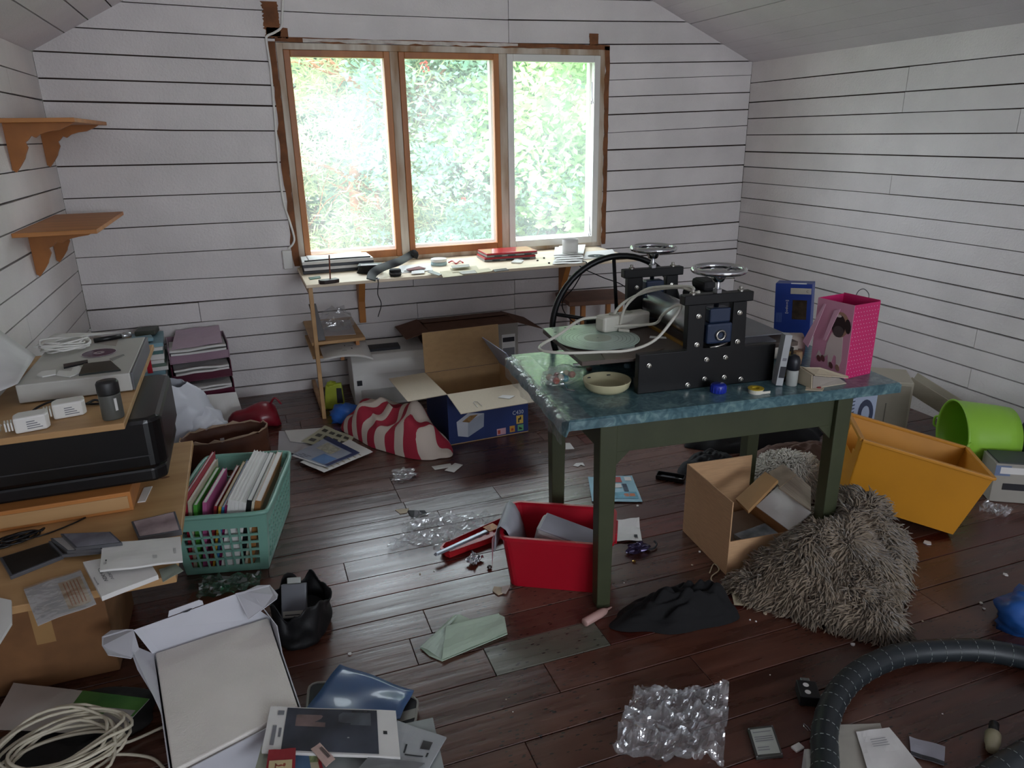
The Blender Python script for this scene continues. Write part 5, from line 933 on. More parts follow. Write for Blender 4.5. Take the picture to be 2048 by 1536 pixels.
for v0 in (V1, V2):
    plate(v0, v0+.03)
    blu = M('bearing_blue', '1d2c46', rough=.4, var=.15)
    B().b2(.388, .480, v0-.012, v0+.042, .155, .225).build('bearing_block', blu, t, bev=.008); B().b2(.396, .472, v0-.008, v0+.038, .2255, .275).build('bearing_cap', blu, t, bev=.006)
    B().tube([(.428, v0+.015, .276), (.428, v0+.015, .40)], .0085, 12).build('screw', steel, t, smooth=True); B().lathe([(0, 0), (.016, 0), (.016, .012), (.013, .014), (0, .014)], 6, tr(.428, v0+.015, .3235)).build('nut', steel, t)
    hw = B(); hw.lathe([(.0088, -.04), (.018, -.036), (.026, -.018), (.028, -.006), (.026, .004), (.0088, .006)], 28, tr(.428, v0+.015, .397)); h = hw.build('handwheel', chrome, t, smooth=True)
    B().tube([(.428+.08*math.cos(k*math.pi/18), v0+.015+.08*math.sin(k*math.pi/18), .399) for k in range(36)], .0105, 10, True).build('wheel_rim', chrome, h, smooth=True)
    for k in range(3): a_ = .5+k*2.0944; B().tube([(.428+.024*math.cos(a_), v0+.015+.024*math.sin(a_), .389), (.428+.05*math.cos(a_), v0+.015+.05*math.sin(a_), .391), (.428+.08*math.cos(a_), v0+.015+.08*math.sin(a_), .398)], .006, 8).build('wheel_spoke', chrome, h, smooth=True)
    for u in (.34, .515): B().lathe([(0, 0), (.011, 0), (.011, .006), (.006, .008), (.006, .016), (0, .016)], 12, tr(u, v0+.015, .323)).build('cap_screw', nickel, t)
    for u, q in ((.188, .098), (.397, .10), (.467, .101), (.333, .016), (.395, .031), (.469, .03), (.533, .017), (.357, .252), (.507, .253), (.357, .155), (.508, .153)): bolt(u, v0-.0001, q)
    B().lathe([(.012, 0), (.019, 0), (.019, .008), (.012, .008)], 18, tr(.435, v0-.0125, .185) @ rot(rx=R(90))).build('bearing_ring', nickel, t, smooth=True)
    B().tube([(.40, v0-.014, .145), (.43, v0-.016, .148), (.462, v0-.014, .156)], .0035, 6).build('pull_rod', nickel, t, smooth=True)
B().tube([(.435, V1+.031, .185), (.435, V2-.001, .185)], .052, 40).build('upper_roller', M('roller_steel', 'c9cbcd', rough=.3, metal=1, var=.04, stretch=(1, .1, 1)), t, smooth=True)
B().tube([(.435, V1+.031, .056), (.435, V2-.001, .056)], .045, 32).build('lower_roller', M('roller_dark', '5a5c60', rough=.25, metal=1), t, smooth=True)
B().b2(-.03, .78, V1+.045, V2-.012, .102, .118).build('bed', M('bed_brown', '4c4038', rough=.5, var=.2, scale=10), t, bev=.002)
B().b2(.366, .376, V1+.047, V2-.014, .1182, .128).build('brass_guide', M('brass_yellow', 'b98c3c', rough=.35, metal=.7), t)
for v in (.18, .52): B().b2(.18, .64, v, v+.025, .0, .028).build('cross_rail', bk, t)
# felt blanket hanging over the roller's back
B().grid(lambda u, v: (.46+.24*u, V1+.06+.40*v, .12+.004*math.sin(v*9)), 8, 12).build('felt_blanket', M('felt_grey', '5b5c62', rough=.9), t, solid=.004, offset=1.0)
# large black drive wheel with spokes, beyond the table's back edge
dw = thing('drive_wheel_part', None, None) if False else None
cu, cv, cz, RR = .335, .735, .075, .282
o = B().tube([(cu+RR*math.cos(2*math.pi*k/56), cv, cz+RR*math.sin(2*math.pi*k/56)) for k in range(56)], .0125, 10, True).build('drive_wheel', bk, t, smooth=True)
for k in range(5): a = .4+k*1.2566; B().tube([(cu+.03*math.cos(a), cv, cz+.03*math.sin(a)), (cu+(RR-.01)*math.cos(a), cv, cz+(RR-.01)*math.sin(a))], .008, 8).build('spoke', bk, o, smooth=True)
B().lathe([(0, -.02), (.04, -.02), (.04, .02), (0, .02)], 20, tr(cu, cv, cz) @ rot(rx=R(90))).build('hub', bk, o); B().tube([(cu, cv-.02, cz), (cu+.03, V2+.032, cz)], .012, 10).build('axle', steel, o)
# motor / gear housing at the far right
B().b2(.545, .69, .45, .60, .132, .245).build('gear_case', black_matte, t, bev=.02); B().b2(.575, .65, .47, .58, .245, .285).build('gear_cover', black_matte, t, bev=.015)
# ================================================================ things on the press bed
bz = Z0+.1185
t = thing('test_plate', 'pale zinc plate with dark specks under the record on the press bed', 'plate', TL(.1, .4, bz+.0015), TA); B().prism([(-.135, .02), (.08, -.19), (.16, -.03), (.09, .20), (-.13, .19)], .0003, .0025).build('plate', M('plate_pale', 'a7b0a8', rough=.35, var=.1), t)
for k in range(14): q = (-.12+rng.random()*.16, .1+rng.random()*.08); B().lathe([(0, 0), (rng.uniform(.002, .006), 0), (0, .0006)], 7, tr(q[0], q[1], .0026)).build('ink_speck', dark_ink, t)
t = thing('vinyl_record', 'transparent green-grey vinyl record lying on the press bed', 'record', TL(.115, .385, bz+.0048), TA)
B().lathe([(.0036, 0), (.15, 0), (.1505, .001), (.15, .0022), (.0036, .0022)], 56).build('disc', M('vinyl_clear', 'b3c6ba', rough=.3, var=.3, scale=3, spec=.3), t)
for r in (.145, .132, .118, .104, .09, .076): B().lathe([(r-.0006, .0021), (r, .0026), (r+.0006, .0021), (r-.0006, .0021)], 56).build('groove', M('vinyl_groove', '5a6864', rough=.2), t)
B().lathe([(.0036, .0022), (.05, .0022), (.05, .0027), (.0036, .0027)], 40).build('record_label', M('record_label', 'a9b3a2', rough=.5, var=.1), t)
flat('grey_card', 'thin grey card under the edge of the record', 'card', [(1098, 691), (1130, 703), (1180, 702), (1100, 685)], Z0+.0005, .0015, M('card_grey', '8a8b86', rough=.6)) if False else None
t = thing('brown_sheet', 'brown stained paper sheet jutting over the near edge of the press bed', 'paper', TL(.12, .22, bz+.0003), TA); B().prism([(-.07, -.075), (.022, -.095), (.17, -.015), (-.05, .03)], .0, .0012).build('sheet', M('sheet_brown', '57473e', rough=.5, var=.2), t)
# power strip with cable loop
wh = M('plug_white', 'd0cdc0', rough=.35, var=.04)
t = thing('power_strip', 'white power strip with looping cable lying across the press bed', 'power strip', TL(.255, .49, bz+.0052), TA+R(16), ry=R(1.3))
B().b2(-.11, .11, -.03, .03, .0, .06).build('housing', wh, t, bev=.01)
for u in (-.045, .02): B().lathe([(.0, .0505), (.018, .0505), (.02, .053), (.0, .0525)], 16, tr(u, 0, .01)).build('socket', M('socket_shade', 'a9a698', rough=.4), t)
cab = [PL(*p, TL(0, v, 0), TMX.to_3x3() @ V3((0, 1, 0))) for p, v in (((1196, 634), .49), ((1160, 640), .44), ((1120, 668), .36), ((1083, 690), .30), ((1084, 701), .24), ((1130, 706), .18), ((1200, 704), .165), ((1262, 700), .165), ((1310, 680), .17), ((1345, 640), .17), ((1362, 614), .17), ((1350, 612), .20), ((1325, 630), .26), ((1310, 647), .33), ((1260, 651), .42), ((1208, 654), .46))]
for q in cab: q.z = max(q.z, Z0+.132)
B().tube(catmull(cab, 6), .0052, 8).build('cable', wh, t, world=True, smooth=True)
cab = [PL(*p, TL(0, v, 0), TMX.to_3x3() @ V3((0, 1, 0))) for p, v in (((1238, 658), .45), ((1248, 620), .44), ((1268, 595), .42), ((1295, 578), .38), ((1330, 573), .3), ((1372, 573), .22), ((1387, 577), .17), ((1384, 588), .15))]
cab += [TL(.368, .128, Z0+.3285)]
for q in cab[:1]: q.z = Z0+.128
B().tube(catmull(cab, 6), .0052, 8).build('cable', wh, t, world=True, smooth=True)
c2 = [PL(*p, TL(0, v, 0), TMX.to_3x3() @ V3((0, 1, 0))) for p, v in (((1222, 640), .48), ((1240, 612), .46), ((1275, 590), .42), ((1320, 578), .33), ((1360, 575), .25), ((1384, 581), .18))]
B().tube(catmull(c2, 6), .0052, 8).build('cable', wh, t, world=True, smooth=True)
B().tube([TL(.22, .44, bz+.014), TL(.25, .415, bz+.014)], .006, 8).build('cable_plug', wh, t, world=True)
flat('paper_spill', 'thin white paper spill lying on the press bed', 'paper', [(1299, 676), (1333, 678), (1332, 675), (1300, 673)], bz, .003, paper)
t = thing('inking_plate', 'grey metal plate with a clear box on the right end of the press bed', 'plate', TL(.67, .36, bz+.0095), TA); B().b2(-.06, .10, -.14, .13, .0003, .004).build('plate', M('zinc_grey', '6d6e72', rough=.4, var=.1), t); B().b2(-.04, -.01, .02, .06, .0042, .025).build('clear_box', M('box_milky', 'a7b0b8', rough=.15), t, bev=.002)
# ================================================================ things on the oilcloth
t = thing('pompom_bag', 'clear plastic bag of small coloured pompoms at the corner of the table', 'bag', TL(-.052, .30, Z0+.0045), TA+R(20)); pc = ['b2553c', 'd2cdb8', '3c8f96', 'c98f7a', 'e0dccb', 'a46a58', '5aa0a0', 'cfc6a8', 'bfa68c']
for k in range(9): B().lathe([(0, -.013), (.009, -.009), (.013, 0), (.009, .009), (0, .013)], 10, tr(-.036+.022*(k % 4)+rng.uniform(-.005, .005), -.02+.022*(k//4), .0145+.009*(k % 2))).build('pompom', M('pompom_'+pc[k], pc[k], rough=.9, bump=.5, bscale=150), t, smooth=True)
crumple(B(), .078, .055, .055, 9, 26, .3).build('bag_film', clear_film, t)
def dish(u, v, a):
    cr = M('cream_plastic', 'c9c29c', rough=.4, var=.04); t = thing('detector_base', 'cream round plastic base like a shallow dish on the table edge', 'dish', TL(u, v, Z0), TA+a)
    B().lathe([(0, .0), (.062, .0), (.075, .012), (.082, .034), (.0825, .036), (.079, .036), (.072, .014), (.06, .006), (0, .006)], 40).build('dish', cr, t, smooth=True)
    for k in range(3): a_ = R(200+70*k); B().box((.066*math.cos(a_), .066*math.sin(a_), .016), (.014, .006, .012), None).build('clip', cr, t, bev=.002)
    for k in range(6): B().b2(-.045+.007*k, -.043+.007*k, -.045, -.033, .006, .0068).build('vent', M('vent_shadow', '5c5843', rough=.7), t); B().b2(.008+.007*k, .010+.007*k, -.048, -.036, .006, .0068).build('vent', M('vent_shadow', '5c5843'), t)
    B().b2(-.008, .012, -.035, -.02, .006, .012).build('terminal', cr, t, bev=.002)
    for a_ in (60, 130): B().box((.077*math.cos(R(a_)), .077*math.sin(R(a_)), .026), (.024, .004, .003), None).build('slot', dark_ink, t)
u, v = uv_(1216, 780); dish(u+.0, v+.012, R(0))
flat('hex_key', 'short steel hex key lying on the oilcloth', 'tool', [(1126, 767), (1134, 782), (1149, 784), (1149, 782), (1136, 780), (1129, 766)], Z0, .005, steel)
solo(B().tube([Z(1146, 729, Z0+.005), Z(1200, 729.5, Z0+.005)], .004, 7), 'steel_rod', chrome, 'thin steel rod on the oilcloth behind the cream dish', 'rod')
t = thing('scrubbing_brush', 'black bristly brush lying under the press bed', 'brush', Z(1208, 722, Z0), TA); B().b2(-.045, .045, -.012, .012, .0005, .012).build('handle', black_matte, t, bev=.004); B().b2(-.04, .04, -.016, .016, .0122, .03).build('bristles', M('bristle', '1a1a1e', rough=.9, bump=.8, bscale=200), t)
solo(B().lathe([(0, 0), (.01, .001), (.012, .012), (0, .013)], 12), 'brown_stopper', M('cap_brown', '5a3a34', rough=.5), 'small brown stopper on the oilcloth by the steel rod', 'stopper', loc=Z(1178, 741, Z0))
solo(B().lathe([(0, 0), (.013, .001), (.013, .012), (.009, .016), (0, .016)], 12), 'pale_stopper', M('cap_pale', '6a8a96', rough=.5), 'small pale blue stopper on the oilcloth near the press', 'stopper', loc=Z(1255, 735, Z0))
t = thing('bottle_top', 'dark blue screw top standing on the table before the press', 'bottle top', Z(1436, 784, Z0), TA); B().lathe([(.024, 0), (.026, .002), (.025, .026), (.022, .029), (0, .029)], 24).build('lid', M('lid_blue', '1c2f9c', rough=.35), t, smooth=True)
for k in range(16): a_ = k*math.pi/8; B().box((.0258*math.cos(a_), .0258*math.sin(a_), .012), (.002, .002, .02)).build('rib', M('lid_blue', '1c2f9c'), t)
t = thing('tape_roll', 'small roll of white tape on a yellow spool on the table edge', 'tape', Z(1511, 785, Z0), TA); B().lathe([(.013, 0), (.024, 0), (.024, .014), (.013, .014)], 24).build('tape', M('tape_white', 'd0cdbd', rough=.4), t, smooth=False); B().lathe([(.012, .0142), (.026, .0142), (.026, .0165), (.012, .0165)], 24).build('spool', M('spool_yellow', 'c0a428', rough=.4), t); B().lathe([(.012, -.0), (.0128, .0), (.0128, .0142), (.012, .0142)], 20).build('core', M('spool_yellow', 'c0a428'), t); B().b2(.0, .04, -.024, -.0235, .001, .010).build('tape_end', M('tape_white', 'd0cdbd'), t)
t = thing('perfume_carton', 'tall narrow silver and black cosmetic carton standing on the table', 'carton', Z(1554, 769, Z0), TA+R(-12), ry=R(5)); B().b2(-.012, .012, -.018, .018, .002, .18).build('box', M('carton_silver', 'a3a5a6', rough=.3, var=.1), t, bev=.001); B().b2(-.008, .0125, -.0186, -.0181, .03, .07).build('dark_panel', dark_ink, t); B().b2(-.006, .008, -.0186, -.0181, .09, .1).build('print_line', grey_ink, t)
t = thing('cosmetic_tube', 'black and gold cosmetic tube standing beside the silver carton', 'tube', Z(1566, 762, Z0), TA, ry=R(4)); B().b2(-.013, .013, -.012, .012, .001, .125).build('body', M('tube_black', '17140f', rough=.2), t, bev=.003); B().b2(-.013, .0135, -.0125, -.0118, .02, .045).build('gold_band', M('gold_dull', '7d6a3a', rough=.3, metal=.6), t); B().b2(-.011, .002, -.0125, -.0118, .06, .11).build('gold_print', M('gold_dull', '7d6a3a'), t)
t = thing('roll_on_bottle', 'white roll-on bottle with a round black cap on the table', 'bottle', Z(1582, 770, Z0), TA); B().lathe([(.017, 0), (.019, .002), (.020, .05), (.0185, .056)], 20).build('bottle', M('bottle_milk', 'a9aba6', rough=.35), t, smooth=True); B().lathe([(.0205, .0565), (.0225, .06), (.0225, .088), (.017, .103), (.006, .109), (0, .11)], 20).build('cap', M('cap_navyblack', '14161e', rough=.4), t, smooth=True)
solo(B().lathe([(0, 0), (.016, .002), (.018, .03), (.016, .05), (0, .052)], 12), 'cork_stopper', M('cork', '9a7c5c', rough=.8), 'cork stopper lying behind the roll-on bottle', 'cork', loc=TL(.85, .24, Z0))
# torn small box with flap
cb_ = M('card_cream', 'c3b69c', rough=.75, var=.05); t = thing('torn_carton', 'torn open cream carton with silver lining lying on the table edge', 'carton', Z(1645, 768, Z0), TA+R(6)); B().b2(-.07, .075, -.03, .055, .0006, .003).build('base', cb_, t); B().prism([(-.07, .0), (-.03, -.04), (-.055, -.06), (-.10, -.03)], .001, .003, rot(rx=0)).build('flap', cb_, t)
B().hexa([(-.07, -.03, .003), (.075, -.03, .003), (-.07, -.027, .003), (.075, -.027, .003), (-.066, -.022, .045), (.04, -.03, .025), (-.066, -.02, .045), (.04, -.028, .025)]).build('front_wall', M('card_silver', '8f867c', rough=.3, var=.2), t); B().hexa([(-.068, .05, .003), (.075, .05, .003), (-.068, .053, .003), (.075, .053, .003), (-.068, .046, .06), (.075, .04, .02), (-.068, .049, .06), (.075, .043, .02)]).build('rear_wall', cb_, t); B().prism3([(-.075, -.03, .003), (-.072, .05, .003), (-.072, .046, .06), (-.075, -.025, .05)], (.003, 0, 0)).build('side_wall', cb_, t); B().prism3([(-.06, -.024, .046), (.078, -.032, .02), (.09, -.02, .021), (.0, .02, .052), (-.065, .03, .058)], (0, 0, .002)).build('torn_lid', cb_, t)
solo(B().lathe([(0, 0), (.008, .001), (.008, .006), (0, .007)], 12), 'red_button', M('button_red', '8c2c34', rough=.4), 'little red button on the oilcloth before the torn carton', 'button', loc=Z(1637, 777, Z0))
t = thing('white_roll', 'white cylindrical roll lying on the table behind the bottles', 'roll', TL(.78, .34, Z0+.0505), TA+R(-20)); B().tube([(-.10, 0, 0), (.13, 0, 0)], .05, 26).build('roll', M('roll_white', 'b3aca0', rough=.6, var=.06), t, smooth=True); 
for k in range(4): B().b2(.0+.035*k, .018+.035*k, -.0506, -.049, -.006, .004).build('print_mark', M('mark_brown', '6a5248', rough=.6), t)
t = thing('margarine_tub', 'white round tub lid with red print behind the press', 'tub', TL(.86, .56, Z0)); B().lathe([(.06, 0), (.075, .05), (.079, .05), (.079, .056), (0, .056)], 32).build('tub', white_gloss, t, smooth=False); B().b2(-.055, -.01, -.02, .01, .0562, .0567).build('red_print', redm, t); B().b2(.0, .04, -.035, -.01, .0562, .0567).build('grey_print', grey_ink, t)
# blue box at the back corner
bb_ = M('box_blue', '1d3884', rough=.4, var=.1); t = thing('blue_box', 'upright dark blue product box with a clear window and torn top at the table corner', 'box', (2.03, 2.40, Z0), R(-50), ry=R(-3))
B().b2(0, .142, 0, .07, .0015, .232).build('box', bb_, t, bev=.002); B().b2(.07, .125, -.001, -.0002, .085, .165).build('window', M('window_brown', '3d3228', rough=.15, var=.4, scale=40), t); B().b2(.06, .139, -.001, -.0002, .19, .214).build('label_strip', M('label_cream', 'b3ae9f', rough=.6), t); B().b2(.06, .12, -.0006, .0, .231, .235).build('torn_edge', paper, t)
me = textmesh('[mobo]'); b = B(); b.add([(.052-q.co.y*.013, -.0011, .165-q.co.x*.019) for q in me.vertices], [tuple(f.vertices) for f in me.polygons]); b.build('lettering', paper, t); bpy.data.meshes.remove(me)
me = textmesh('C'); b = B(); b.add([(.12+q.co.x*.013, -.0016, .197+q.co.y*.013) for q in me.vertices], [tuple(f.vertices) for f in me.polygons]); b.build('lettering', dark_ink, t)
for k in range(6): B().b2(.008+.004*k, .0095+.004*k, -.0008, -.0002, .07, .11).build('small_print', M('print_blue', '5f78b4', rough=.5), t)
# pink gift bag with pug
pk = M('bag_hotpink', 'c42063', rough=.5, var=.05); pl = M('bag_palepink', 'cf8fa6', rough=.5, var=.04)
t = thing('gift_bag', 'pink paper gift bag with a pug dog print and dotted sides on the table', 'gift bag', (1.885, 2.017, Z0), R(-82.8)); gw, gd, gh = .152, .13, .262
B().b2(0, gw, 0, .0015, .0, gh).build('front_panel', pl, t)
B().b2(gw-.0015, gw, .0015, gd, .0, gh).build('side_panel', pk, t); B().b2(0, .0015, .0015, gd, 0, gh).build('side_panel', pk, t); B().b2(.0015, gw-.0015, gd-.0015, gd, 0, gh+.004).build('rear_panel', pk, t); B().b2(.0015, gw-.0015, .0015, gd-.0015, 0, .002).build('bottom', pk, t)
dots = B()
for i in range(9):
    for j in range(18):
        yy = .008+i*.0142+(.0071 if j % 2 else 0); zz = .006+j*.0143
        if yy < gd-.004: dots.lathe([(0, .0006), (.0017, .0004), (.0017, 0)], 6, tr(gw, yy, zz) @ rot(ry=R(90)))
dots.build('white_dots', M('dot_white', 'd8a8bc', rough=.5), t)['kind'] = 'stuff'
def gp(nm, pts, mat, off): B().prism3([(a, -.0003-off, c) for a, c in pts], (0, -.0004, 0)).build(nm, mat, t)
def ell(cx, cz, rx, rz, n=18, a0=0.0): return [(cx+rx*math.cos(2*math.pi*k/n)*math.cos(a0)-rz*math.sin(2*math.pi*k/n)*math.sin(a0), cz+rx*math.cos(2*math.pi*k/n)*math.sin(a0)+rz*math.sin(2*math.pi*k/n)*math.cos(a0)) for k in range(n)]
fur = M('pug_fur', 'd3c2bc', rough=.6, var=.06); fd = M('pug_dark', '2c1c1c', rough=.6); ft = M('pug_tan', 'a07a66', rough=.6)
gp('pug_body', [(.055, .05), (.06, .11), (.075, .15), (.10, .165), (.122, .15), (.126, .10), (.128, .06), (.12, .03), (.11, .03), (.105, .07), (.095, .075), (.085, .03), (.075, .03), (.07, .07), (.05, .055), (.03, .04), (.02, .05), (.03, .075)], fur, .0)
gp('pug_head', ell(.105, .185, .036, .045), ft, .0005); gp('pug_face', ell(.100, .180, .028, .04), fd, .001); gp('pug_muzzle', ell(.102, .160, .022, .02), M('pug_grey', '4d4140', rough=.6), .0015); gp('pug_ear', ell(.137, .185, .012, .026, 12, .2), fd, .001); gp('pug_ear', ell(.078, .215, .009, .015, 12, -.4), fd, .001); gp('pug_brow', ell(.096, .215, .012, .005, 10), fur, .0016)
for x, z_ in ((.035, .046), (.052, .05), (.089, .034), (.117, .032)): gp('pug_paw', ell(x, z_, .008, .013, 10, .5), ft if x > .1 else M('pug_paw', '6a3c3c', rough=.6), .001)
hr = M('ribbon_pink', 'd3a2b4', rough=.4)
B().hexa([(.03, -.004, .245), (.038, -.004, .245), (.03, -.002, .245), (.038, -.002, .245), (-.02, -.03, .10), (.01, -.035, .085), (-.02, -.028, .10), (.01, -.033, .085)]).build('ribbon', hr, t); B().hexa([(.075, -.004, .23), (.10, -.004, .24), (.075, -.002, .23), (.10, -.002, .24), (.05, -.012, .12), (.062, -.012, .12), (.05, -.010, .12), (.062, -.010, .12)]).build('ribbon', hr, t)
B().tube(catmull([(.05, gd, gh-.002), (.06, gd, gh+.02), (.08, gd, gh+.03), (.10, gd, gh+.018), (.105, gd, gh-.002)], 5), .0015, 5).build('cord_handle', clear_grey, t, smooth=True)
# ================================================================ yellow crate
yel = M('crate_yellow', 'c4841a', rough=.45, var=.06, scale=4)
t = thing('yellow_crate', 'yellow plastic crate tilted over beside the green table, handle hole broken', 'crate', (2.1176, 2.0295, .1206), R(-36.2), rx=R(-2.9), ry=R(13.3)); cw_, cdp, chh, cg = .486, .3366, .2807, .03
T8 = [(0, 0), (cw_, 0), (cw_, cdp), (0, cdp)]; B8 = [(cg, cg), (cw_-cg, cg), (cw_-cg, cdp-cg), (cg, cdp-cg)]
def wallq(a, b, z0, z1, th=.004):
    A = lambda k, zz: V3((B8[k][0]+(T8[k][0]-B8[k][0])*zz/chh, B8[k][1]+(T8[k][1]-B8[k][1])*zz/chh, zz)); c = [A(a, z0), A(b, z0), A(a, z1), A(b, z1)]; n = (c[1]-c[0]).cross(c[2]-c[0]).normalized()*th
    return B().hexa([c[0], c[1], c[0]-n, c[1]-n, c[2], c[3], c[2]-n, c[3]-n])
wallq(0, 1, 0, chh).build('long_side', yel, t); wallq(2, 3, 0, chh).build('long_side', yel, t); wallq(1, 2, 0, chh).build('short_side', yel, t)
# short side with the broken handle: bars round the hole
A = lambda u, zz: V3((B8[3][0]+(T8[3][0]-B8[3][0])*zz/chh, 0, zz))+V3((0, (B8[0][1]+(T8[0][1]-B8[0][1])*zz/chh)*(1-u)+(B8[3][1]+(T8[3][1]-B8[3][1])*zz/chh)*u, 0))
for u0, u1, z0, z1 in ((0, 1, 0, .17), (0, .22, .17, chh), (.76, 1, .17, chh), (.22, .76, .258, chh), (.22, .32, .17, .20)):
    c = [A(u0, z0), A(u1, z0), A(u0, z1), A(u1, z1)]; n = V3((.004, 0, 0)); B().hexa([c[0], c[0]+n, c[1], c[1]+n, c[2], c[2]+n, c[3], c[3]+n]).build('handle_side', yel, t)
B().hexa([(*q, 0) for q in (B8[0], B8[1], B8[3], B8[2])]+[(*q, .005) for q in (B8[0], B8[1], B8[3], B8[2])]).build('bottom', yel, t)
for k in range(4):
    a, c = T8[k], T8[(k+1) % 4]; B().bar((*a, chh-.004), (*c, chh-.004), .018, .012).build('rim', yel, t, bev=.002)
# ================================================================ green tub on its side
lime = M('lime_plastic', '8dc03c', rough=.4, var=.04); t = thing('green_tub', 'bright lime green round tub lying on its side by the right wall', 'tub', (3.01, 2.27, .172), R(-28))
prof = [(.155, .27), (.165, .20), (.18, .06), (.184, .012), (.19, .006), (.184, .0), (.176, .012), (.172, .06), (.158, .19), (.15, .262), (0, .262)]
mx_ = rot(0, R(90), 0)
prof = [(a_*.9, c_*.9) for a_, c_ in prof]; b = B(); b.lathe([(0, .243)]+prof, 44, mx_); b.build('tub', lime, t, smooth=True)
for s_ in (-1, 1): B().tube(catmull([(.012, .167*s_, -.03), (-.004, .18*s_, -.02), (-.004, .18*s_, .02), (.012, .167*s_, .03)], 5), .006, 6).build('grip', lime, t, smooth=True)
# ================================================================ things behind, by the right wall
beige = M('beige_plastic', 'a59d8c', rough=.5, var=.05)
t = thing('beige_case', 'tall beige computer case standing on the floor behind the yellow crate', 'computer case', (3.14, 2.78, 0), R(-38)); B().b2(-.10, .10, -.12, .12, 0, .30).build('case', beige, t, bev=.006); B().b2(-.02, -.015, -.1235, -.1222, .06, .18).build('seam', M('seam_brown', '5d564a', rough=.6), t); B().b2(-.09, .09, -.1225, -.12, .02, .28).build('front_panel', M('beige_dark', '8c8474', rough=.5), t, bev=.002)
t = thing('beige_trough', 'long beige metal trough slanting down along the right wall', 'trough', (3.35, 2.66, .10)); ta, tb_ = V3((3.33, 2.805, .23)), V3((3.465, 2.42, .07))
for nm, o_, wx, wz in (('base', V3((0, 0, -.04)), .10, .006), ('side', V3((-.045, -.022, 0)), .006, .085), ('side', V3((.045, .022, 0)), .006, .085)): B().bar(ta+o_, tb_+o_, wx, wz).build(nm, beige, t, world=True, bev=.001)
t = thing('striped_carton', 'white carton with pale blue diagonal stripes standing behind the table leg', 'carton', (2.912, 2.732, 0), R(-38)); bwm = M('carton_bluewhite', 'b6c2da', rough=.5, var=.06); B().b2(-.07, .07, -.05, .05, 0, .30).build('carton', bwm, t, bev=.003)
for k in range(9): B().hexa([(-.07, -.0508, .09+.02*k), (-.03, -.0508, .11+.02*k), (-.07, -.0502, .09+.02*k), (-.03, -.0502, .11+.02*k), (-.07, -.0508, .096+.02*k), (-.03, -.0508, .116+.02*k), (-.07, -.0502, .096+.02*k), (-.03, -.0502, .116+.02*k)]).build('stripe', M('stripe_navy', '3d4660', rough=.5), t)
B().lathe([(.02, 0), (.035, 0), (.035, .004), (.02, .004)], 20, tr(.025, -.0502, .15) @ rot(rx=R(90)), 1, 2.2).build('dark_print', M('stripe_navy', '3d4660'), t)
t = thing('drive_carton', 'grey-white carton with black slot print standing right of the yellow crate', 'carton', (3.03, 1.90, 0), R(-32)); B().b2(-.14, .14, -.02, .12, 0, .18).build('carton', M('carton_offwhite', '9d998f', rough=.6, var=.06), t, bev=.003); B().b2(-.12, .13, -.0215, -.0202, .135, .165).build('white_strip', paper, t); B().b2(-.10, .08, -.0215, -.0202, .06, .09).build('black_slot', dark_ink, t); B().b2(.05, .12, -.0215, -.0202, .02, .028).build('small_print', grey_ink, t); B().b2(-.13, .135, -.015, .115, .1805, .187).build('dark_lid', M('lid_dark', '3c4440', rough=.5), t); B().b2(-.14, -.08, -.0212, -.0202, .125, .172).build('blue_corner', M('corner_blue', '6a7a98', rough=.5), t)
t = thing('navy_bag', 'dark navy plastic bag against the right wall behind the cartons', 'bag', (3.36, 2.06, 0)); crumple(B(), .10, .12, .34, 21, 18, .3).build('bag', M('navy_bag', '1c2a3e', rough=.35), t, smooth=True)
film('clear_wrapper', 'crumpled clear wrapper at the foot of the grey-white carton', [(1955, 1024), (2010, 1040), (2025, 1024), (1970, 1010)], .003, .03, 12, 14)
# ================================================================ dark clothes and sheepskins under the table
def clump(name, label, cat, loc, rz, sx, sy, sz, mat, seed, n=56, m=30, part='fabric', fold=.35, asym=0.0):
    t = thing(name, label, cat, loc, rz)
    def fn(u, v):
        a = u*6.2832; r = v; rag = 1+.22*noise.noise(V3((math.cos(a)*1.7, math.sin(a)*1.7, seed))); x, y = math.cos(a)*r*rag, math.sin(a)*r*rag
        n1 = noise.noise(V3((x*2.2+seed, y*2.2, seed))); n2 = abs(noise.noise(V3((x*4+seed, y*4, seed+4)))); z_ = (max(0, 1-r**2.2)**.7)*(.75+.5*n1)+fold*n2*(1-r**3)+.18*fold*math.sin(x*9+y*6+n1*5)*(1-r**2); z_ *= 1+asym*x; return (x*sx, y*sy, max(.002, z_*sz))
    B().grid(fn, n, m, True).build(part, mat, t, smooth=True); return t
blackcloth = M('black_cloth', '0c0c0f', rough=.8, var=.3); brownc = M('brown_cloth', '6a5248', rough=.85, var=.2)
clump('black_jacket', 'black jacket heaped on the floor behind the table', 'jacket', (2.42, 2.92, 0), R(-6), .42, .17, .16, blackcloth, 3)
clump('black_trousers', 'black garment stretched out on the floor beside the black jacket', 'garment', (1.98, 2.72, 0), R(25), .17, .11, .07, blackcloth, 7)
clump('brown_garment', 'taupe brown garment lying before the black jacket', 'garment', (2.45, 2.63, 0), R(-12), .25, .10, .09, brownc, 11)
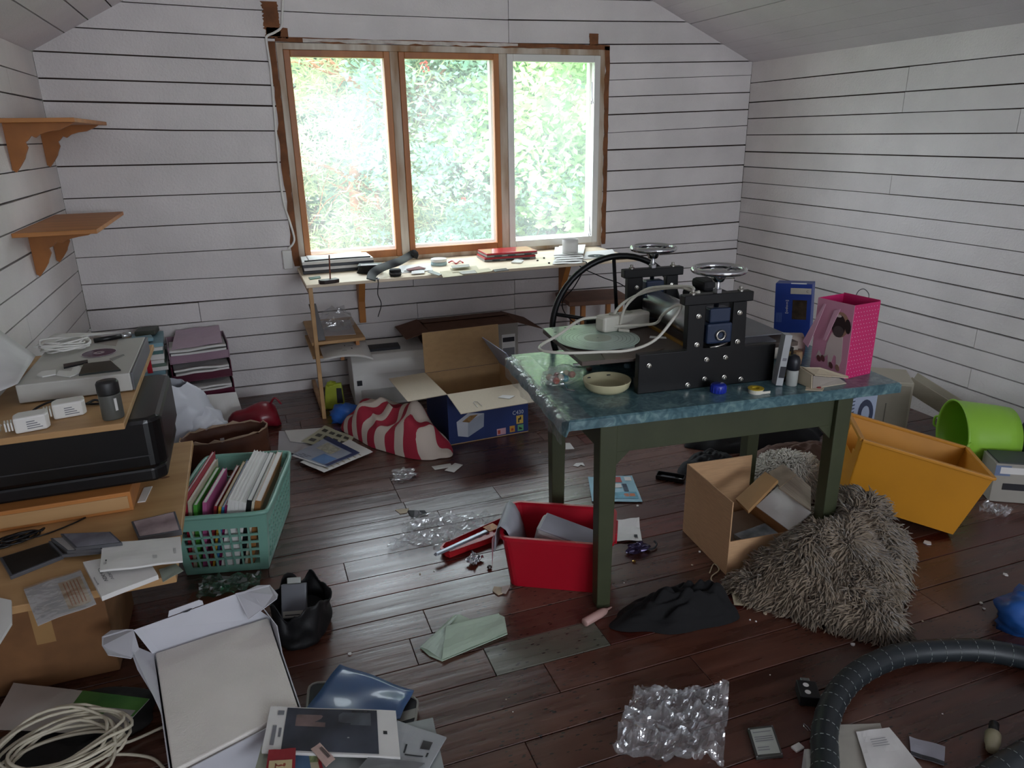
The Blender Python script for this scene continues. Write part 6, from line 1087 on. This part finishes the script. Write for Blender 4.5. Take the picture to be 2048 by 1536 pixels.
def wool(par, fn, nu, nv, cnt, ln, rad, mat, seed, down=.6, vr=(0, 1), up=0.25):
    rg = random.Random(seed); b = B(); vs, fs = [], []
    for _ in range(cnt):
        u = rg.random(); v = vr[0]+(vr[1]-vr[0])*math.sqrt(rg.random()); p = V3(fn(u, v)); pu = V3(fn(u+.004, v)); pv = V3(fn(u, min(1, v+.01))) if v < .98 else p*2-V3(fn(u, v-.01))
        nr = (pu-p).cross(pv-p); nr = nr.normalized() if nr.length > 1e-9 else V3((0, 0, 1))
        if nr.z < 0: nr = -nr
        dn = (pv-p); dn = dn.normalized() if dn.length > 1e-9 else V3((1, 0, 0)); k = V3((noise.noise(p*11+V3((seed, 0, 0))), noise.noise(p*11+V3((0, seed, 0))), noise.noise(p*11+V3((0, 0, seed)))*.6))*1.4
        d = (nr*(up+.45*rg.random())+dn*down+k*.9+V3((rg.gauss(0, .18), rg.gauss(0, .18), rg.gauss(0, .12)))).normalized(); L_ = ln*rg.uniform(.6, 1.25); s = d.cross(nr); s = s.normalized() if s.length > 1e-6 else V3((1, 0, 0)); w_ = rad*rg.uniform(.6, 1.3); curl = rg.uniform(-.5, .5)
        o = len(vs); e = s.cross(d)
        for j, (f_, wd) in enumerate(((0, .8), (.4, 1), (.75, .7))):
            c = p+d*L_*f_+s*curl*L_*math.sin(f_*4)*.35-V3((0, 0, .25*L_*f_*f_))+nr*.002; c.z = max(c.z, .004)
            for a_ in range(3): vs.append(c+(s*math.cos(a_*2.094+j*.5)+e*math.sin(a_*2.094+j*.5))*w_*wd)
        tip = p+d*L_+s*curl*L_*math.sin(4)*.35-V3((0, 0, .25*L_)); tip.z = max(tip.z, .003); vs.append(tip)
        for j in range(2): fs += [(o+j*3+q, o+j*3+(q+1) % 3, o+j*3+3+(q+1) % 3, o+j*3+3+q) for q in range(3)]
        fs += [(o+6+q, o+6+(q+1) % 3, o+9) for q in range(3)]
    b.v = vs; b.f = fs; o = b.build('wool', mat, par, smooth=True); o['kind'] = 'stuff'; return o
woolm = M('wool_taupe', '81725f', rough=.9, var=.28, scale=9, detail=6, sheen=.3); woolw = M('wool_cream', 'e2dccf', rough=.9, var=.1, sheen=.3)
SKO = [(1.50, 1.855), (1.47, 1.77), (1.545, 1.65), (1.62, 1.55), (1.70, 1.455), (1.79, 1.39), (1.90, 1.48), (2.08, 1.64), (2.21, 1.76), (2.30, 1.98), (2.27, 2.12), (2.12, 2.13), (2.0, 1.95), (1.93, 1.84), (1.86, 1.785), (1.80, 1.80), (1.65, 1.86)]
SKP = catmull([(x, y, 0) for x, y in SKO], 6, True); SKC = V3((1.85, 1.69, 0))
t = thing('grey_sheepskin', 'shaggy grey-brown sheepskin heaped on the floor by the front table leg', 'sheepskin', SKC)
def skin(u, v):
    k = (u % 1.0)*len(SKP); i = int(k) % len(SKP); q = SKP[i].lerp(SKP[(i+1) % len(SKP)], k-int(k)); p = SKC.lerp(q, v); d1 = (p.x-1.99)**2+(p.y-1.80)**2; d2 = (p.x-1.72)**2+(p.y-1.76)**2
    h = (.09+.19*math.exp(-d1/.035)+.10*math.exp(-d2/.02))*max(0, 1-v**3)**.55; h += .028*noise.noise(V3((p.x*13, p.y*13, 3)))*(1-v**4)+.014*noise.noise(V3((p.x*30, p.y*30, 7)))*(1-v**4)
    return (p.x-SKC.x, p.y-SKC.y, max(.004, h))
B().grid(skin, 72, 30, True).build('hide', M('hide_tan', '54493f', rough=.9, var=.2), t, smooth=True); wool(t, skin, 0, 0, 17000, .05, .0036, woolm, 5, .55, up=.1)
t = thing('white_sheepskin', 'small cream white sheepskin behind the open cardboard box', 'sheepskin', (2.165, 2.375, 0), R(-20))
def skin2(u, v): a = u*6.2832; r = v; return (math.cos(a)*r*.18, math.sin(a)*r*.12, max(.004, .17*max(0, 1-r**2.4)**.6))
B().grid(skin2, 32, 14, True).build('hide', woolw, t, smooth=True); wool(t, skin2, 0, 0, 4500, .035, .0032, woolw, 8, .3)
# ================================================================ open cardboard box with odds and ends
t = thing('cardboard_box', 'open brown cardboard box with its front torn low, full of board scraps', 'box', (1.506, 1.90, 0), R(-4.8)); kw, kd_, kh = .29, .335, .30; th = .004
B().b2(0, kw, 0, kd_, 0, th).build('bottom', card_brown, t); B().b2(0, th, 0, kd_, th, kh).build('side_wall', card_brown, t); B().b2(th, kw, kd_-th, kd_, th, kh).build('rear_wall', card_brown, t); B().b2(kw-th, kw, 0, kd_-th, th, kh*.55).build('side_wall', card_brown, t); B().b2(th, kw-th, 0, th, th, .14).build('front_wall', card_brown, t)
KM = WM[t.name]
def inbox(name, label, cat, loc, rx, ry, rz, size, mat, bev=.001):
    m = KM @ tr(*loc) @ rot(R(rx), R(ry), R(rz)); o = B().b2(-size[0]/2, size[0]/2, -size[1]/2, size[1]/2, 0, size[2]).build(name, mat, bev=bev); o.matrix_world = m; o.location = m.translation; o.rotation_euler = m.to_euler(); WM[o.name] = m; return tag(o, label, cat)
inbox('packing_board', 'flat grey cardboard block at the bottom of the open box', 'cardboard', (.15, .16, .005), 0, 0, 4, (.24, .26, .07), M('board_greybrown', '8d8175', rough=.7))
def pxslab(name, label, cat, pts, th, mat):
    c = [Z(x, y, z) for x, y, z in pts]; n_ = (c[1]-c[0]).cross(c[2]-c[0]).normalized()*th; n_ = n_ if n_.z < 0 else -n_; return solo(B().prism3(c, n_), name, mat, label, cat, bev=.0008)
pxslab('picture_book', 'worn blue-grey picture book lying in the open cardboard box', 'book', ((1468, 1068, .115), (1530, 1046, .125), (1562, 1070, .125), (1494, 1086, .115)), .018, M('cover_bluegrey', '66737a', rough=.4, var=.4, scale=14, col2='9aa6ac'))
pxslab('white_board', 'plain white board leaning out of the open cardboard box', 'board', ((1512, 1012, .165), (1556, 972, .225), (1622, 1024, .215), (1580, 1062, .15)), .006, paper)
cr_ = M('corrugated', 'ad9f8c', rough=.75, var=.12, scale=30, stretch=(6, .3, 1))
pxslab('corrugated_piece', 'ridged corrugated cardboard piece leaning over the open box', 'cardboard', ((1556, 974, .245), (1588, 946, .262), (1622, 974, .25), (1622, 1020, .224)), .006, cr_)
pxslab('taped_flap', 'brown cardboard flap with shiny tape above the corrugated piece', 'cardboard', ((1537, 944, .27), (1566, 928, .275), (1592, 948, .272), (1560, 974, .262)), .005, M('taped', '8f7d68', rough=.3, var=.2, scale=20))
pxslab('wood_slat', 'brown wooden slat sticking diagonally out of the open box', 'slat', ((1471, 997, .225), (1530, 943, .29), (1556, 960, .285), (1496, 1022, .22)), .014, M('slat_tan', 'a77f52', rough=.7, var=.15))
# ================================================================ foreground things on the right
clump('black_sleeve', 'black fleece garment lying at the foot of the green table leg', 'garment', (1.205, 1.765, 0), R(-12), .215, .092, .105, M('black_fleece', '08080a', rough=.9, var=.3), 17, fold=.45, asym=.45)
t = thing('pink_bottle', 'small pale pink tapered bottle lying before the green table leg', 'bottle', Z(1192, 1232, .0145), R(19), ry=R(90)); pb = M('bottle_pink', 'b59088', rough=.45, var=.05); B().lathe([(.012, -.055), (.0145, -.052), (.0145, .02), (.012, .04), (.006, .052)], 18).build('bottle', pb, t, smooth=True); B().lathe([(.006, .0525), (.004, .055), (.0025, .075), (0, .076)], 12).build('nozzle', pb, t, smooth=True)
t, s = sheet('cream_leaflet', 'cream booklet half hidden under the grey sheepskin', 'booklet', [(1468, 1213), (1545, 1215), (1540, 1185), (1462, 1187)], M('leaflet_cream', 'b7a98c', rough=.6), .002, .008, 12)
solo(B().tube(catmull([Z(1419, 1146, .003), Z(1428, 1128, .003), Z(1438, 1140, .003), Z(1424, 1152, .003), Z(1424, 1162, .003), Z(1440, 1175, .003)], 6), .0022, 6), 'string_loop', M('string_cream', 'b3a184', rough=.8), 'loop of cream string on the floor by the cardboard box', 'string', smooth=True)
film('clear_bag', 'large crumpled clear plastic bag spread on the dark floorboards', [(1222, 1522), (1446, 1545), (1456, 1383), (1268, 1388)], .004, .05, 31, 46, mat=thin('bag_film', (.96, .97, .99), haze=.2, gloss=.2, rough=.12, bump=.4, bscale=40), fr=3.4)
solo(B().b2(-.012, .012, -.003, .003, 0, .006), 'brass_screw', M('brass', 'a88440', rough=.3, metal=.8), 'tiny brass screw under the clear plastic bag', 'screw', loc=Z(1278, 1452), rz=R(-50))
q = [Z(*p) for p in ((1512, 1521), (1566, 1516), (1545, 1455), (1494, 1461))]; c = sum(q, V3())/4; t = thing('hard_drive', 'small bare hard disk drive with a white label on the floor', 'hard drive', c)
B().prism3([p+V3((0, 0, .0003)) for p in q], (0, 0, .009)).build('case', M('drive_metal', '5f605c', rough=.35, metal=.7), t, world=True, bev=.001); s = Sheet([c+(p-c)*.84+V3((0, 0, .0098)) for p in q], 0, 1); s.mesh(2, 2).build('label', M('drive_label', 'a7aaa2', rough=.5, var=.06), t, world=True)
for v in (.15, .25, .5, .58, .66, .85): s.rect(.08, v, .6 if v < .4 else .9, v+.03, .0004, 2, 2).build('label_print', grey_ink, t, world=True)
for u, v in ((.04, .04), (.96, .04), (.04, .96), (.96, .96)): p = q[0]*(1-u)*(1-v)+q[1]*u*(1-v)+q[2]*u*v+q[3]*(1-u)*v; B().lathe([(0, 0), (.0025, 0), (.002, .0012), (0, .0012)], 8, tr(p+V3((0, 0, .0094)))).build('screw', steel, t, world=True)
solo(B().b2(-.015, .015, -.01, .01, 0, .007), 'white_plug', white_gloss, 'little white plastic block on the floor by the hard drive', 'plastic block', loc=Z(1595, 1497), rz=R(8), bev=.002)
p = Z(1612, 1455, .001); solo(B().tube([p+V3(k) for k in ((0, .012, 0), (.004, .014, 0), (.006, .0, 0), (.003, -.014, 0), (-.002, -.012, 0), (-.003, .004, 0), (.001, .01, 0))], .0009, 5), 'paper_clip', steel, 'steel paper clip on the floor between hose and hard drive', 'paper clip')
# vacuum hose
hr = .034; hp = [Z(1640, 1640, hr), Z(1650, 1536, hr), Z(1650, 1460, hr), Z(1672, 1395, hr), Z(1720, 1345, hr), Z(1800, 1310, hr), Z(1900, 1300, hr), Z(1990, 1304, hr), Z(2090, 1330, hr), Z(2160, 1390, hr), Z(2140, 1460, hr), Z(2060, 1505, hr), Z(1975, 1560, hr), Z(1900, 1640, hr)]
t = thing('vacuum_hose', 'thick dark vacuum cleaner hose with pale ring marks curving over the floor', 'hose', hp[4]); pts = catmull(hp, 10); hose_m = M('hose_dark', '1b2226', rough=.45, var=.15)
rr = [hr*(1+.02*math.sin(i*2.1)) for i in range(len(pts))]; B().tube(pts, hr, 16).build('hose', hose_m, t, world=True, smooth=True)
acc = 0; last = pts[0]; ringm = M('hose_ring', '8b938f', rough=.5)
for i in range(1, len(pts)-1):
    acc += (pts[i]-last).length; last = pts[i]
    if acc > .043:
        acc = 0; d = (pts[i+1]-pts[i-1]).normalized(); n_ = d.orthogonal().normalized(); b_ = d.cross(n_)
        bb = B()
        for k in range(14):
            a0 = 2*math.pi*k/14; bb.tube([pts[i]+(n_*math.cos(a0+j)+b_*math.sin(a0+j))*(hr+.0004) for j in (0, .13, .26)], .0008, 4)
        o = bb.build('ring_stitch', ringm, t, world=True); o['kind'] = 'stuff'
t = thing('hose_connector', 'ivory hose connector lying inside the loop of the vacuum hose', 'connector', Z(1985, 1484, .02), R(35)); B().tube([(-.03, 0, 0), (-.012, 0, 0), (.0, 0, 0), (.03, 0, 0)], [.014, .016, .019, .019], 16).build('collar', M('ivory', 'b3ac8c', rough=.4), t, smooth=True); B().tube([(.03, 0, 0), (.075, 0, 0)], .012, 12).build('pipe', black_plastic, t, smooth=True)
t = thing('socket_block', 'black plastic block with two white dots lying against the hose', 'connector block', Z(1614, 1396, 0), R(-30)); B().b2(-.028, .028, -.034, .034, 0, .034).build('block', black_plastic, t, bev=.003)
for k in (-.012, .012): B().lathe([(0, 0), (.0085, 0), (.007, .0008), (0, .0008)], 12, tr(-.004, k*1.2, .0341)).build('white_dot', paper, t)
B().b2(-.012, .014, .0345, .055, .006, .026).build('metal_tab', steel, t, bev=.002)
for k, (px, lb, m) in enumerate(((((1663, 1560), (1800, 1560), (1760, 1448), (1660, 1452)), 'grey-white paper lying inside the hose loop', M('paper_dim', 'a8a498', rough=.65)), (((1740, 1560), (1850, 1545), (1778, 1457), (1712, 1464)), 'letter sheet with faint typed lines overlapping the grey-white paper', paper), (((1600, 1560), (1628, 1560), (1622, 1500), (1608, 1500)), 'narrow white paper strip beside the hose', paper))):
    t, s = sheet('loose_paper', lb, 'paper', px, m, .0015+.006*k if k < 2 else .0015, .004, 20+k)
    if k == 1:
        for j in range(4): s.rect(.3, .78-.05*j, .7, .79-.05*j, .0022, 2, 2).build('typed_line', grey_ink, t, world=True)
t, s = sheet('photo_card', 'grey card with a dark printed foot inside the hose loop', 'card', [(1822, 1512), (1888, 1533), (1890, 1495), (1818, 1474)], M('card_lilac', 'a3a3ac', rough=.5), .002, .004, 30); pr_(t, s, (('dark_foot', (.0, .0, 1, .22), M('foot_dark', '34363c', rough=.5, var=.4, scale=50)),))
t = thing('blue_bag', 'bright blue plastic bag on the floor at the right behind the hose', 'bag', (2.245, 1.30, 0)); crumple(B(), .11, .09, .12, 24, 20, .3).build('bag', M('bag_blue', '2258a0', rough=.35), t, smooth=True)
# ================================================================ scraps on the floor
sc = [(1855, 1087, 15), (1530, 1228, 8), (1500, 1240, 4), (1512, 1243, 4), (1845, 1243, 4), (1962, 1207, 6), (1968, 1218, 5), (1995, 1212, 6), (2010, 1150, 8), (1706, 1290, 9), (1384, 1130, 4), (1399, 1104, 5), (1275, 1012, 6), (1012, 1399, 3), (1026, 1424, 3), (1248, 1166, 3), (840, 1148, 4), (868, 1142, 3), (700, 1308, 8), (560, 1232, 6), (1540, 1350, 3), (1885, 1428, 3), (1080, 905, 4), (1225, 905, 3), (1470, 1010, 4), (640, 1150, 3)]
for k, (x, y_, r_) in enumerate(sc):
    p = Z(x, y_); s_ = r_*p.length/1455*.62; n = rng.randint(5, 7); poly = [(s_*rng.uniform(.6, 1.1)*math.cos(6.283*j/n), s_*rng.uniform(.6, 1.1)*math.sin(6.283*j/n)) for j in range(n)]
    solo(B().prism(poly, 0, min(.004, s_*.5)), 'paper_scrap', [paper, M('scrap_cream', 'b3a48c'), paper][k % 3], 'tiny pale scrap of paper on the bare floorboards', 'scrap', loc=p, group='tiny paper scraps scattered on the floor')

t = thing('brown_stool', 'low stool with a brown seat behind the big black press wheel', 'stool', (2.20, 4.40, 0), R(-8)); B().b2(-.24, .2, -.17, .17, .47, .50).build('seat', M('seat_brown', '7a5a4a', rough=.7, var=.15), t, bev=.004)
for a in (-1, 1):
    for c in (-1, 1): B().b2(a*.13-.015, a*.13+.015, c*.12-.015, c*.12+.015, 0, .4695).build('leg', wood_shelf, t)
solo(B().tube(catmull([(1.95, 4.12, .7945), (1.95, 4.075, .7945), (1.949, 4.05, .797), (1.947, 4.044, .775), (1.90, 4.1, .64), (1.86, 4.2, .52), (1.93, 4.25, .40), (2.06, 4.2, .30), (2.2, 4.15, .2)], 7), .0035, 6), 'hanging_lead', black_plastic, 'thin black lead sagging from the desk beside the stool', 'cable', smooth=True)
solo(B().tube(catmull([(2.12, 4.62, .767), (2.14, 4.54, .68), (2.24, 4.4, .62), (2.34, 4.25, .57), (2.42, 4.16, .42), (2.43, 4.12, .25), (2.41, 4.11, .004)], 7), .0035, 6), 'hanging_lead', black_plastic, 'thin black lead arching over the stool seat to the floor', 'cable', smooth=True)
# ================================================================ white box with foam in the foreground
FZ = .13
wb = M('white_box', 'c4c4ca', rough=.55, var=.04); foam = M('foam_sheet', 'e2dcd4', rough=.85, var=.06, scale=5, bump=.2, bscale=200)
F4 = [Z(x, y, FZ) for x, y in ((346, 1545), (596, 1416), (537, 1239), (311, 1308))]          # near-left, near-right, far-right, far-left
c0 = sum(F4, V3())/4; t = thing('white_box', 'open white cardboard box with folded lid flaps on the floor', 'box', (c0.x, c0.y, 0)); ex = [c0+(q-c0)*1.05 for q in F4]; gr = lambda q, z_: V3((q.x, q.y, z_))
B().prism3([gr(q, .0005) for q in ex], (0, 0, .003)).build('bottom', wb, t, world=True)
for k in range(4):
    a, b_ = ex[k], ex[(k+1) % 4]; n_ = (c0-(a+b_)/2); n_.z = 0; n_ = n_.normalized()*.003; B().hexa([gr(a, .0036), gr(b_, .0036), gr(a, .0036)+n_, gr(b_, .0036)+n_, gr(a, FZ-.003), gr(b_, FZ-.003), gr(a, FZ-.003)+n_, gr(b_, FZ-.003)+n_]).build('wall', wb, t, world=True)
def leaf(name, pts, th=.0025, mat=wb): 
    n_ = (V3(pts[1])-V3(pts[0])).cross(V3(pts[2])-V3(pts[0])).normalized()*th; return B().prism3(pts, n_).build(name, mat, t, world=True)
hl, hr_ = ex[3], ex[2]; lz_ = .215
tl, trr = Z(267, 1260, lz_), Z(471, 1188, lz_); leaf('lid', [gr(hl, FZ-.004), gr(hr_, FZ-.004), trr, tl])
leaf('lid_ear', [tl, Z(253, 1260, lz_), Z(222, 1262, lz_), Z(204, 1275, lz_), Z(204, 1292, lz_), Z(216, 1311, lz_-.01), Z(262, 1318, lz_-.03), Z(279, 1300, lz_-.04)])
leaf('lid_ear', [trr, Z(489, 1184, lz_), Z(515, 1172, lz_), Z(540, 1171, lz_), Z(556, 1190, lz_), Z(554, 1198, lz_), Z(530, 1216, lz_-.02), Z(497, 1240, lz_-.05)])
LN = (gr(hr_, FZ)-gr(hl, FZ)).cross(tl-gr(hl, FZ)); tb = [PL(x, y, tl, LN) for x, y in ((336, 1234), (338, 1222), (345, 1219), (398, 1200), (405, 1202), (407, 1209))]; leaf('lid_tab', tb); leaf('tab_slot', [PL(x, y, tl+LN.normalized()*(.004 if LN.z > 0 else -.004), LN) for x, y in ((361, 1225), (372, 1221), (384, 1216), (380, 1221), (374, 1224), (368, 1225))], .0006, dark_ink)
leaf('side_flap', [gr(ex[3], FZ-.004), gr(ex[0].lerp(ex[3], .45), FZ-.004), Z(313, 1402, .10), Z(275, 1340, .15), Z(256, 1287, .20)]); leaf('side_flap', [gr(ex[2], FZ-.004), gr(ex[2].lerp(ex[1], .42), FZ-.004), Z(555, 1252, .16), Z(512, 1196, .21)])
s = Sheet([q+V3((0, 0, .001)) for q in F4], .006, 3, freq=1.4); tf = thing('foam_sheet', 'thick off-white foam sheet filling the open white box', 'foam', F4[0].lerp(F4[2], .5)); s.mesh(14, 14).build('foam', foam, tf, world=True, solid=.022, offset=-1.0, bev=.004)
# --- behind it: black bag with a blister pack
t = thing('black_pouch', 'open black fabric bag holding packaged gadgets beside the white box', 'bag', (.02, 2.165, 0), R(-12)); 
B().grid(lambda u, v: (.085*math.cos(u*6.2832)*(1+.1*v)*(1+.2*noise.noise(V3((math.cos(u*6.2832)*2, math.sin(u*6.2832)*2, v*2)))), .12*math.sin(u*6.2832)*(1+.16*noise.noise(V3((math.cos(u*6.2832)*2+5, math.sin(u*6.2832)*2, v*3)))), .003+.12*v+.06*v*noise.noise(V3((math.cos(u*6.2832)*2.5, math.sin(u*6.2832)*2.5, 9)))), 60, 12, True).build('bag', M('pouch_black', '09090b', rough=.6, var=.3), t, smooth=True, solid=.003); B().lathe([(0, .002), (.08, .002), (.08, .05), (0, .05)], 24, None, 1, 1.35).build('filling', black_matte, t)
m = WM[t.name]; t = thing('blister_pack', 'grey packaged cartridge with hanging tab in the black bag', 'package', m @ V3((-.02, -.02, .052)), R(-14), rx=R(-28)); B().b2(-.04, .04, -.012, .012, 0, .11).build('card', M('pack_grey', '63656a', rough=.4, var=.1), t, bev=.002); B().b2(-.035, .03, -.0135, -.0122, .004, .024).build('label', M('pack_label', 'b3b1a6', rough=.5), t); B().b2(-.022, .022, -.004, .004, .1102, .13).build('hang_tab', M('tab_pale', '9fa19c', rough=.4), t, bev=.002); B().b2(-.028, .02, -.0142, -.0136, .01, .013).build('print_line', dark_ink, t)
# --- green-printed sheet, dark cloth, brown book to the left
clump('dark_cloth', 'dark cloth crumpled on the floor before the cardboard carton', 'cloth', (-.62, 1.92, 0), R(10), .22, .14, .05, M('cloth_dark', '191614', rough=.9, var=.3), 23)
GZ = .055; gs = [Z(x, y, GZ) for x, y in ((-20, 1466), (240, 1470), (300, 1402), (27, 1366))]
t = thing('green_leaflet', 'large white and green sheet with a CE mark by the cable coil', 'leaflet', gs[0].lerp(gs[2], .5)); s = Sheet(gs, .012, 5, freq=1.2); s.mesh(12, 12).build('sheet', M('leaflet_white2', 'b6b2ac', rough=.5), t, world=True, solid=.001)
s.rect(.52, .45, 1, 1, .0016, 8, 8).build('green_print', M('leaflet_green', '2f6e36', rough=.45, var=.3, scale=5, col2='5c8f45'), t, world=True); s.rect(.78, .1, .98, .62, .0022, 6, 6).build('grey_panel', M('leaflet_grey', 'a09c98', rough=.5), t, world=True); s.text('CE', .87, .42, .94, .52, .003).build('lettering', dark_ink, t, world=True); s.text('7T/25ML', .84, .12, .95, .17, .003).build('lettering', dark_ink, t, world=True)
# --- coil of white cable
t = thing('cable_coil', 'big coil of white network cable on the floor', 'cable', Z(120, 1510, .06)); b = B(); cw2 = M('cable_ivory', 'c3bba6', rough=.45); rg = random.Random(3); cc = Z(120, 1512, .068); pts = []
for k in range(11):
    r0 = .115+rg.uniform(-.02, .03); ox, oy = rg.uniform(-.02, .02), rg.uniform(-.025, .025)
    for j in range(10):
        a = 2*math.pi*j/10; pts.append(V3((cc.x+ox+r0*1.2*math.cos(a), cc.y+oy+r0*.8*math.sin(a), .068+.006*k*.8+.008*math.sin(a*2+k)+(.03 if j in (2, 3) and k % 4 == 0 else 0))))
for q in pts: q.x = max(q.x, XL+.012)
b.tube(catmull(pts, 3), .0042, 7); b.build('coil', cw2, t, world=True, smooth=True)
B().tube(catmull([pts[-1], Z(200, 1500, .03), Z(262, 1482, .012), Z(330, 1452, .008)], 6), .0042, 7).build('cable_end', cw2, t, world=True, smooth=True); B().tube(catmull([Z(150, 1536, .05), Z(220, 1510, .02), Z(300, 1515, .008), Z(335, 1545, .008)], 6), .0042, 7).build('cable_end', cw2, t, world=True, smooth=True)
# ================================================================ pile of printed matter at the front
zc = M('case_black', '141417', rough=.7, var=.2); trimc = M('case_trim', '7f7c74', rough=.5)
p4 = [Z(x, y, .0) for x, y in ((612, 1475), (830, 1468), (838, 1405), (620, 1372))]; t = thing('zip_case', 'flat black zipped case with grey piping under the blue envelope', 'case', p4[0].lerp(p4[2], .5))
def rnd(p4, r=.12, n=5):
    out = []
    for k in range(4):
        a, b_, c = p4[k-1], p4[k], p4[(k+1) % 4]
        for j in range(n+1): q = j/n; out.append((b_+(a-b_)*r).lerp(b_, q).lerp(b_.lerp(b_+(c-b_)*r, q), q))
    return out
rp = rnd(p4, .22); B().prism3([q+V3((0, 0, .001)) for q in rp], (0, 0, .022)).build('case', zc, t, world=True, bev=.003); B().tube([q+V3((0, 0, .022)) for q in rp], .004, 6, True).build('piping', trimc, t, world=True); B().prism3([p4[1].lerp(p4[2], k)+V3((-.03*j, -.0, .0232)) for k, j in ((.3, 0), (.3, 2), (.6, 2), (.6, 0))], (0, 0, .0015)).build('grey_strap', trimc, t, world=True)
s = Sheet([Z(x, y, .03) for x, y in ((606, 1430), (800, 1440), (828, 1384), (680, 1334))], .012, 6); t = thing('blue_envelope', 'glossy blue plastic sleeve lying on the black zip case', 'sleeve', s.c[0].lerp(s.c[2], .5)); s.mesh(12, 12).build('sleeve', M('sleeve_blue', '4a668f', rough=.3, var=.1, coat=.25), t, world=True, solid=.003, smooth=True)
t.location = t.location; s.rect(.84, .05, .9, .12, .004, 3, 3).build('white_dot', paper, t, world=True)
# base stack of cases/booklets, beside the white box
zz = .0005
for k, (th, col, lb) in enumerate(((.03, 'a9aaa6', 'pale plastic case at the bottom of the pile of printed matter'), (.028, '6f7674', 'dark grey binder second from the floor in the front pile'), (.034, '9b958a', 'buff telephone-book-like volume in the middle of the front pile'), (.036, '8f9492', 'grey catalogue directly under the magazine in the front pile'))):
    solo(B().b2(-.15, .15, -.11, .11, 0, th-.0005), 'booklet', M('pile_'+col, col, rough=.45, var=.15, scale=10), lb, 'booklet', loc=(.135+.006*(k % 2), 1.40-.004*k, zz), rz=R(-14+3*k), bev=.002); zz += th
CZ = zz+.001
def slip(px, z, mat, lb, th=.0045): c = [Z(x, y, z if not isinstance(z, tuple) else z[i]) for i, (x, y) in enumerate(px)]; t = thing('disc_sleeve', lb, 'disc sleeve', c[0].lerp(c[2], .5)); s = Sheet(c, .003, 2); s.mesh(6, 6).build('sleeve', mat, t, world=True, solid=th, offset=1.0); return t, s
t, s = slip(((770, 1545), (858, 1540), (893, 1478), (795, 1445)), CZ, M('sleeve_greyw', 'a5a8aa', rough=.25, var=.08), 'pale disc sleeve with a small dark square beside the magazine'); pr_(t, s, (('dark_square', (.62, .5, .82, .72), M('square_dark', '2e2a2c', rough=.4)), ('print_line', (.3, .35, .34, .55), dark_ink), ('print_line', (.35, .3, .75, .33), dark_ink), ('print_line', (.8, .3, .84, .42), dark_ink)), .0062)
t, s = slip(((690, 1570), (800, 1575), (850, 1530), (740, 1515)), CZ+.009, M('sleeve_smoke', '77797a', rough=.2, var=.2), 'smoky disc sleeve at the very front of the pile')
# magazine
MZ = zz+.012; mq = [Z(x, y, MZ) for x, y in ((524, 1508), (801, 1520), (792, 1427), (542, 1418))]
t, s = booklet('magazine', 'glossy white-bordered magazine with a dark moody cover photo on the pile', 'magazine', mq, .008, paper, 3, .002); t.location = t.location
pr_(t, s, (('cover_photo', (.14, .03, .85, .97), M('photo_dark', '23242c', rough=.2, var=.5, scale=6, col2='454a58')), ('pale_blur', (.22, .55, .45, .82), M('photo_skin', '6d5a58', rough=.2, var=.5, scale=14)), ('grey_blur', (.55, .62, .8, .9), M('photo_grey', '4c5058', rough=.2, var=.5, scale=10)), ('logo_mark', (.89, .45, .92, .52), dark_ink), ('margin_print', (.05, .12, .08, .55), grey_ink), ('margin_print', (.10, .3, .12, .5), grey_ink), ('margin_print', (.07, .8, .12, .9), grey_ink), ('title_print', (.62, .32, .635, .62), M('title_grey', '9a9a9c', rough=.4))), .0016)
# small printed cards in front
for k, (px, z0, col, lb) in enumerate((((((505, 1560), (560, 1560), (566, 1495), (524, 1494))), CZ, 'a3a896', 'greenish folded card at the front of the pile'), ((((545, 1570), (655, 1570), (632, 1488), (560, 1500))), CZ+.005, 'b0a78c', 'illustrated card of trees and a blue sky at the front'), ((((530, 1560), (590, 1560), (592, 1498), (538, 1502))), (CZ+.012, CZ+.012, MZ+.0135, MZ+.0135), '8c2028', 'red card with a small medallion picture'), ((((622, 1500), (652, 1536), (670, 1520), (640, 1488))), (MZ+.014, CZ+.014, CZ+.014, MZ+.014), 'b59a90', 'pinkish price ticket with a black barcode'))):
    t, s = slip(px, z0, M('card_'+col, col, rough=.5, var=.12), lb, .003)
    if k == 1: pr_(t, s, (('blue_sky', (.3, .1, .75, .75), M('sky_print', '3c5a7a', rough=.5)), ('tree_print', (.75, .5, .95, .95), M('tree_print', '6f7a52', rough=.5, var=.5, scale=80)), ('tree_print', (.08, .5, .3, .92), M('tree_print', '6f7a52')), ('red_edge', (.93, .0, 1, 1), M('card_8c2028', '8c2028'))), .0042)
    if k == 2: pr_(t, s, (('cream_panel', (.08, .05, .9, .6), M('panel_cream', 'bca980', rough=.5)), ('medallion', (.3, .15, .7, .5), M('medal_red', '7c3a2a', rough=.5, var=.4, scale=80))), .0042)
    if k == 3:
        for j in range(7): s.rect(.2, .55+.05*j, .8, .57+.05*j+.008*(j % 3), .0042, 2, 2).build('barcode_bar', dark_ink, t, world=True)
# green film scrap by the bench foot
film('green_film', 'torn transparent green plastic film on the floor by the low bench', [(395, 1205), (520, 1180), (523, 1150), (405, 1165)], .004, .03, 41, 18, thin('green_film', (.35, .75, .55), haze=.12, gloss=.15, rough=.15, bump=.5))
t, s = sheet('brown_envelope', 'dark brown paper lying on the floor under the green film', 'paper', [(370, 1215), (470, 1205), (478, 1178), (385, 1185)], M('paper_rust', '6a3a26', rough=.7, var=.2), .0015, .003, 8)
